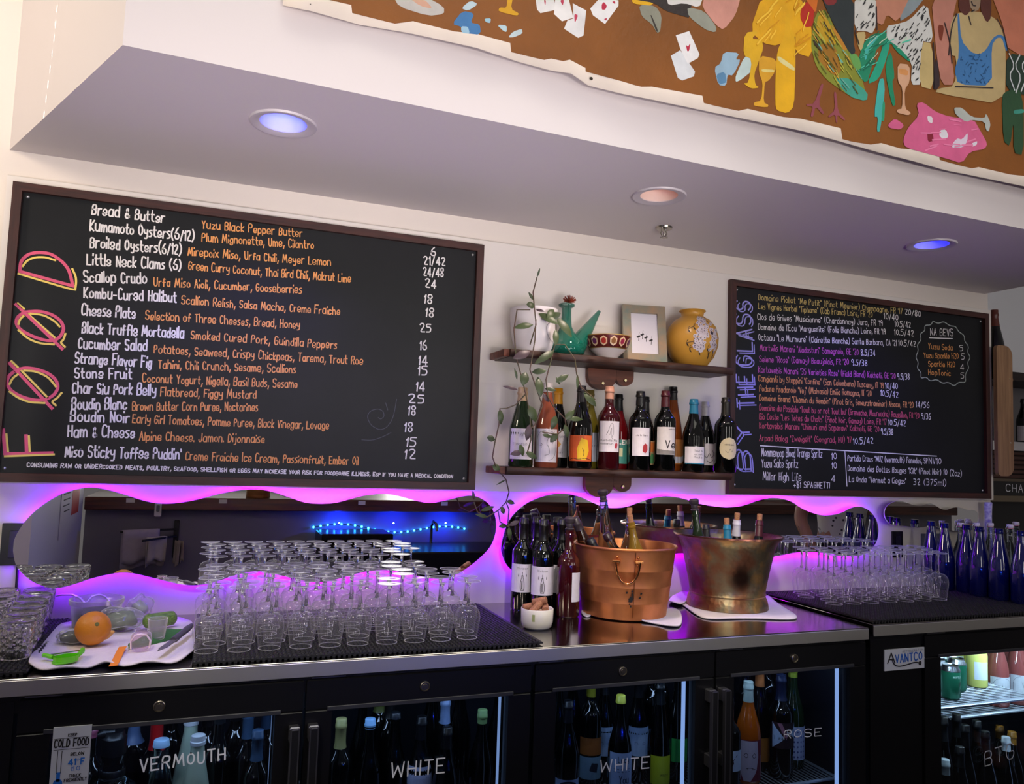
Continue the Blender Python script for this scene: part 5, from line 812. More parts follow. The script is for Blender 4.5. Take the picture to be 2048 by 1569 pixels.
# prep towel and the things on it
towm = M('eadfe2', .85, noise=.06, nscale=90, bump=.4, bscale=220)
def cloth(name, label, pts, z, h, cat='towel', seed=1, sub=10, mat=None, amp=.004):
    """a soft cloth: outline in the xy plane, filled as rings towards its centre, rippled"""
    P = [p[:2] for p in pts]; P = P + [P[0]]
    for _ in range(2): P = [q for a, b in zip(P, P[1:]) for q in ((a[0] * .75 + b[0] * .25, a[1] * .75 + b[1] * .25), (a[0] * .25 + b[0] * .75, a[1] * .25 + b[1] * .75))] ; P = P + [P[0]]
    P = P[:-1]; n = len(P); cx = sum(p[0] for p in P) / n; cy_ = sum(p[1] for p in P) / n; rg = random.Random(seed); ph = [rg.uniform(0, 6) for _ in range(4)]
    vs = []; K = 8
    for k in range(K):
        f = 1 - k / K
        for i, p in enumerate(P):
            x, y = cx + (p[0] - cx) * f, cy_ + (p[1] - cy_) * f; rp = amp * (.5 + .5 * math.sin(40 * x + ph[0]) * math.sin(34 * y + ph[1])) + (amp * 1.3 * (.5 + .5 * math.sin(i * .8 + ph[2])) if k == 0 else 0)
            vs.append((x, y, z + h + rp * (1 if k < 3 else .6)))
    vs.append((cx, cy_, z + h + amp * .5)); fs = [(k * n + i, k * n + (i + 1) % n, (k + 1) * n + (i + 1) % n, (k + 1) * n + i) for k in range(K - 1) for i in range(n)] + [((K - 1) * n + i, (K - 1) * n + (i + 1) % n, K * n) for i in range(n)]
    A = sum(P[i][0] * P[(i + 1) % n][1] - P[(i + 1) % n][0] * P[i][1] for i in range(n))
    if A < 0: fs = [tuple(reversed(f)) for f in fs]
    m = MB().add(vs, fs); o = m.build(name, mat or towm, None, 70); s = o.modifiers.new('thickness', 'SOLIDIFY'); s.thickness = .004; s.offset = -1
    return tag(o, label, cat)
tw = cloth('bar_towel', 'white bar towel with an orange stripe, under the prep vegetables at the left', [(-0.3492,-0.5384,0.945), (-0.3557,-0.3819,0.945), (-0.3465,-0.2172,0.945), (-0.3453,-0.0792,0.945), (-0.2954,-0.0894,0.945), (-0.1847,-0.0793,0.945), (-0.0799,-0.114,0.945), (-0.0305,-0.1107,0.945), (-0.0144,-0.2538,0.945), (-0.008,-0.4616,0.945), (-0.0211,-0.5615,0.945), (-0.058,-0.5875,0.945), (-0.1093,-0.5879,0.945), (-0.1604,-0.5798,0.945), (-0.1971,-0.5626,0.945), (-0.2282,-0.588,0.945), (-0.2838,-0.5982,0.945), (-0.3274,-0.5639,0.945)], ZC + .0045, .0008, seed=4, amp=.007)
m = MB(); a, b = Vector((-0.1692,-0.4307,0.9535)), Vector((-0.1722,-0.6055,0.9535)); s = Vector((.0085, .002, 0)); v = []
for i in range(7): q = a + (b - a) * i / 6; v += [(*(q - s)[:2], .9540 + .0012 * math.sin(i)), (*(q + s)[:2], .9540 + .0012 * math.sin(i))]
m.add(v, [(2 * i + 2, 2 * i + 3, 2 * i + 1, 2 * i) for i in range(6)]); m.build('orange_stripe', M('f08a28', .8), tw)
ZT = ZC + .0105
p = Vector((-0.2414,-0.4143,0.95)); t = thing('orange', 'part peeled orange standing on the bar towel', 'orange', (p.x, p.y + .03, ZT), rot=(R(65), 0, R(20)))
m = MB(); m.sphere((0, 0, 0), .040, 30, 20, (1, 1, .92)); o = m.build('peel', M('e08a1c', .45, noise=.18, nscale=10, bump=.35, bscale=160), t, 60); t.location.z += .0395
m = MB(); m.lathe([(1e-4, .0372), (.004, .0375), (.005, .0365)], 10); m.build('stem_scar', M('6a6a30', .7), t)
m = MB()
for k in range(7): a = .5 + k * .16; d = Vector((math.sin(a) * .9, -.35, -math.cos(a) * .3)).normalized() * .0395; m.sphere(d, .010, 8, 6, (1.2, .5, .9))
m.build('bare_pith', M('f0b860', .6), t, 60)
def spot_on(x, y, z=ZT): q = PZQ[(x, y)]; return (q[0], q[1], z)
q = (-0.261,-0.388,0.953); m = MB(); m.tube([(q[0] - .01, q[1] - .008, ZT + .002), (q[0] + .012, q[1] - .004, ZT + .004), (q[0] + .03, q[1] + .002, ZT + .004)], [.003, .005, .003], 6)
# peeler
q = Vector((-0.2757,-0.5327,0.953)); t = thing('peeler', 'lime green vegetable peeler lying on the towel in front of the orange', 'peeler', (q.x, q.y, ZT + .001), R(25))
gm = M('6cd81c', .35, spec=.5); m = MB()
m.plate([(-.028, -.004), (-.024, -.018), (-.008, -.024), (.012, -.020), (.024, -.008), (.022, .006), (.008, .012), (-.012, .010)], 0, .004)
for a in range(12): b0, b1 = 2 * PI * a / 12, 2 * PI * (a + 1) / 12; m.add([(.026 * math.cos(b0), -.006 + .018 * math.sin(b0), .004), (.026 * math.cos(b1), -.006 + .018 * math.sin(b1), .004), (.026 * math.cos(b1), -.006 + .018 * math.sin(b1), .014), (.026 * math.cos(b0), -.006 + .018 * math.sin(b0), .014)], [(0, 1, 2, 3)])
m.build('handle', gm, t, 50); m = MB(); m.tube([(-.022, .010, .010), (-.030, .026, .012), (-.034, .034, .012)], .005); m.tube([(.024, .0, .008), (.040, .018, .012), (.046, .034, .012)], .0055); m.build('fork', gm, t, 60)
MB().box(-.033, .045, .031, .036, .010, .012).build('blade', M('c0c4c8', .2, 1.), t)
# plastic tub with greens
q = Vector((-0.2572,-0.2366,0.945)); t = thing('deli_tub', 'round clear plastic tub holding dark greens, behind the orange', 'tub', (q.x - .004, q.y + .07, ZT - .002))
tubm = thin_glass('milky_plastic', 'f2f0f6', .2, .2, .18)
MB().lathe([(1e-4, .001), (.052, .001), (.055, .006), (.062, .060), (.066, .062), (.067, .074), (.064, .075), (.0635, .064), (.060, .060)], 36).build('tub_wall', tubm, t, 60)
MB().lathe([(1e-4, .003), (.050, .003), (.056, .042), (.03, .046), (1e-4, .044)], 24, mod=lambda a, z: 1 + .03 * math.sin(7 * a + z * 90)).build('chopped_greens', M('3a4a34', .7, noise=.5, nscale=60), t, 60)
# wrapped vegetables
wrapm = thin_glass('plastic_wrap', 'f4f6f4', .3, .12, .14); rg = random.Random(12)
def lumpy(name, c, r, sc3, mat, par, seed, amp=.18):
    m = MB(); m.sphere((0, 0, 0), 1, 22, 14); r0 = random.Random(seed); ph = [(Vector((r0.uniform(-1, 1), r0.uniform(-1, 1), r0.uniform(-1, 1))) * 6, r0.uniform(0, 6)) for _ in range(7)]
    m.v = [tuple(Vector((x * sc3[0], y * sc3[1], z * sc3[2])) * r * (1 + amp * sum(math.sin(d.dot(Vector((x, y, z))) + f) for d, f in ph) / 3) + Vector(c)) for x, y, z in m.v]
    return m.build(name, mat, par, 80)
q = Vector((-0.2864,-0.3943,0.95)); t = thing('wrapped_vegetable', 'grey green vegetable in crumpled plastic wrap, left of the orange', 'vegetable', (q.x, q.y + .035, ZT + .016), R(8))
lumpy('vegetable', (0, 0, 0), .019, (1.5, .9, .8), M('4a5448', .6, noise=.4, nscale=40), t, 3, .1); lumpy('plastic_wrap', (0, 0, .001), .023, (1.6, 1, .78), wrapm, t, 5)
q = Vector((-0.1929,-0.3118,0.95)); t = thing('wrapped_vegetable', 'pale greens bundled in crumpled clear plastic, between the orange and the small cups', 'vegetable', (q.x, q.y + .075, ZT + .026), R(25))
lumpy('greens', (0, 0, 0), .028, (1.5, .9, .8), M('8a9a78', .6, noise=.4, nscale=40), t, 8, .12); lumpy('plastic_wrap', (0, 0, .002), .034, (1.7, 1, .85), wrapm, t, 9, .26)
q = Vector((-0.1584,-0.2458,0.95)); t = thing('wrapped_vegetable', 'upper wad of clear plastic wrap in front of the cucumber', 'plastic wrap', (q.x + .0, q.y + .115, ZT + .034), R(-10))
lumpy('greens', (0, 0, 0), .022, (1, .9, .9), M('b0b8a8', .6, noise=.3, nscale=40), t, 13, .12); lumpy('plastic_wrap', (0, 0, 0), .030, (1.1, 1, 1.1), wrapm, t, 14, .3)
# cucumber, leaf
a, b = Vector((-0.1408,-0.25,0.9578)), Vector((-0.0618,-0.22,0.9716)); a.z = ZT + .022; b.z = ZT + .024
m = MB(); N = 12; m.tube([a + (b - a) * (i / N) for i in range(N + 1)], [.006, .017] + [.019] * (N - 3) + [.018, .010], 18)
t = m.build('cucumber', M('3c5a24', .35, noise=.5, nscale=30, stretch=(2, 14, 14), h2='7a9a48'), None, 60); tag(t, 'striped green cucumber lying behind the small cups', 'cucumber')
q = (-0.0927,-0.3874,0.95); m = MB(); vs = []
for i in range(11):
    f = i / 10; A_ = Vector((-0.1586,-0.4409,0.953)).lerp(Vector((-0.0237,-0.3,0.953)), f); wv = .034 * math.sin(PI * min(.96, f + .08)) ** .7
    for j in range(5): g = j / 4 - .5; vs.append((A_.x - .3 * g * wv, A_.y + .018 + g * wv * 1.7, ZT + .004 + .018 * math.sin(PI * f) * (.4 + g) + .004 * math.cos(g * 6)))
m.add(vs, [(i * 5 + j, i * 5 + 5 + j, i * 5 + 6 + j, i * 5 + 1 + j) for i in range(10) for j in range(4)])
o = m.build('banana_leaf', M('3a7a3a', .5, noise=.3, nscale=12, stretch=(4, 40, 4)), None, 60); s = o.modifiers.new('thickness', 'SOLIDIFY'); s.thickness = .0012; tag(o, 'folded green leaf on the towel under the paring knife', 'leaf')
# knife
t = thing('paring_knife', 'grey handled paring knife lying across the green leaf', 'knife', (0, 0, 0)); a, b, c = Vector((-0.0874,-0.5527,0.968)), Vector((-0.0566,-0.4647,0.972)), Vector((-0.0206,-0.3455,0.978))
d = (b - a).normalized(); s = Vector((-d.y, d.x, 0)).normalized()
m = MB(); up = Vector((0, 0, .001)); pr = [a, a + d * .03 - s * .009, b - s * .009, b + s * .006, a + d * .02 + s * .005]; m.add([p + up for p in pr] + [p - up for p in pr], [(0, 1, 2, 3, 4), (9, 8, 7, 6, 5)] + [(i + 5, (i + 1) % 5 + 5, (i + 1) % 5, i) for i in range(5)]); m.build('blade', M('8a8490', .35, .6), t)
MB().tube([b - d * .004, b + d * .008, b + (c - b) * .35, b + (c - b) * .7, c], [.007, .0085, .0075, .0085, .006], 10).build('handle', M('4a4652', .45), t, 60)
# small cups
def cup(label, px, r, h, mat, name='jigger_cup'):
    t = thing(name, label, 'cup', px); MB().lathe([(1e-4, 0), (r * .72, 0), (r * .76, .003), (r, h), (r * .94, h), (r * .72, .005), (1e-4, .004)], 26).build('cup_wall', mat, t, 60); return t
q = Vector((-0.1295,-0.4641,0.95)); t = thing('measuring_cup', 'tiny pink tinted clear measuring cup on the towel', 'cup', (q.x, q.y + .012, ZT + .001))
pk = thin_glass('pink_plastic', 'f6e4f0', .3, .1, .14); m = MB(); m.lathe([(1e-4, 0), (.019, 0), (.022, .004), (.024, .022), (.021, .036), (.014, .040), (.013, .044), (.016, .045)], 26); m.build('cup_wall', pk, t, 60)
m = MB(); m.tube([(-.020, -.0145, .004), (-.021, -.0145, .022), (-.012, -.019, .036), (0, -.021, .0385), (.012, -.019, .036), (.021, -.0145, .022), (.020, -.0145, .004)], .0022); m.build('arched_rim', M('f0d8ea', .4), t, 60)
q = Vector((-0.1075,-0.42,0.95)); cup('clear plastic shot cup behind the tiny measuring cup', (q.x + .008, q.y + .055, ZT + .003), .024, .050, tubm, 'shot_cup')
# ---------------- wine group, corks, buckets ----------------
wl2 = 'ece4ee'
def cork_label(seedtxt='Divicon'): return [(.060, .150, 1.25, wl2, [('label_print', '2a2428', many(corkscrew, T('Divicor', -.4, .4, .82, .006, .0008)))])]
gp2 = 'dark bottles with corkscrew labels'
def wb(x, y, label, turn=0, labels=None, glass='dark', h=.295, top='capsule', cap='0c0a0c', r=.0365): return bottle(label, 'bordeaux', (x, y, ZC + .0005), h=h, r=r, glass=glass, cap=cap, caplen=.22, top=top, labels=cork_label() if labels is None else labels, rot=R(-22 + turn), group=gp2)
wb(.988, -.125, 'black capped wine bottle with corkscrew label, leftmost of its group')
wb(1.046, -.095, 'black capped wine bottle second from the left behind the cork bowl')
wb(1.022, -.195, 'black capped wine bottle in front of its group, right behind the cork bowl')
wb(1.105, -.095, 'black capped wine bottle at the back of the group, next to the mirror')
wb(1.100, -.165, 'black capped wine bottle between the front bottle and the red bottle', 20)
b = bottle('opened red wine bottle with a grey stopper, touching the copper bucket side', 'bordeaux', (1.083, -.262, ZC + .0005), h=.270, r=.0365, glass='red', cap=None, top='stopper', labels=[(.05, .14, .55, wl2, [('label_print', '2a2428', L_([(.5, .6), (.9, .6)], [(.7, .4), (.7, .7)], wd=.002))])], rot=R(25), group='opened bottles on the counter')
t = thing('cork_bowl', 'white ceramic bowl filled with used corks, in front of the dark wine bottles', 'bowl', (.922, -.395, ZC + .0005))
cer = M('f0ead8', .2, spec=.6); MB().lathe([(1e-4, 0), (.036, 0), (.043, .006), (.047, .020), (.048, .056), (.0465, .058), (.044, .056), (.043, .02), (.036, .008), (1e-4, .007)], 40).build('bowl_body', cer, t, 50)
MB().add([cyl(.0484)(u, v) for u, v in ((-.034, .026), (-.026, .026), (-.026, .046), (-.034, .046))], [(0, 1, 2, 3)]).build('green_sticker', M('a8b070', .6), t)
ck = MB().lathe([(.0098, 0), (.0105, .002), (.0105, .040), (.0098, .042)], 18, Matrix.Translation((0, 0, -.021)), close=True); CKM = ck.mesh('cork', M('b07a58', .8, noise=.4, nscale=220, h2='8a5840'), 50)
for i, (dx, dy, dz, a, e, lab) in enumerate([(-.012, -.018, .062, 55, 50, 'brown cork leaning at the front left of the cork bowl'), (.004, -.006, .078, 75, -10, 'cork lying on top of the pile in the white bowl'), (.018, -.016, .060, 80, 100, 'wine stained cork end facing out at the right of the bowl'), (-.018, .012, .060, 80, 20, 'cork at the back left inside the white bowl'), (.012, .016, .062, 85, -40, 'cork at the back right inside the white bowl'), (0, -.022, .046, 88, 10, 'lowest cork inside the front of the white bowl')]):
    o = ob('wine_cork', CKM, None, (.922 + dx, -.395 + dy, ZC + dz), (R(a), 0, R(e + 60))); tag(o, lab, 'cork', 'corks in the white bowl')
# copper bucket
cop = M('e89a64', .46, .92, noise=.14, nscale=7, bump=.05, bscale=30, h2='b06a3c'); CB = (1.290, -.255)
t = thing('copper_bucket', 'shiny copper ice bucket with a drop handle and worn dark spots', 'bucket', (*CB, ZC + .004))
H = .218; rb, rt = .136, .164
def cr_(z): return rb + (rt - rb) * z / H
pr = [(1e-4, .002), (rb - .004, .002), (rb, 0)]
for z in (.03, .045, .150, .158): pass
zz = 0
for z in [.010, .045, .048, .051, .054, .095, .098, .101, .104, .146, .149, .152, .155, .214]: pr.append((cr_(z) + (.0012 if z in (.048, .051, .098, .101, .149, .152) else 0), z))
pr += [(rt + .004, .215), (rt + .006, .219), (rt + .003, .223), (rt - .002, .221), (rt - .004, .214), (rb - .002, .02), (1e-4, .018)]
MB().lathe(pr, 64).build('bucket_wall', cop, t, 45)
def on_side(r_off): return lambda u, z: ((cr_(z) + r_off) * math.sin(u), -(cr_(z) + r_off) * math.cos(u), z)
f = on_side(.003); a0 = -.46; m = MB()
for s in (-1, 1):
    u = a0 + s * .20; p = Vector(f(u, .184)); q = Vector(f(u, .18)); d = Vector((math.sin(u), -math.cos(u), 0)); tdir = Vector((math.cos(u), math.sin(u), 0))
    m.tube([p - d * .004, p + d * .010], .006, 10); m.tube([p + d * .010 - tdir * .012, p + d * .010 + tdir * .012], .0055, 10)
    for dz in (.012, -.012): c = Vector(f(u, .184 + dz)); m.sphere(c, .0045, 10, 6)
m.build('handle_lugs', M('d8945c', .2, 1.), t, 50)
hp = []
for k in range(25):
    a = PI * k / 24; u = a0 - .20 * math.cos(a) * 1.06; z = .182 - .066 * math.sin(a) ** .9; c = Vector(f(u, z)); d = Vector((math.sin(u), -math.cos(u), 0)); hp.append(c + d * (.012 - .004 * math.sin(a)))
MB().tube(hp, .0040, 10).build('drop_handle', M('d8945c', .2, 1.), t, 60)
m = MB(); u0 = -.32; m.add([f(u0, .01), f(u0 + .012, .01), f(u0 + .012, .212), f(u0, .212)], [(0, 1, 2, 3)]); m.build('side_seam', M('9a5c34', .3, 1.), t)
m = MB(); rg = random.Random(6)
for u, z, s in ((-.36, .070, .007), (-.38, .064, .009), (-.345, .082, .004), (-.35, .092, .004), (-.40, .052, .003), (-.16, .085, .004), (-.18, .072, .004), (-.19, .071, .003), (-.37, .045, .0035), (-.46, .088, .004), (-.33, .077, .003)):
    g = on_side(.0036); m.add([g(u + s * rg.uniform(.6, 1.2) / .15 * math.cos(k * PI / 4), z + s * rg.uniform(.6, 1.2) * math.sin(k * PI / 4)) for k in range(8)], [tuple(range(8))])
m.build('worn_spots', M('120c0a', .6), t)
# bottles in the copper bucket
gi = 'bottles in the copper bucket'
def inb(base, tip, label, kind, h, r, glass, top, cap=None, caplen=.2, labels=(), g=gi, name='wine_bottle', roll=0):
    d = (Vector(tip) - Vector(base)).normalized(); q = d.to_track_quat('Z', 'Y'); t = bottle(label, kind, base, h=h, r=r, glass=glass, cap=cap, caplen=caplen, top=top, labels=labels, group=g, name=name); STAND.pop(); t.rotation_euler = q.to_euler(); return t
zb = ZC + .03
def tipb(tip, base, hmax, label, kind, r, *a, g=gi, **k):
    v = Vector(tip) - Vector(base); h = min(hmax, v.length); d = v.normalized(); p0 = Vector(tip) - d * h
    return inb(tuple(p0), tip, label, kind, round(h, 4), r, *a, g=g, **k)
zb = .985
tipb((1.1209,-0.22,1.2445), (1.243, -.220, zb), .27, 'bottle with torn grey foil and gold collar leaning out of the copper bucket', 'champagne', .034, 'brown', 'capsule', cap='3a3034', caplen=.15)
tipb((1.1547,-0.265,1.1815), (1.272, -.297, zb), .22, 'black screw capped bottle lying low at the left of the copper bucket', 'bordeaux', .033, 'dark', 'capsule', cap='16181c', caplen=.2)
tipb((1.1935,-0.3,1.2027), (1.325, -.330, zb), .24, 'clear bottle with a dark maroon cap in the copper bucket', 'bordeaux', .033, 'clear', 'capsule', cap='2a1016', caplen=.10)
tipb((1.2502,-0.17,1.296), (1.285, -.175, zb), .31, 'tall clear bottle with a grey rubber stopper in the copper bucket', 'flute', .034, 'clear', 'stopper')
tipb((1.3123,-0.25,1.2347), (1.365, -.250, zb), .27, 'golden wine bottle closed with a pale cork in the copper bucket', 'burgundy', .034, 'gold', 'cork')
tipb((1.3602,-0.155,1.2516), (1.350, -.180, zb), .26, 'clear bottle with a brown cork behind the golden bottle', 'burgundy', .033, 'clear', 'cork')
# brass bucket
br_ = bpy.data.materials.new('tarnished_brass'); br_.use_nodes = True; nt = br_.node_tree; b_ = nt.nodes['Principled BSDF']; b_.inputs['Metallic'].default_value = 1; b_.inputs['Roughness'].default_value = .44
tc = nt.nodes.new('ShaderNodeTexCoord'); n1 = nt.nodes.new('ShaderNodeTexNoise'); n1.inputs['Scale'].default_value = 7; n1.inputs['Detail'].default_value = 4; rmp = nt.nodes.new('ShaderNodeValToRGB')
e = rmp.color_ramp.elements; e[0].position = .30; e[0].color = lin('5a4232'); e[1].position = .72; e[1].color = lin('b4aa84')
for p_, c_ in ((.42, '906448'), (.52, '8e8468'), (.60, 'c49c60')): q = e.new(p_); q.color = lin(c_)
vo = nt.nodes.new('ShaderNodeTexVoronoi'); vo.inputs['Scale'].default_value = 75; bp = nt.nodes.new('ShaderNodeBump'); bp.inputs['Strength'].default_value = .35; bp.inputs['Distance'].default_value = .003
nt.links.new(tc.outputs['Object'], n1.inputs['Vector']); nt.links.new(n1.outputs['Fac'], rmp.inputs[0]); nt.links.new(rmp.outputs[0], b_.inputs['Base Color']); nt.links.new(tc.outputs['Object'], vo.inputs['Vector']); nt.links.new(vo.outputs['Distance'], bp.inputs['Height']); nt.links.new(bp.outputs[0], b_.inputs['Normal'])
BB = (1.708, -.236); t = thing('brass_bucket', 'hammered tarnished brass ice bucket on a white napkin', 'bucket', (*BB, ZC + .006))
pr = [(1e-4, .003), (.136, .002), (.139, 0), (.138, .012), (.134, .030), (.128, .042), (.131, .047), (.128, .052), (.131, .075), (.140, .120), (.150, .165), (.160, .205), (.170, .228), (.183, .240), (.187, .243), (.186, .247), (.181, .247), (.166, .230), (.156, .205), (.128, .075), (.120, .02), (1e-4, .016)]
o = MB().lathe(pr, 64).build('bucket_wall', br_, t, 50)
MB().lathe([(.1835, .2415), (.1885, .2425), (.1880, .2480), (.1825, .2485)], 64).build('copper_rim', M('8a5a4a', .25, 1.), t, 60)
# a soft dark reflection on the front of the brass, painted into its colour
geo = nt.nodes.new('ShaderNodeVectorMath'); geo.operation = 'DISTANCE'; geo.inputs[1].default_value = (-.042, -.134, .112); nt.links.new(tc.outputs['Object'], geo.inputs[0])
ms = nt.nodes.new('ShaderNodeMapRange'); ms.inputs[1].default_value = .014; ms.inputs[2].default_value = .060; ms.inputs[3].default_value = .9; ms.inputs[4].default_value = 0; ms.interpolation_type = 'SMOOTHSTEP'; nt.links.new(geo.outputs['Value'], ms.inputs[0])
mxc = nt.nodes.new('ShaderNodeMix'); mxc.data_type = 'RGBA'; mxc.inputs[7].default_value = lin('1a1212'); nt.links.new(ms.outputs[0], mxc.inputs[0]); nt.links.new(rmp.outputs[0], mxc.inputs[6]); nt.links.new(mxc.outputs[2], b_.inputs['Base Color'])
gb = 'bottles in the brass bucket'
def tipc(tip, base, h, *a, **k): return tipb(tip, base, h, *a, g=gb, **k)
tipc((1.5957,-0.2,1.2705), (1.632, -.215, zb), .29, 'dark bottle with a grey rubber stopper, left in the brass bucket', 'burgundy', .034, 'green', 'stopper')
tipc((1.6844,-0.14,1.2161), (1.690, -.155, zb), .25, 'slim dark bottle behind the stoppered one in the brass bucket', 'burgundy', .033, 'dark', 'capsule', cap='121214', caplen=.2)
tipc((1.7052,-0.235,1.2252), (1.702, -.262, zb), .27, 'bottle with a teal capsule and pink brown cork in the brass bucket', 'burgundy', .033, 'dark', 'cork')
tipc((1.7548,-0.225,1.2419), (1.760, -.200, zb), .27, 'bottle with a white capsule and printed cork in the brass bucket', 'burgundy', .033, 'dark', 'cork')
tipc((1.8443,-0.235,1.2395), (1.800, -.275, zb), .27, 'bottle with a dark red capsule and tall cork, right in the brass bucket', 'burgundy', .033, 'dark', 'cork')
for o_t in [o for o in COL.objects if o.parent is None and o.get('group') == gb]:
    lb = o_t['label']; cl = '1c7aa0' if 'teal' in lb else 'd8d4e0' if 'white' in lb else '4a1420' if 'dark red' in lb else None
    if cl:
        h_ = max(c.bound_box[6][2] for c in COL.objects if c.parent == o_t and c.name.startswith('glass_body')); q = [(prof_r('burgundy', .033, .78) + .0008, .78 * h_)] + [(a * .033 + .0008, z * h_) for a, z in PROF['burgundy'] if z > .79]
        MB().lathe(q, 24).build('capsule', M(cl, .35), o_t, 50)
# napkins under the buckets
nap = M('e2d6dc', .85, noise=.06, nscale=60, bump=.3, bscale=200)
cloth('napkin', 'crumpled white napkin corner sticking out under the copper bucket', [(1.2666,-0.3867,0.943), (1.3328,-0.3479,0.943), (1.4531,-0.2598,0.943), (1.5045,-0.2099,0.943), (1.4806,-0.2983,0.943), (1.3715,-0.4728,0.943), (1.3246,-0.4906,0.943), (1.3011,-0.4299,0.943)], ZC + .0048, .0, seed=3, mat=nap, cat='napkin', amp=.002)
cloth('napkin', 'small folded napkin tip peeking out left of the copper bucket', [(1.1569,-0.2025,0.943), (1.181,-0.1907,0.943), (1.1617,-0.283,0.943), (1.1239,-0.3059,0.943)], ZC + .0048, 0, seed=5, mat=nap, cat='napkin', amp=.001)
cloth('napkin', 'white napkin spread flat under the brass bucket', [(1.5611,-0.194,0.943), (1.5836,-0.0866,0.943), (1.6902,-0.0054,0.943), (1.9317,0.1786,0.943), (2.0507,-0.014,0.943), (1.9095,-0.2686,0.943), (1.8299,-0.4714,0.943), (1.747,-0.4623,0.943), (1.6897,-0.4353,0.943), (1.6052,-0.4182,0.943), (1.5039,-0.4129,0.943), (1.5093,-0.3362,0.943)], ZC + .0046, 0, seed=7, mat=nap, cat='napkin', amp=.001)
cloth('napkin', 'loose white napkin between the two buckets', [(1.5326,-0.1341,0.943), (1.5287,-0.1879,0.943), (1.5559,-0.2019,0.943), (1.6459,-0.0979,0.943), (1.7325,0.0082,0.943), (1.639,-0.017,0.943)], ZC + .0058, .004, seed=9, mat=nap, cat='napkin', amp=.003)
# blue water bottles and swing-top bottles
BLB = [(2.8426,-0.112,0.957), (2.842,-0.183,0.957), (2.8504,-0.2526,0.957), (2.8473,-0.3283,0.957), (2.8487,-0.4013,0.957), (2.8565,-0.4626,0.957)]
for i, p in enumerate(BLB):
    bottle('open cobalt blue water bottle, %s from the left in the row on the right mat' % ORD[i], 'flute', (p[0], p[1] + .02, ZM2 + .001), h=.268, r=.0385, glass='blue', top='none', group='cobalt blue bottles', name='water_bottle', rot=i)
SWM = None
for i, p in enumerate([(2.9925,-0.1,1.2235), (3.0869,-0.1,1.213), (3.1662,-0.12,1.2086), (3.1856,-0.16,1.2019), (3.3966,-0.05,1.1928), (3.2706,-0.2,1.1974)]):
    t = bottle('clear swing top bottle with a white and pink stopper, %s behind the blue bottles' % ORD[i], 'burgundy', (p[0] + .02, p[1] + .01, ZM2 + .001), h=.245, r=.036, glass='clear', top='none', group='swing top bottles', name='swing_top_bottle')
    if SWM is None:
        SWM = (MB().lathe([(1e-4, .262), (.013, .262), (.014, .258), (.014, .250), (.012, .247), (1e-4, .247)], 18).mesh('stopper', M('f0e4e8', .35), 50), MB().lathe([(.0125, .2472), (.0132, .2440), (.0115, .2435)], 18).mesh('rubber_ring', M('e8909c', .5), 50),
               MB().tube([(.017, 0, .258), (.022, .004, .245), (.019, 0, .225), (.0165, -.004, .216), (0, -.017, .214), (-.0165, -.004, .216), (-.019, 0, .225), (-.022, .004, .245), (-.017, 0, .258), (0, 0, .2625), (.017, 0, .258)], .0013, 6).mesh('wire_bail', M('c8c8cc', .3, 1.), 60))
    for mm in SWM: ob(mm.name.split('.')[0], mm, t)
p = (3.2416,-0.03,1.2727); t = thing('straw_bundle', 'purple and white patterned paper wrapped tube standing by the wall', 'wrapped tube', (p[0], -.04, ZM2 + .001))
MB().lathe([(1e-4, 0), (.014, 0), (.015, .30), (.017, .345), (.0155, .348), (1e-4, .346)], 16).build('wrapped_tube', M('8a78c8', .5, noise=.9, nscale=60, h2='e8e4f4'), t, 40)
# ---------------- inside the fridges ----------------
gf = ['bottles in the vermouth fridge door', 'bottles behind the first white door', 'bottles behind the second white door', 'bottles behind the rose door']
def fb(px, y, label, g, kind, h, r, glass, cap, labels=(), rot=-15, top='capsule', cl=.2, z=SH, name='wine_bottle'):
    return bottle(label, kind, (px[0], y, z + .001), h=h, r=r, glass=glass, cap=cap, caplen=cl, labels=labels, group=gf[g], rot=R(rot), top=top, name=name)
lb = 'aebfdc'
# vermouth door
t = fb((-0.1583,-0.45,0.7717), -.44, 'big round shouldered jug with a black pourer cap behind the cold food sticker', 0, 'bordeaux', .275, .062, 'clear', None, top='none', name='jug')
m = MB(); m.lathe([(.026, .262), (.027, .300), (.022, .304), (.021, .315), (1e-4, .316)], 20); m.tube([(0, 0, .308), (-.022, -.005, .310), (-.034, -.006, .306)], [.014, .012, .008], 10); m.lathe([(.028, .215), (.028, .228), (.026, .23)], 20); m.build('pourer_cap', M('0c0c0e', .4), t, 50)
fb((-0.0745,-0.4,0.7513), -.40, 'bottle with a bright red capsule in the vermouth fridge', 0, 'bordeaux', .325, .037, 'dark', 'c01c20', cl=.25)
t = fb((-0.0717,-0.47,0.7671), -.475, 'clear bottle with a pale blue plastic pour stopper in the vermouth fridge', 0, 'flute', .292, .040, 'clear', '9ac0e0', cl=.05)
for i, (px, y) in enumerate((((-0.0148,-0.4,0.7581), -.395), ((-0.0058,-0.48,0.7552), -.48))):
    t = fb(px, y, ('back', 'front')[i] + ' frosted pale green bottle with a silver screw cap', 0, 'flute', .315 - .02 * i, .038, 'frost', 'c8ccd0', cl=.07)
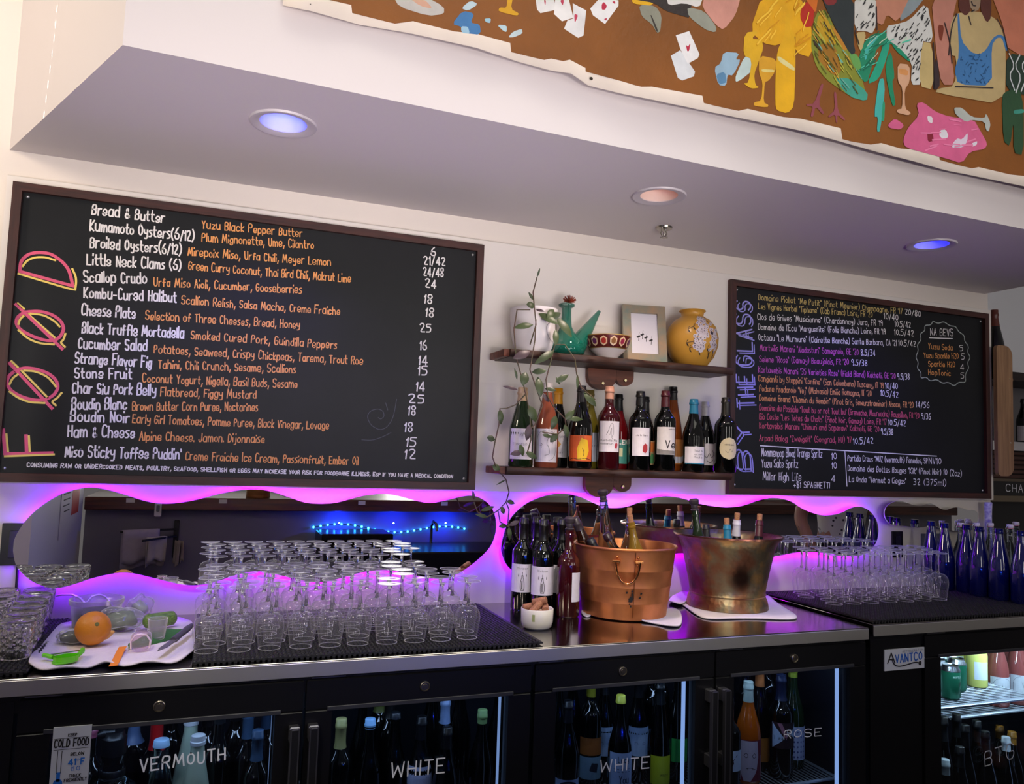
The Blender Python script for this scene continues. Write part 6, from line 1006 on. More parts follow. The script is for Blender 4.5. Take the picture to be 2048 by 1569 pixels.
for i, (px, y, c, cl) in enumerate((((0.0599,-0.42,0.7726), -.42, '16181c', .1), ((0.1261,-0.42,0.7548), -.41, '36506e', .22), ((0.1482,-0.47,0.7425), -.47, '36506e', .24), ((-0.1399,-0.3,0.7392), -.30, '6a86b8', .3), ((-0.2092,-0.4,0.7656), -.40, 'a0506a', .1), ((0.0368,-0.3,0.724), -.30, '101216', .2), ((0.1004,-0.3,0.7379), -.30, '101216', .2), ((0.1735,-0.35,0.7385), -.36, '28405e', .2), ((-0.0528,-0.25,0.7157), -.25, '14161a', .2))):
    fb(px, y, ['dark bottle with clear glass stopper in the vermouth fridge', 'slate blue capped bottle near the vermouth door handle', 'front slate blue capped bottle nearest the vermouth door handle', 'bottle with a tall pale blue wrapper behind the jug', 'pink topped bottle beside the cold food sticker', 'dark bottle behind the silver capped frosted bottles', 'dark bottle at the back under the letters TH', 'blue capped bottle at the far right back of the vermouth fridge', 'dark bottle behind the red capped one'][i], 0, 'bordeaux', [.335, .325, .292, .33, .31, .32, .33, .32, .32][i], .034, 'dark', c, cl=cl)
# first white door
def mono(col, txt='n o'): return [(.08, .165, 1.2, col, [('label_print', '3a4468', many(T(txt, -.4, .4, .4, .012), rules))])]
W1 = [((0.3549,-0.46,0.7505), -.46, 'bottle with a cream green capsule and yellow picture label, left of WHITE', 'bordeaux', .297, 'a8a468', .24, [(.02, .115, 1.2, 'a8c0d8', [('label_print', 'c8a030', area_([(-.9, .05), (.9, .05), (.9, .8), (-.9, .8)])), ('label_print', '4a3018', L_([(-.3, .2), (-.1, .6), (.1, .3), (.3, .65), (.4, .2)], wd=.003))])]),
 ((0.4275,-0.38,0.749), -.37, 'bottle with an orange wax top in the first white door', 'burgundy', .335, 'e88a20', .1, ()), ((0.429,-0.46,0.7416), -.465, 'bottle with a pale blue wax top in the first white door', 'burgundy', .292, '8ac0f0', .08, ()),
 ((0.5055,-0.35,0.743), -.34, 'bottle with a black capsule beside a green stripe', 'bordeaux', .335, '141414', .25, ()), ((0.4929,-0.3,0.7233), -.28, 'bottle with an olive green capsule at the back left', 'bordeaux', .33, '7a8440', .25, ()), ((0.5176,-0.44,0.7367), -.44, 'silver ringed dark bottle in front of the W', 'burgundy', .292, '1a1e26', .05, ()),
 ((0.648,-0.42,0.7475), -.41, 'bottle with a frosted blue capsule above the letter E', 'burgundy', .315, '7890b8', .22, [(.02, .095, 1.2, 'a8bcdc', ())]), ((0.621,-0.5,0.738), -.497, 'bottle with a blue sky picture label under the letter E', 'burgundy', .265, '0c0e12', .2, [(.02, .120, 1.2, '3c86c4', [('label_print', 'd8c840', area_([(-.5, .55), (-.3, .5), (-.2, .7), (-.4, .8)])), ('label_print', 'b8d0e4', area_([(-.9, .1), (.9, .1), (.5, .45), (-.2, .3)]))])]),
 ((0.5611,-0.46,0.7238), -.46, 'dark bottle with a pale lilac label below WHITE', 'burgundy', .285, '0c0e12', .2, mono('a8b0d8')), ((0.7402,-0.46,0.7283), -.46, 'bottle with a sage green wax top, right of WHITE', 'burgundy', .288, '7a9a62', .12, [(.02, .09, 1.2, 'b4c4dc', ())]),
 ((0.8326,-0.35,0.7114), -.34, 'bottle with a yellow green top at the right back', 'burgundy', .325, 'b0b040', .1, ()), ((0.733,-0.3,0.7213), -.28, 'bottle with a white top at the back, right of the E', 'burgundy', .33, 'b8c8d0', .06, ()), ((0.6519,-0.28,0.7216), -.26, 'bottle with a pale top at the back above the T', 'burgundy', .33, 'a0b4b0', .06, ())]
for px, y, l, k, h, c, cl, lab in W1: fb(px, y, l, 1, k, h, .0345, 'dark', c, lab, cl=cl)
lucy = [(.05, .145, 1.2, '9cb4e0', [('label_print', '1c2438', many(T('Lucy', -.3, .5, .72, .016, .0018, .3), T('n o m u n', -.6, .6, .52, .003), T('u m o n o', -.6, .6, .44, .003), T('You', -.2, .5, .12, .02, .002, .3)))])]
W2 = [((1.0007,-0.46,0.7441), -.46, 'dark bottle with an arched label at the left of the second white door', 'burgundy', .292, '0a0c12', .2, [(.01, .085, 1.25, '9cb4e0', [('label_print', '14182a', L_([(-.7, .0), (-.7, .8), (0, .95), (.7, .8), (.7, 0)], wd=.006))])]),
 ((1.0289,-0.34,0.7399), -.33, 'dark bottle with a mint top at the back left', 'burgundy', .335, '88a8a0', .03, ()), ((1.0988,-0.3,0.7263), -.29, 'dark bottle with a navy top at the back', 'burgundy', .33, '20305a', .08, ()), ((1.1283,-0.36,0.7502), -.35, 'bottle with an olive capsule and a brown and blue label', 'bordeaux', .33, '7c7c20', .2, [(.10, .15, 1.2, '8a5020', ()), (.03, .095, 1.2, '7090a8', [('label_print', '182030', area_([(-.2, .4), (.4, .3), (.5, .7), (0, .75)]))])]),
 ((1.1658,-0.47,0.7529), -.47, 'bottle with a lime top and a label in flowing script', 'burgundy', .298, 'c4c84a', .07, lucy), ((1.1907,-0.34,0.7432), -.32, 'dark bottle with a pointed collar label behind the script label', 'burgundy', .32, '0c0e12', .2, mono('8aa0c0')), ((1.295,-0.36,0.7186), -.35, 'dark bottle with a triangular white label', 'burgundy', .31, '0c0e12', .2, mono('90a8cc')),
 ((1.3101,-0.45,0.7775), -.45, 'dark bottle with a lime green label by the second white door frame', 'flute', .322, '0a0e10', .2, [(.0, .115, 1.0, 'a8b820', [('label_print', '2a3010', T('MNTO', -.1, .6, .5, .006))])]), ((1.3798,-0.3,0.7312), -.29, 'bottle with a moss green capsule at the back', 'bordeaux', .34, '6c7020', .2, ()), ((1.4325,-0.27,0.7193), -.25, 'second bottle with a moss green capsule at the back', 'bordeaux', .34, '70741c', .2, ()), ((1.42,-0.38,0.7459), -.38, 'dark bottle with a bright green label by the light tube', 'burgundy', .32, 'b0b8bc', .03, [(.06, .13, .8, '2c9a48', ())])]
for px, y, l, k, h, c, cl, lab in W2: fb(px, y, l, 2, k, h, .0345, 'dark', c, lab, cl=cl)
face = [(.012, .135, 1.3, '6a1c34', [('label_art', 'b8b0c8', area_([(-.55, .0), (-.15, .0), (.25, .25), (.38, .6), (.3, .98), (-.85, .98), (-.85, .3)])), ('label_print', '1c1428', L_([(-.55, .62), (-.4, .7), (-.28, .62), (-.4, .56), (-.55, .62)], [(-.05, .62), (.1, .7), (.2, .62), (.08, .56), (-.05, .62)], [(-.4, .3), (-.2, .34), (.15, .30)], [(-.3, .32), (-.3, .28)], [(0, .33), (.0, .29)], wd=.0015)), ('label_script', 'd8b0b8', L_([(.7, .1), (.7, .6)], wd=.003))])]
W3 = [((1.5282,-0.5,0.7345), -.495, 'dark bottle with a small white guitar label by the handle', 'bordeaux', .27, .037, 'dark', '0a0c10', .2, [(.065, .125, 1.0, 'b8ccec', [('label_print', '3a1c24', many(area_([(-.4, .3), (-.1, .2), (.1, .4), (0, .6), (-.3, .55)]), L_([(0, .5), (.4, .8)], wd=.002)))])]),
 ((1.6278,-0.46,0.7537), -.46, 'orange wine bottle with a drawn face on its label', 'burgundy', .303, .039, 'orange', 'b0c0b4', .2, face), ((1.7342,-0.4,0.7536), -.385, 'dark bottle with an orange brown capsule and brown label', 'burgundy', .325, .037, 'dark', 'c87840', .2, [(.03, .105, 1.2, '9a6428', ())]),
 ((1.7565,-0.46,0.7683), -.455, 'dark bottle with a geometric pink and blue label lettered TR', 'bordeaux', .315, .039, 'dark', '1a2440', .25, [(.095, .175, 1.2, '2a1820', [('label_art', 'a8c4e8', area_([(-.95, .0), (-.95, .98), (-.1, .4)])), ('label_art', 'a8c4e8', area_([(.95, .98), (.95, .3), (.3, .55)])), ('label_art', '9a6a80', area_([(-.6, .98), (-.3, .98), (.1, .5), (0, .35)])), ('label_print', 'd8e0f0', T('R', .05, .35, .5, .022, .002)), ('label_print', '0c0a10', T('T regno', -.85, .5, .35, .010, .0015))])]),
 ((1.8537,-0.42,0.7511), -.40, 'pale green bottle with an olive capsule and a dotted label', 'burgundy', .325, .038, 'green', '90a030', .12, [(.03, .135, 1.25, 'b0bce0', [('label_print', '28387a', many(*[area_([(u - .06, v), (u, v + .035), (u + .06, v), (u, v - .035)]) for u in (-.75, -.5, -.25, 0, .25, .5, .75) for v in (.1, .25, .4, .55, .7, .85)]))])]),
 ((1.7588,-0.3,0.7334), -.28, 'dark bottle with a navy capsule at the back left', 'bordeaux', .33, .036, 'dark', '1c2840', .2, ()), ((1.8595,-0.3,0.7319), -.27, 'dark bottle with a navy capsule at the back centre', 'bordeaux', .33, .036, 'dark', '1c3050', .2, ())]
for px, y, l, k, h, r, gl, c, cl, lab in W3: fb(px, y, l, 3, k, h, r, gl, c, lab, cl=cl)
# words drawn on the doors, the sticker and the nameplate
dd = [o for o in COL.objects if o.name.split('.')[0] == 'door']; yg = -.6002
def on_door(d, txt, a, b, h, wd=.0034, nm_='chalk_word', jit=.25): return write(MB(), txt, a, b, h, wd, flat(yg), jit).build(nm_, M('e0e4ec', .6), d)
A = [(-0.1036,0.7202),(0.0716,0.7287)]; on_door(dd[0], 'VERMOUTH', (A[0][0], A[0][1]), A[1], .026)
A = [(0.4588,0.646),(0.5936,0.6432)]; on_door(dd[1], 'WHITE', A[0], A[1], .034)
A = [(1.034,0.5966),(1.185,0.5909)]; on_door(dd[2], 'WHITE', A[0], A[1], .030)
A = [(1.649,0.6265),(1.789,0.6222)]; on_door(dd[3], 'ROSE', A[0], A[1], .022, .0024)
A = [(2.485,0.4584),(2.623,0.4702)]; on_door(dd[4], 'BTG', A[0], A[1], .048, .0034)
d = dd[0]; S = [(-0.2765,0.8332),(-0.2038,0.8308),(-0.1979,0.6366),(-0.2741,0.6464)]
x0, x1, zt_ = S[0][0], S[1][0], S[0][1]; ht = .175; ys = -.6103
st = MB().box(x0, x1, ys, -.6062, zt_ - ht, zt_).build('temperature_sticker', M('c8ccd2', .5), d); WW = x1 - x0
def sx(f): return x0 + WW * f
def sz(f): return zt_ - ht * f
fl = flat(ys - .0006)
m = MB(); write(m, 'KEEP', (sx(.40), sz(.115)), (sx(.62), sz(.115)), .0055, .0014, fl, 0); write(m, 'COLD FOOD', (sx(.06), sz(.235)), (sx(.94), sz(.235)), .0155, .0026, fl, 0); m.stroke([(sx(.05), sz(.135)), (sx(.95), sz(.135))], .001, fl); m.stroke([(sx(.05), sz(.265)), (sx(.95), sz(.265))], .001, fl)
write(m, 'BELOW', (sx(.50), sz(.345)), (sx(.84), sz(.345)), .006, .0014, fl, 0); write(m, 'CHECK', (sx(.50), sz(.60)), (sx(.80), sz(.60)), .0058, .0013, fl, 0); write(m, 'FREQUENTLY', (sx(.38), sz(.65)), (sx(.96), sz(.65)), .0058, .0013, fl, 0)
for k in range(3): m.stroke([(sx(.06), sz(.74 + .022 * k)), (sx(.42), sz(.74 + .022 * k))], .0007, fl); m.stroke([(sx(.60), sz(.72 + .022 * k)), (sx(.94), sz(.72 + .022 * k))], .0007, fl)
m.stroke([(sx(.16), sz(.54)), (sx(.16), sz(.28))], .0011, fl); m.stroke([(sx(.27), sz(.54)), (sx(.27), sz(.28))], .0011, fl); m.build('black_print', INK, st)
m = MB(); write(m, '41', (sx(.46), sz(.455)), (sx(.64), sz(.455)), .012, .0026, fl, 0); write(m, 'F', (sx(.78), sz(.455)), (sx(.86), sz(.455)), .012, .0026, fl, 0); m.stroke([(sx(.70) + .0022 * math.cos(k), sz(.40) + .0022 * math.sin(k)) for k in range(7)], .0008, fl); write(m, '(5 C)', (sx(.54), sz(.52)), (sx(.76), sz(.52)), .0065, .0011, fl, 0)
m.add([fl(sx(.215) + .009 * math.cos(PI * k / 8), sz(.66) + .009 * math.sin(PI * k / 8)) for k in range(16)], [tuple(range(16))]); m.add([fl(sx(.165), sz(.64)), fl(sx(.265), sz(.64)), fl(sx(.265), sz(.53)), fl(sx(.165), sz(.53))], [(0, 1, 2, 3)]); m.build('blue_print', M('1c6cc8', .5), st)
fr2 = bpy.data.objects['back_bar_fridge.001']; S = [(2.051,0.8595),(2.223,0.8644),(2.224,0.7953),(2.052,0.7953)]; yq = -.594
x0, x1, z1, z0 = S[0][0], S[1][0], (S[0][1] + S[1][1]) / 2, (S[2][1] + S[3][1]) / 2
npl = MB().box(x0, x1, yq, -.5902, z0, z1).build('nameplate', M('d4d6da', .4), fr2); WW, HH = x1 - x0, z1 - z0; fl = flat(yq - .0006)
m = MB(); write(m, 'VANTCO', (x0 + WW * .27, z0 + HH * .36), (x0 + WW * .93, z0 + HH * .42), HH * .36, .0042, fl, 0); m.build('blue_lettering', M('1c5cb8', .5), npl)
m = MB(); write(m, 'A', (x0 + WW * .07, z0 + HH * .36), (x0 + WW * .25, z0 + HH * .36), HH * .46, .0048, fl, 0); m.stroke(chaikin([(x0 + WW * .18, z0 + HH * .5), (x0 + WW * .24, z0 + HH * .24), (x0 + WW * .36, z0 + HH * .16), (x0 + WW * .55, z0 + HH * .22), (x0 + WW * .75, z0 + HH * .32), (x0 + WW * .90, z0 + HH * .24)]), .004, fl); m.add([fl(x0 + WW * .88 + .007 * math.cos(PI * k / 6), z0 + HH * .25 + .007 * math.sin(PI * k / 6)) for k in range(12)], [tuple(range(12))]); m.build('black_lettering', INK, npl)
m = MB(); write(m, 'REFRIGERATION', (x0 + WW * .44, z0 + HH * .80), (x0 + WW * .96, z0 + HH * .84), HH * .10, .0009, fl, 0); m.build('grey_lettering', M('6a6a70', .5), npl)
# the bright fridge: two wire shelves, cans, juice, rose bottles
def wshelf(x0, x1, y0, y1, z):
    m = MB(); m.tube([(x0, y0, z - .006), (x1, y0, z - .006), (x1, y1, z - .006), (x0, y1, z - .006), (x0, y0, z - .006)], .0055)
    for i in range(int((y1 - y0) / .015)): y = y0 + .008 + i * .015; m.tube([(x0, y, z - .0022), (x1, y, z - .0022)], .0022, 5)
    return m.build('wire_shelf', wire, fr2)
wshelf(2.24, 2.87, -.50, -.08, .628); wshelf(2.62, 3.5, -.36, -.07, .530)
ar = area('fridge_lamp', (2.75, -.535, .835), (2.75, -.30, .50), .9, 5.5, (.80, .95, 1.0), .02); ar2 = area('fridge_lamp', (.8, -.52, .838), (.8, -.25, .45), 2.3, 2.2, (.55, .72, 1.0), .02)
CAN = None
for i, p in enumerate([(2.5024,-0.44,0.6264), (2.6165,-0.405,0.6125), (2.5703,-0.36,0.6117), (2.6647,-0.33,0.6087)]):
    t = thing('drink_can', ('front dark green can with leaf drawing on the fridge shelf', 'green can right behind the leaf can', 'green can half hidden by the fridge door frame', 'green can at the back of the can group')[i], 'can', (p[0] + (.02, .02, -.02, -.02)[i], (-.44, -.372, -.36, -.290)[i], .629), R(-20), 'green drink cans')
    if CAN is None:
        CAN = (MB().lathe([(.024, 0), (.028, .002), (.0325, .012), (.0325, .098)], 28).mesh('can_wall', M('1e6a50', .3, .5), 50), MB().lathe([(.0325, .098), (.032, .102), (.027, .114), (.0265, .118), (.025, .118), (.024, .115), (1e-4, .115)], 28).mesh('can_lid', M('b8c0c4', .25, 1.), 40))
    ob('can_wall', CAN[0], t); ob('can_lid', CAN[1], t)
    if i == 0:
        m = MB(); mp = cyl(.0330)
        for (u, v, du, dv) in ((.010, .02, .014, .02), (.012, .03, .018, .012), (.005, .02, -.012, .022), (.014, .045, .010, .022)): m.add([mp(u, v), mp(u + du * .6 + dv * .2, v + dv * .4), mp(u + du, v + dv), mp(u + du * .3 - dv * .2, v + dv * .6)], [(0, 1, 2, 3)])
        m.build('leaf_print', M('0c3020', .4), t); m = MB(); write(m, 'HOPTEA', (-.008, .078), (.022, .078), .007, .001, mp, 0); m.build('can_lettering', M('8ab0a8', .4), t)
for i, p in enumerate([(2.775,-0.34,0.6034), (2.7681,-0.26,0.6055), (2.8506,-0.25,0.5968), (2.7601,-0.24,0.6004), (2.9237,-0.24,0.5888)]):
    t = thing('juice_bottle', 'pale yellow juice bottle with a gold cap, %s from the front on the fridge shelf' % ORD[i], 'bottle', (p[0], (-.345, -.25, -.26, -.17, -.17)[i], .629), R(-25), 'yellow juice bottles')
    if i == 0: JB = (MB().lathe([(1e-4, 0), (.033, 0), (.036, .004), (.036, .115), (.030, .140), (.017, .158), (.0145, .165), (.0145, .180), (1e-4, .180)], 28).mesh('juice_body', M('d4dc78', .12, spec=.6), 50), MB().lathe([(.016, .168), (.016, .185), (1e-4, .186)], 18).mesh('gold_cap', M('c89858', .35, .8), 50), label_patch('bordeaux', .0366, .3, .03, .095, .7).mesh('paper_label', M('c8d8e4', .5)))
    for mm in JB: ob(mm.name.split('.')[0], mm, t)
for i, p in enumerate([(2.9438,-0.3,0.5009), (3.0556,-0.3,0.4955), (3.0953,-0.22,0.4852), (3.0242,-0.2,0.4947)]):
    bottle('clear bottle of pink wine with a white label, %s on the lower fridge shelf' % ORD[i], 'champagne', (p[0], (-.30, -.30, -.20, -.19)[i], .531), h=.285, r=.041, glass='pink', cap='a8b4bc', caplen=.12, labels=[(.02, .115, 1.1, 'c8d4e0', [('label_print', '4a4a58', L_([(-.8, .05), (-.8, .95), (.8, .95), (.8, .05), (-.8, .05)], [(-.2, .2), (.2, .2), (.3, .4), (0, .5), (-.1, .7)]))])], rot=R(-25), group='pink bottles on the lower fridge shelf')
for i, p in enumerate([(2.4825,-0.45,0.5672), (2.6041,-0.4,0.5515), (2.5747,-0.45,0.5384), (2.6874,-0.42,0.5241), (2.6691,-0.45,0.5108), (2.4105,-0.5,0.5173), (2.4454,-0.5,0.4922)]):
    bottle('dark bottle in the lower half of the bright fridge, %s from the door frame' % ORD[i], 'burgundy', (p[0], p[1], .161), h=p[2] - .161, r=.037, glass='dark', cap='16181a', caplen=.2, group='dark bottles low in the bright fridge')
for i, (p, c) in enumerate((((2.3953,-0.52,0.4595), 'a8b8c0'), ((2.962,-0.3,0.4441), '8a6020'), ((2.9417,-0.35,0.4492), '8a6020'), ((2.8261,-0.42,0.4595), 'b8c4cc'))):
    bottle(('white capped bottle', 'bottle with a mustard capsule', 'second bottle with a mustard capsule', 'bottle with a white collar')[i] + ' low in the bright fridge, ' + ('by the door frame', 'behind the letter T', 'behind the letter G', 'above the letter T')[i], 'burgundy', (p[0], p[1], .161), h=p[2] - .161, r=.038, glass='dark', cap=c, caplen=.16, group='capped bottles low in the bright fridge')
# ---------------- the bar opposite: it shows only in the mirrors ----------------
YF = -2.46
t = thing('bar_counter', 'dark stained wooden bar counter across the aisle, seen in the mirrors', 'bar counter', (0, 0, 0))
red = wood('6a3420', '3a1a10', (2, 30, 30), .35)
MB().bbox(-.64, 6.0, -3.15, YF, 1.055, 1.128, .004).build('bar_top', red, t)
struct(MB().box(-.64, 6.0, YF - .14, YF - .06, 0, 1.0545).build('wall_bar', M('7a7684', .6)))
for p in ((-0.4103,2.4,1.109), (0.0811,2.4,1.1118), (0.8958,2.4,1.1117), (1.4305,2.4,1.1077), (4.3987,2.4,1.1063)):
    tag(MB().box(p[0] - .022, p[0] + .022, YF + .001, YF + .003, 1.098, 1.122).build('shelf_tag', M('e8e6e4', .5)), 'small white paper tag on the edge of the bar, seen in the mirror', 'tag', 'paper tags on the bar edge')
p = (-0.2643,2.4,1.0621); t = thing('bottle_opener', 'white wall mounted bottle opener on the bar edge, seen in the mirror', 'bottle opener', (p[0], YF + .001, 1.02))
MB().bbox(-.018, .018, 0, .012, 0, .085, .005).build('opener_plate', M('e4e2e4', .3), t); MB().bbox(-.009, .009, .0122, .022, .03, .065, .003).build('opener_lip', M('5a5a5e', .3, 1.), t)
# towel rail
p = (-0.1623,2.4,0.9998); q = (-0.4401,2.4,0.9429); t = thing('towel_rail', 'black swing arm towel rail below the bar, seen in the mirror', 'towel rail', (0, 0, 0)); zt_ = .985; yr = YF - .055
m = MB(); m.bbox(p[0] - .014, p[0] + .014, yr, yr + .02, .78, .995, .003); m.build('upright', blackm, t)
m = MB(); m.tube([(p[0], yr + .02, .945), (q[0], yr + .17, .945)], .006); m.build('arm', blackm, t, 60); m = MB(); m.tube([(p[0], yr + .02, .905), (q[0] + .12, yr + .25, .905)], .006); m.build('arm', blackm, t, 60)
def hanging(label, a, b, z, drop, col, stripe=None, seed=1):
    """towel folded over a rail from a to b"""
    m = MB(); n = 14; k = 7; rg = random.Random(seed); ph = rg.uniform(0, 6); A, B = Vector(a), Vector(b); d = (B - A).normalized(); s = Vector((-d.y, d.x, 0))
    for side in (-1, 1):
        vs = []
        for i in range(n + 1):
            P_ = A.lerp(B, i / n)
            for j in range(k + 1):
                f = j / k; o = s * side * (.009 + .006 * f * math.sin(i * .9 + ph)); vs.append((P_.x + o.x, P_.y + o.y, z + .008 * (1 - f) - drop * (1 if side > 0 else .85) * f + .01 * f * math.sin(i * .5 + ph)))
        m.add(vs, [(i * (k + 1) + j, (i + 1) * (k + 1) + j, (i + 1) * (k + 1) + j + 1, i * (k + 1) + j + 1) for i in range(n) for j in range(k)])
    o = m.build('hand_towel', M(col, .85, noise=.08, nscale=40), None, 60); so = o.modifiers.new('thickness', 'SOLIDIFY'); so.thickness = .003; tag(o, label, 'towel')
hanging('wide grey towel over the upper arm of the rail, seen in the mirror', (p[0] - .09, yr + .065, 0), (q[0] + .01, yr + .165, 0), .945, .20, 'b8aeb0', seed=2)
hanging('smaller cream towel over the lower arm of the rail, seen in the mirror', (p[0] - .05, yr + .085, 0), (p[0] - .14, yr + .155, 0), .905, .15, 'c8beb4', seed=5)
hanging('cream towel with a dark edge hanging at the rail upright, seen in the mirror', (p[0] + .005, yr + .03, 0), (p[0] + .035, yr + .10, 0), .875, .13, 'b0a090', seed=7)
# black sink unit and the blue string lights behind it
t = thing('underbar_sink', 'black underbar sink station below the blue string lights, seen in the mirror', 'sink', (0, 0, 0))
x0 = (0.626,2.2,0.9615)[0]; x1 = 2.4
m = MB(); m.bbox(x0, x1, -2.50, -2.00, .10, .86, .006); m.build('sink_cabinet', M('0c0c10', .3), t)
m = MB(); m.bbox(x0, x0 + .42, -2.50, -2.20, .862, .945, .006); m.build('speed_rail', M('0a0a0e', .25), t)
m = MB(); m.tube([(x0 + .72, -2.44, .86), (x0 + .72, -2.44, .97), (x0 + .72, -2.40, 1.0), (x0 + .72, -2.33, .99), (x0 + .72, -2.31, .95)], .009, 10); m.build('faucet', M('8a8a92', .15, 1.), t, 60)
t = thing('string_lights', 'string of glowing blue bulbs under the bar, seen in the mirror', 'string lights', (0, 0, 0)); bl = emitter('blue_bulb', '2a9cff', 22); pts = []
xa, xb = (0.6146,2.4,0.9715)[0], (1.5878,2.4,0.946)[0]
for i in range(24):
    f = i / 23; x = xa + (xb - xa) * f; z = .955 + .022 * math.sin(f * 9) - .02 * f; pts.append((x, YF - .045, z))
MB().tube(pts, .002, 5).build('cable', M('101018', .5), t)
BM = MB().sphere((0, 0, 0), .0065, 10, 6).mesh('bulb', bl, 60)
for q_ in pts: ob('bulb', BM, t, q_)
for f in (.15, .5, .85):
    l = bpy.data.lights.new('string_glow', 'POINT'); l.energy = 2.2; l.color = (.01, .03, 1); l.shadow_soft_size = .004; o = bpy.data.objects.new('string_glow', l); COL.objects.link(o); o.location = (xa + (xb - xa) * f, YF + .01, .985)
# tag on the white partition at the left
a, b = (-0.645,1.6795,1.157), (-0.645,2.2364,1.1199); ya, yb_ = -.06 - a[1], -.06 - b[1]
t = thing('wall_notice', 'white notice with a red panel hanging on the left partition, seen in the mirror', 'notice', (0, 0, 0)); ym_ = (ya + yb_) / 2; w2 = abs(ya - yb_) / 2
c = MB().box(-.644, -.642, ym_ - w2, ym_ + w2, .97, 1.27).build('notice_sheet', M('d8d4d0', .5), t); MB().box(-.6418, -.6412, ym_ - w2 * .9, ym_ - w2 * .1, 1.06, 1.20).build('red_panel', M('c01424', .5), t)
m = MB(); g = lambda u, v: (-.6411, u, v)
for k, (aa, bb) in enumerate(((.1, .85), (.15, .8), (.2, .85), (.15, .7))): m.stroke([(ym_ + w2 * aa, 1.18 - .028 * k), (ym_ + w2 * bb, 1.18 - .028 * k)], .006, g)
m.build('printed_lines', INK, t)
# glassware and a bottle waiting on the bar
for i, (x, y, h) in enumerate(((3.95, -2.62, .09), (4.05, -2.70, .11), (5.05, -2.60, .10))):
    t = thing('bar_tumbler', 'clear water glass on the bar by the leaning customer, %s from the wall side' % ORD[i], 'glass', (x, y, 1.1285), 0, 'water glasses on the bar'); MB().lathe([(1e-4, .001), (.026, 0), (.034, h), (.0325, h), (.0245, .006), (1e-4, .006)], 24).build('glass_wall', TG, t, 50)
bottle('bottle with a yellow label on the bar, seen in the small mirror', 'bordeaux', (3.80, -2.60, 1.1285), h=.26, r=.036, glass='dark', cap='e8d020', caplen=.3, labels=[(.05, .14, 1.2, 'e8d020')], rot=R(160))
p = (0.282,2.4,1.1498); t = thing('wooden_canister', 'brown wooden canister on the bar, seen at the top of the long mirror', 'canister', (p[0], YF - .12, 1.1285)); MB().lathe([(1e-4, 0), (.07, 0), (.072, .005), (.072, .11), (.066, .112), (.064, .01), (1e-4, .01)], 30).build('canister_wall', wood('a8703c', '7a4a24', (3, 3, 30)), t, 50)
p = (0.4385,2.4,1.1521); t = thing('plate', 'pale plate leaning on the bar beside the wooden canister, seen in the mirror', 'plate', (p[0] + .02, YF - .10, 1.215), rot=(R(-80), 0, 0)); MB().lathe([(1e-4, 0), (.05, 0), (.085, .008), (.084, .011), (.05, .004), (1e-4, .004)], 30).build('plate_body', M('d8d8d4', .3), t, 50)
# ---------------- people ----------------
def skin_mesh(name, chains, mat, par, sub=2):
    """chains: lists of (point, radius); the first point of the first chain is the root; points that coincide are one joint"""
    vs, rad, es, idx = [], [], [], {}
    for ch in chains:
        prev = None
        for p, r in ch:
            k = tuple(round(c, 4) for c in p)
            if k not in idx: idx[k] = len(vs); vs.append(p); rad.append(r)
            if prev is not None: es.append((prev, idx[k]))
            prev = idx[k]
    me = bpy.data.meshes.new(name); me.from_pydata(vs, es, []); me.materials.append(mat); o = ob(name, me, par)
    s = o.modifiers.new('skin', 'SKIN'); s.use_smooth_shade = True; u = o.modifiers.new('smooth', 'SUBSURF'); u.levels = sub; u.render_levels = sub
    for i, r in enumerate(rad): rr = r if isinstance(r, tuple) else (r, r); me.skin_vertices[0].data[i].radius = rr
    me.skin_vertices[0].data[0].use_root = True
    return o
def hand(wr, d, side, curl=.5):
    """five finger chains from the wrist; d along the hand, side towards the thumb"""
    wr, d, side = Vector(wr), Vector(d).normalized(), Vector(side).normalized(); n = d.cross(side).normalized(); out = []; pal = wr + d * .055
    ch = [(tuple(wr), .026), (tuple(pal), (.036, .018))]
    out.append(ch)
    for k, (o, L) in enumerate(((.026, .078), (.009, .086), (-.009, .080), (-.026, .062))):
        b = wr + d * .088 + side * o; p1 = b + d * L * .42 + n * L * .12 * curl; p2 = p1 + d * L * .30 + n * L * .25 * curl; p3 = p2 + d * L * .22 + n * L * .3 * curl
        out.append([(tuple(pal), (.036, .018)), (tuple(b), .0105), (tuple(p1), .0095), (tuple(p2), .0088), (tuple(p3), .0072)])
    b = wr + d * .03 + side * .030; p1 = b + d * .03 + side * .022 + n * .01; p2 = p1 + d * .03 + side * .008 + n * .008
    out.append([(tuple(wr), .026), (tuple(b), .013), (tuple(p1), .0108), (tuple(p2), .0085)])
    return out
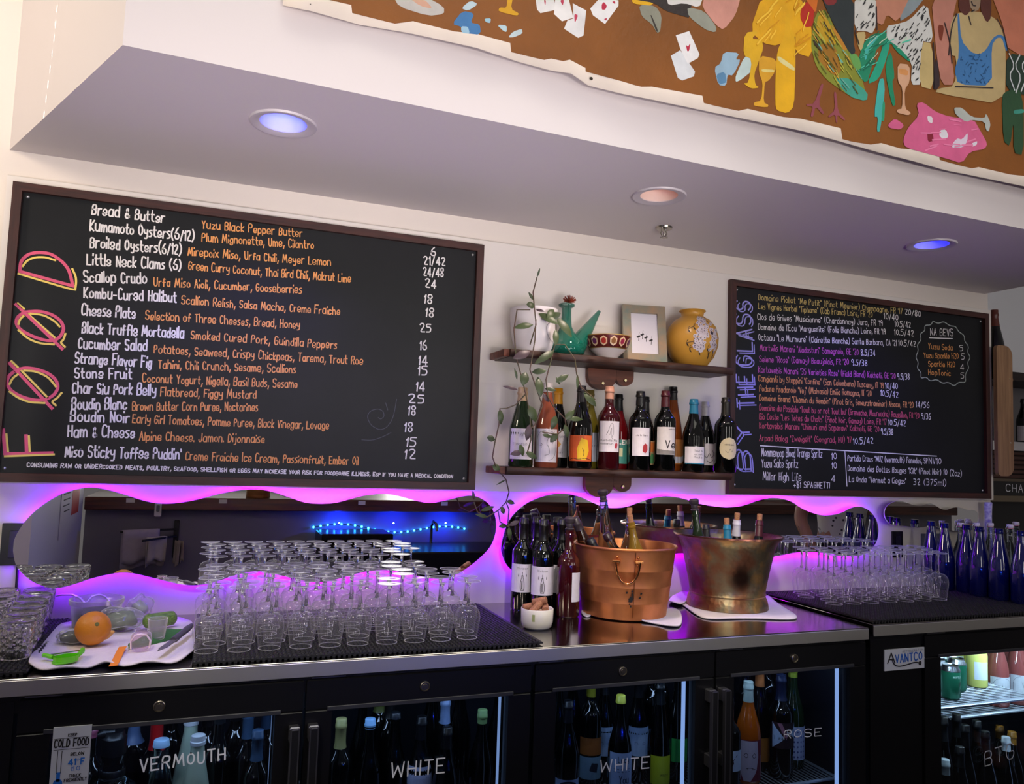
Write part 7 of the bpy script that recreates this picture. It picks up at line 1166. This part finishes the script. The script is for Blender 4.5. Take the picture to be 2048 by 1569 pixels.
def person(label, at, rz, arms, seated, shirt, trousers, skin_h, hair_h):
    t = thing('person', label, 'person', at, rz); skin = M(skin_h, .5); h0 = .58 if seated else .94
    P = lambda x, y, z: (x, y, z)
    pel, wst, cst, nck, hb, ht = P(0, 0, h0), P(0, .0, h0 + .16), P(0, .01, h0 + .36), P(0, .0, h0 + .53), P(0, .02, h0 + .60), P(0, .03, h0 + .72)
    body = [[(pel, (.15, .11)), (wst, (.13, .10)), (cst, (.16, .11)), (P(0, 0, h0 + .47), (.10, .075)), (nck, .052), (hb, (.068, .085)), (P(0, .02, h0 + .67), (.076, .095)), (ht, (.060, .075))], [(P(0, .02, h0 + .67), (.076, .095)), (P(0, .120, h0 + .645), .012)]]
    shirtc = [[(P(0, 0, h0 - .06), (.17, .13)), (pel, (.165, .125)), (wst, (.145, .115)), (cst, (.178, .125)), (P(0, 0, h0 + .485), (.105, .08))]]
    for s, (el, wr, hd, sd) in zip((-1, 1), arms):
        sh = P(s * .185, .0, h0 + .44); body.append([(cst, (.16, .11)), (sh, .058), (el, .043), (tuple(Vector(el).lerp(Vector(wr), .5)), .040), (wr, .027)]); body += hand(wr, hd, sd)
        shirtc.append([(cst, (.178, .125)), (sh, .072), (tuple(Vector(sh).lerp(Vector(el), .62)), .062)])
        hip = P(s * .09, 0, h0 - .04); knee = P(s * .11, .42, h0 - .05) if seated else P(s * .10, .02, .50); ank = P(s * .11, .44, .10) if seated else P(s * .10, -.01, .09)
        body.append([(pel, (.15, .11)), (hip, .09), (knee, .058), (ank, .040), (tuple(Vector(ank) + Vector((0, .06, -.05))), .04), (tuple(Vector(ank) + Vector((0, .16, -.06))), .032)])
    skin_mesh('body', body, skin, t); skin_mesh('shirt', shirtc, shirt, t)
    tc = []
    for s in (-1, 1):
        hip = P(s * .09, 0, h0 - .04); knee = P(s * .11, .42, h0 - .05) if seated else P(s * .10, .02, .50); ank = P(s * .11, .44, .12) if seated else P(s * .10, -.01, .12)
        tc.append([(P(0, 0, h0 + .01), (.16, .12)), (hip, .105), (knee, .072), (ank, .055)])
    skin_mesh('trousers', tc, trousers, t)
    m = MB(); m.sphere((0, -.005, h0 + .70), .098, 18, 12, (.86, 1.0, .92)); m.v = [v for v in m.v]; m.build('hair', M(hair_h, .7, noise=.3, nscale=60, stretch=(30, 30, 4)), t, 80)
    m = MB()
    for s in (-1, 1): m.sphere((s * .030, .098, h0 + .665), .011, 10, 6)
    m.build('eyes', M('f0eeea', .2), t, 60); m = MB()
    for s in (-1, 1): m.sphere((s * .030, .108, h0 + .665), .005, 8, 6)
    m.build('pupils', INK, t, 60); m = MB(); m.tube([(-.022, .098, h0 + .598), (0, .106, h0 + .594), (.022, .098, h0 + .598)], [.003, .0055, .003], 8); m.build('lips', M('9a4a44', .5), t, 60)
    m = MB()
    for s in (-1, 1): m.sphere((s * .080, .01, h0 + .655), .026, 10, 8, (.35, .7, 1))
    m.build('ears', skin, t, 60)
    return t
flo = bpy.data.materials.new('floral_cotton'); flo.use_nodes = True; nt = flo.node_tree; b_ = nt.nodes['Principled BSDF']; vo = nt.nodes.new('ShaderNodeTexVoronoi'); vo.inputs['Scale'].default_value = 26; rp = nt.nodes.new('ShaderNodeValToRGB'); tc = nt.nodes.new('ShaderNodeTexCoord')
rp.color_ramp.elements[0].position = .16; rp.color_ramp.elements[0].color = lin('3a3a40'); rp.color_ramp.elements[1].position = .22; rp.color_ramp.elements[1].color = lin('e4e0dc'); nt.links.new(tc.outputs['Object'], vo.inputs['Vector']); nt.links.new(vo.outputs['Distance'], rp.inputs[0]); nt.links.new(rp.outputs[0], b_.inputs['Base Color']); b_.inputs['Roughness'].default_value = .8
bt = person('person standing in the aisle, white floral shirt and tattooed forearms, seen in the mirror', (3.80, -1.50, 0), R(15), (((-.27, -.02, 1.10), (-.25, .14, .90), (0, .35, -1), (.9, .3, 0)), ((.27, -.02, 1.10), (.25, .16, .92), (0, .35, -1), (-.9, .3, 0))), False, flo, M('23232c', .8), 'b07c64', '3a2a22')
m = MB(); mp = lambda u, v: (-.325 + .0 * u, .02 + u, v); m.stroke(chaikin([(0, 1.0), (.02, 1.03), (-.01, 1.05), (.01, 1.08), (.03, 1.05), (.02, 1.0), (0, 1.0)]), .003, lambda u, v: (-.312, .045 + u, v - .02)); m.build('tattoo', M('3a3034', .7), bt)
cu = person('person leaning on the bar in a dark shirt and steel wristwatch, seen mirrored', (4.55, -3.42, .29), 0, (((-.26, .18, .89), (-.08, .50, .905), (.9, .5, 0), (.3, .9, 0)), ((.26, .18, .89), (.10, .46, .905), (-.9, .5, 0), (-.3, .9, 0))), True, M('26242a', .8), M('2a2e3a', .8), 'b07c60', '2a1c16')
m = MB(); w_ = Vector((.115, .44, .905)); ax = (Vector((.26, .18, .89)) - w_).normalized(); mt = Matrix.Translation(w_ + ax * .02) @ ax.to_track_quat('Z', 'Y').to_matrix().to_4x4(); m.lathe([(.031, -.007), (.033, -.006), (.033, .006), (.031, .007)], 24, mt); m.build('watch_strap', M('a8a8ac', .25, 1.), cu, 40)
t = thing('bar_stool', 'dark bar stool under the leaning customer', 'stool', (4.55, -3.46, 0)); MB().lathe([(1e-4, .62), (.18, .62), (.185, .64), (.18, .665), (1e-4, .67)], 30).build('seat', M('2a1c14', .5), t, 50)
for a in range(4): c_, s_ = math.cos(PI / 4 + a * PI / 2), math.sin(PI / 4 + a * PI / 2); MB().tube([(.12 * c_, .12 * s_, .62), (.19 * c_, .19 * s_, 0)], .014, 8).build('leg', M('1a1412', .5), t, 60)
# ---------------- beyond the right end of the wall ----------------
t = thing('bottle_holder', 'plywood wall bottle holder with two pegs at the right end of the panel', 'bottle holder', (0, 0, 0))
ply = wood('a8805c', '8a6648', (40, 40, 3), .5); x0, x1, z0, z1, r = 3.305, 3.378, 1.425, 2.015, .045; out = []
x0 = 3.278
for cx, cz, a0 in ((x1 - r, z0 + r, -90), (x1 - r, z1 - r, 0), (x0 + .02, z1 - .02, 90), (x0 + .02, z0 + .02, 180)):
    rr = r if cx == x1 - r else .02
    for k in range(9): a = R(a0 + 90 * k / 8); out.append((cx + rr * math.cos(a), cz + rr * math.sin(a)))
MB().prism(out, -.064, -.046).build('plywood_board', ply, t)
for z in (1.865, 1.575):
    m = MB(); m.bbox(x1 - .02, x1 + .028, -.0455, -.020, z - .011, z + .011, .005); m.build('peg', ply, t); MB().lathe([(.004, 0), (.003, .002), (1e-4, .0022)], 10, Matrix.Translation((x1 - .02, -.064, z)) @ Matrix.Rotation(R(90), 4, 'X')).build('screw', M('d8c8a0', .3, .8), t)
bottle('tall dark bottle with a copper red foil held behind the plywood holder', 'champagne', (3.352, -.0, 1.866), h=.325, r=.040, glass='dark', cap='5a2418', caplen=.24)
t = thing('wine_cabinet', 'dark wooden wine cabinet beyond the right end of the wall, lettered CHAMP', 'cabinet', (0, 0, 0)); yc = .30; dkw = wood('2a1810', '140a08', (3, 30, 30), .5)
def zz(p): return p[1]
zA = [(3.893,1.965),(3.892,1.92),(3.884,1.601),(3.883,1.555),(3.88,1.431),(3.88,1.41),(3.878,1.323),(3.877,1.292)]
Z = [p[1] for p in zA]; xl, xr = 3.70, 5.2
MB().box(xl, xr, yc, yc + .35, Z[0], 3.4).build('white_upper_panel', M('dcdcde', .5), t); MB().box(xl, xr, yc - .01, yc + .35, Z[1], Z[0] - .0005).build('dark_rail', dkw, t)
MB().box(xl, xr, yc + .25, yc + .35, Z[2], Z[1] - .0005).build('niche_back', M('6a6668', .5), t); MB().box(xl, xr, yc - .015, yc + .35, Z[3], Z[2] - .0005).build('white_shelf', M('c8c4c4', .4), t)
m = MB()
for k in range(6): h_ = (Z[3] - Z[5]) / 6; m.bbox(xl, xr, yc + .002, yc + .02, Z[5] + h_ * k + .002, Z[5] + h_ * (k + 1) - .004, .002)
m.build('slatted_front', wood('4a2416', '2a120a', (3, 30, 30)), t); MB().box(xl, xr, yc + .021, yc + .35, Z[5], Z[3] - .0005).build('rack_body', dkw, t)
MB().box(xl, xr, yc - .005, yc + .35, Z[5] - .0145, Z[5] - .0005).build('light_rail', M('5a4c3c', .5), t)
dr = MB().box(xl, xr, yc, yc + .35, Z[6], Z[5] - .015).build('drawer', M('0e0c0c', .35), t); MB().box(xl, xr, yc - .005, yc + .35, Z[7], Z[6] - .0005).build('light_rail', M('6a5c48', .5), t)
A = [(3.811,1.345),(4.044,1.336)]; m = MB(); write(m, 'CHAMP', A[0], A[1], .038, .0045, flat(.2985), .3); m.build('chalk_word', M('d8d8dc', .6), dr)
MB().box(xl, xr, yc + .1, yc + .35, .0, Z[7] - .0005).build('lower_cupboard', M('0c0a0a', .4), t)
for i, (px, lab) in enumerate((((3.9251,0.36,1.6031), 'clear stoppered dark bottle on the cabinet shelf, left'), ((3.9891,0.36,1.6056), 'dark bottle with an orange label on the cabinet shelf'), ((4.05,0.36,1.6079), 'dark bottle at the picture edge on the cabinet shelf'))):
    bottle(lab, 'burgundy', (px[0], .37, Z[2] + .0005), h=.235, r=.038, glass='dark', cap=('c8c4c4', '101012', '101012')[i], caplen=.1, labels=[(.01, .09, 1.2, ('d8ccd0', 'c8a088', 'd0c8c8')[i], [('label_print', 'c83c20', area_([(-.6, .2), (.4, .2), (.4, .7), (-.6, .7)]))] if i == 1 else [])], rot=R(-35), group='bottles on the cabinet shelf')
# standing bottles are nudged until none touches its neighbour
for _ in range(40):
    for i, (a, ra) in enumerate(STAND):
        for b, rb_ in STAND[i + 1:]:
            if abs(a.location.z - b.location.z) > .05: continue
            d = (b.location - a.location); d.z = 0; L = d.length; need = ra + rb_ + .0025
            if 1e-6 < L < need:
                s_ = d / L * (need - L) * .5; a.location -= s_; b.location += s_
                for q in (a, b):
                    if abs(q.location.z - ZL) < .01: q.location.y = max(-.140, min(-.060, q.location.y))
                    elif abs(q.location.z - SH) < .01: q.location.y = max(-.500, min(-.10, q.location.y))
                    else: q.location.y = max(-.52, min(-.086, q.location.y))
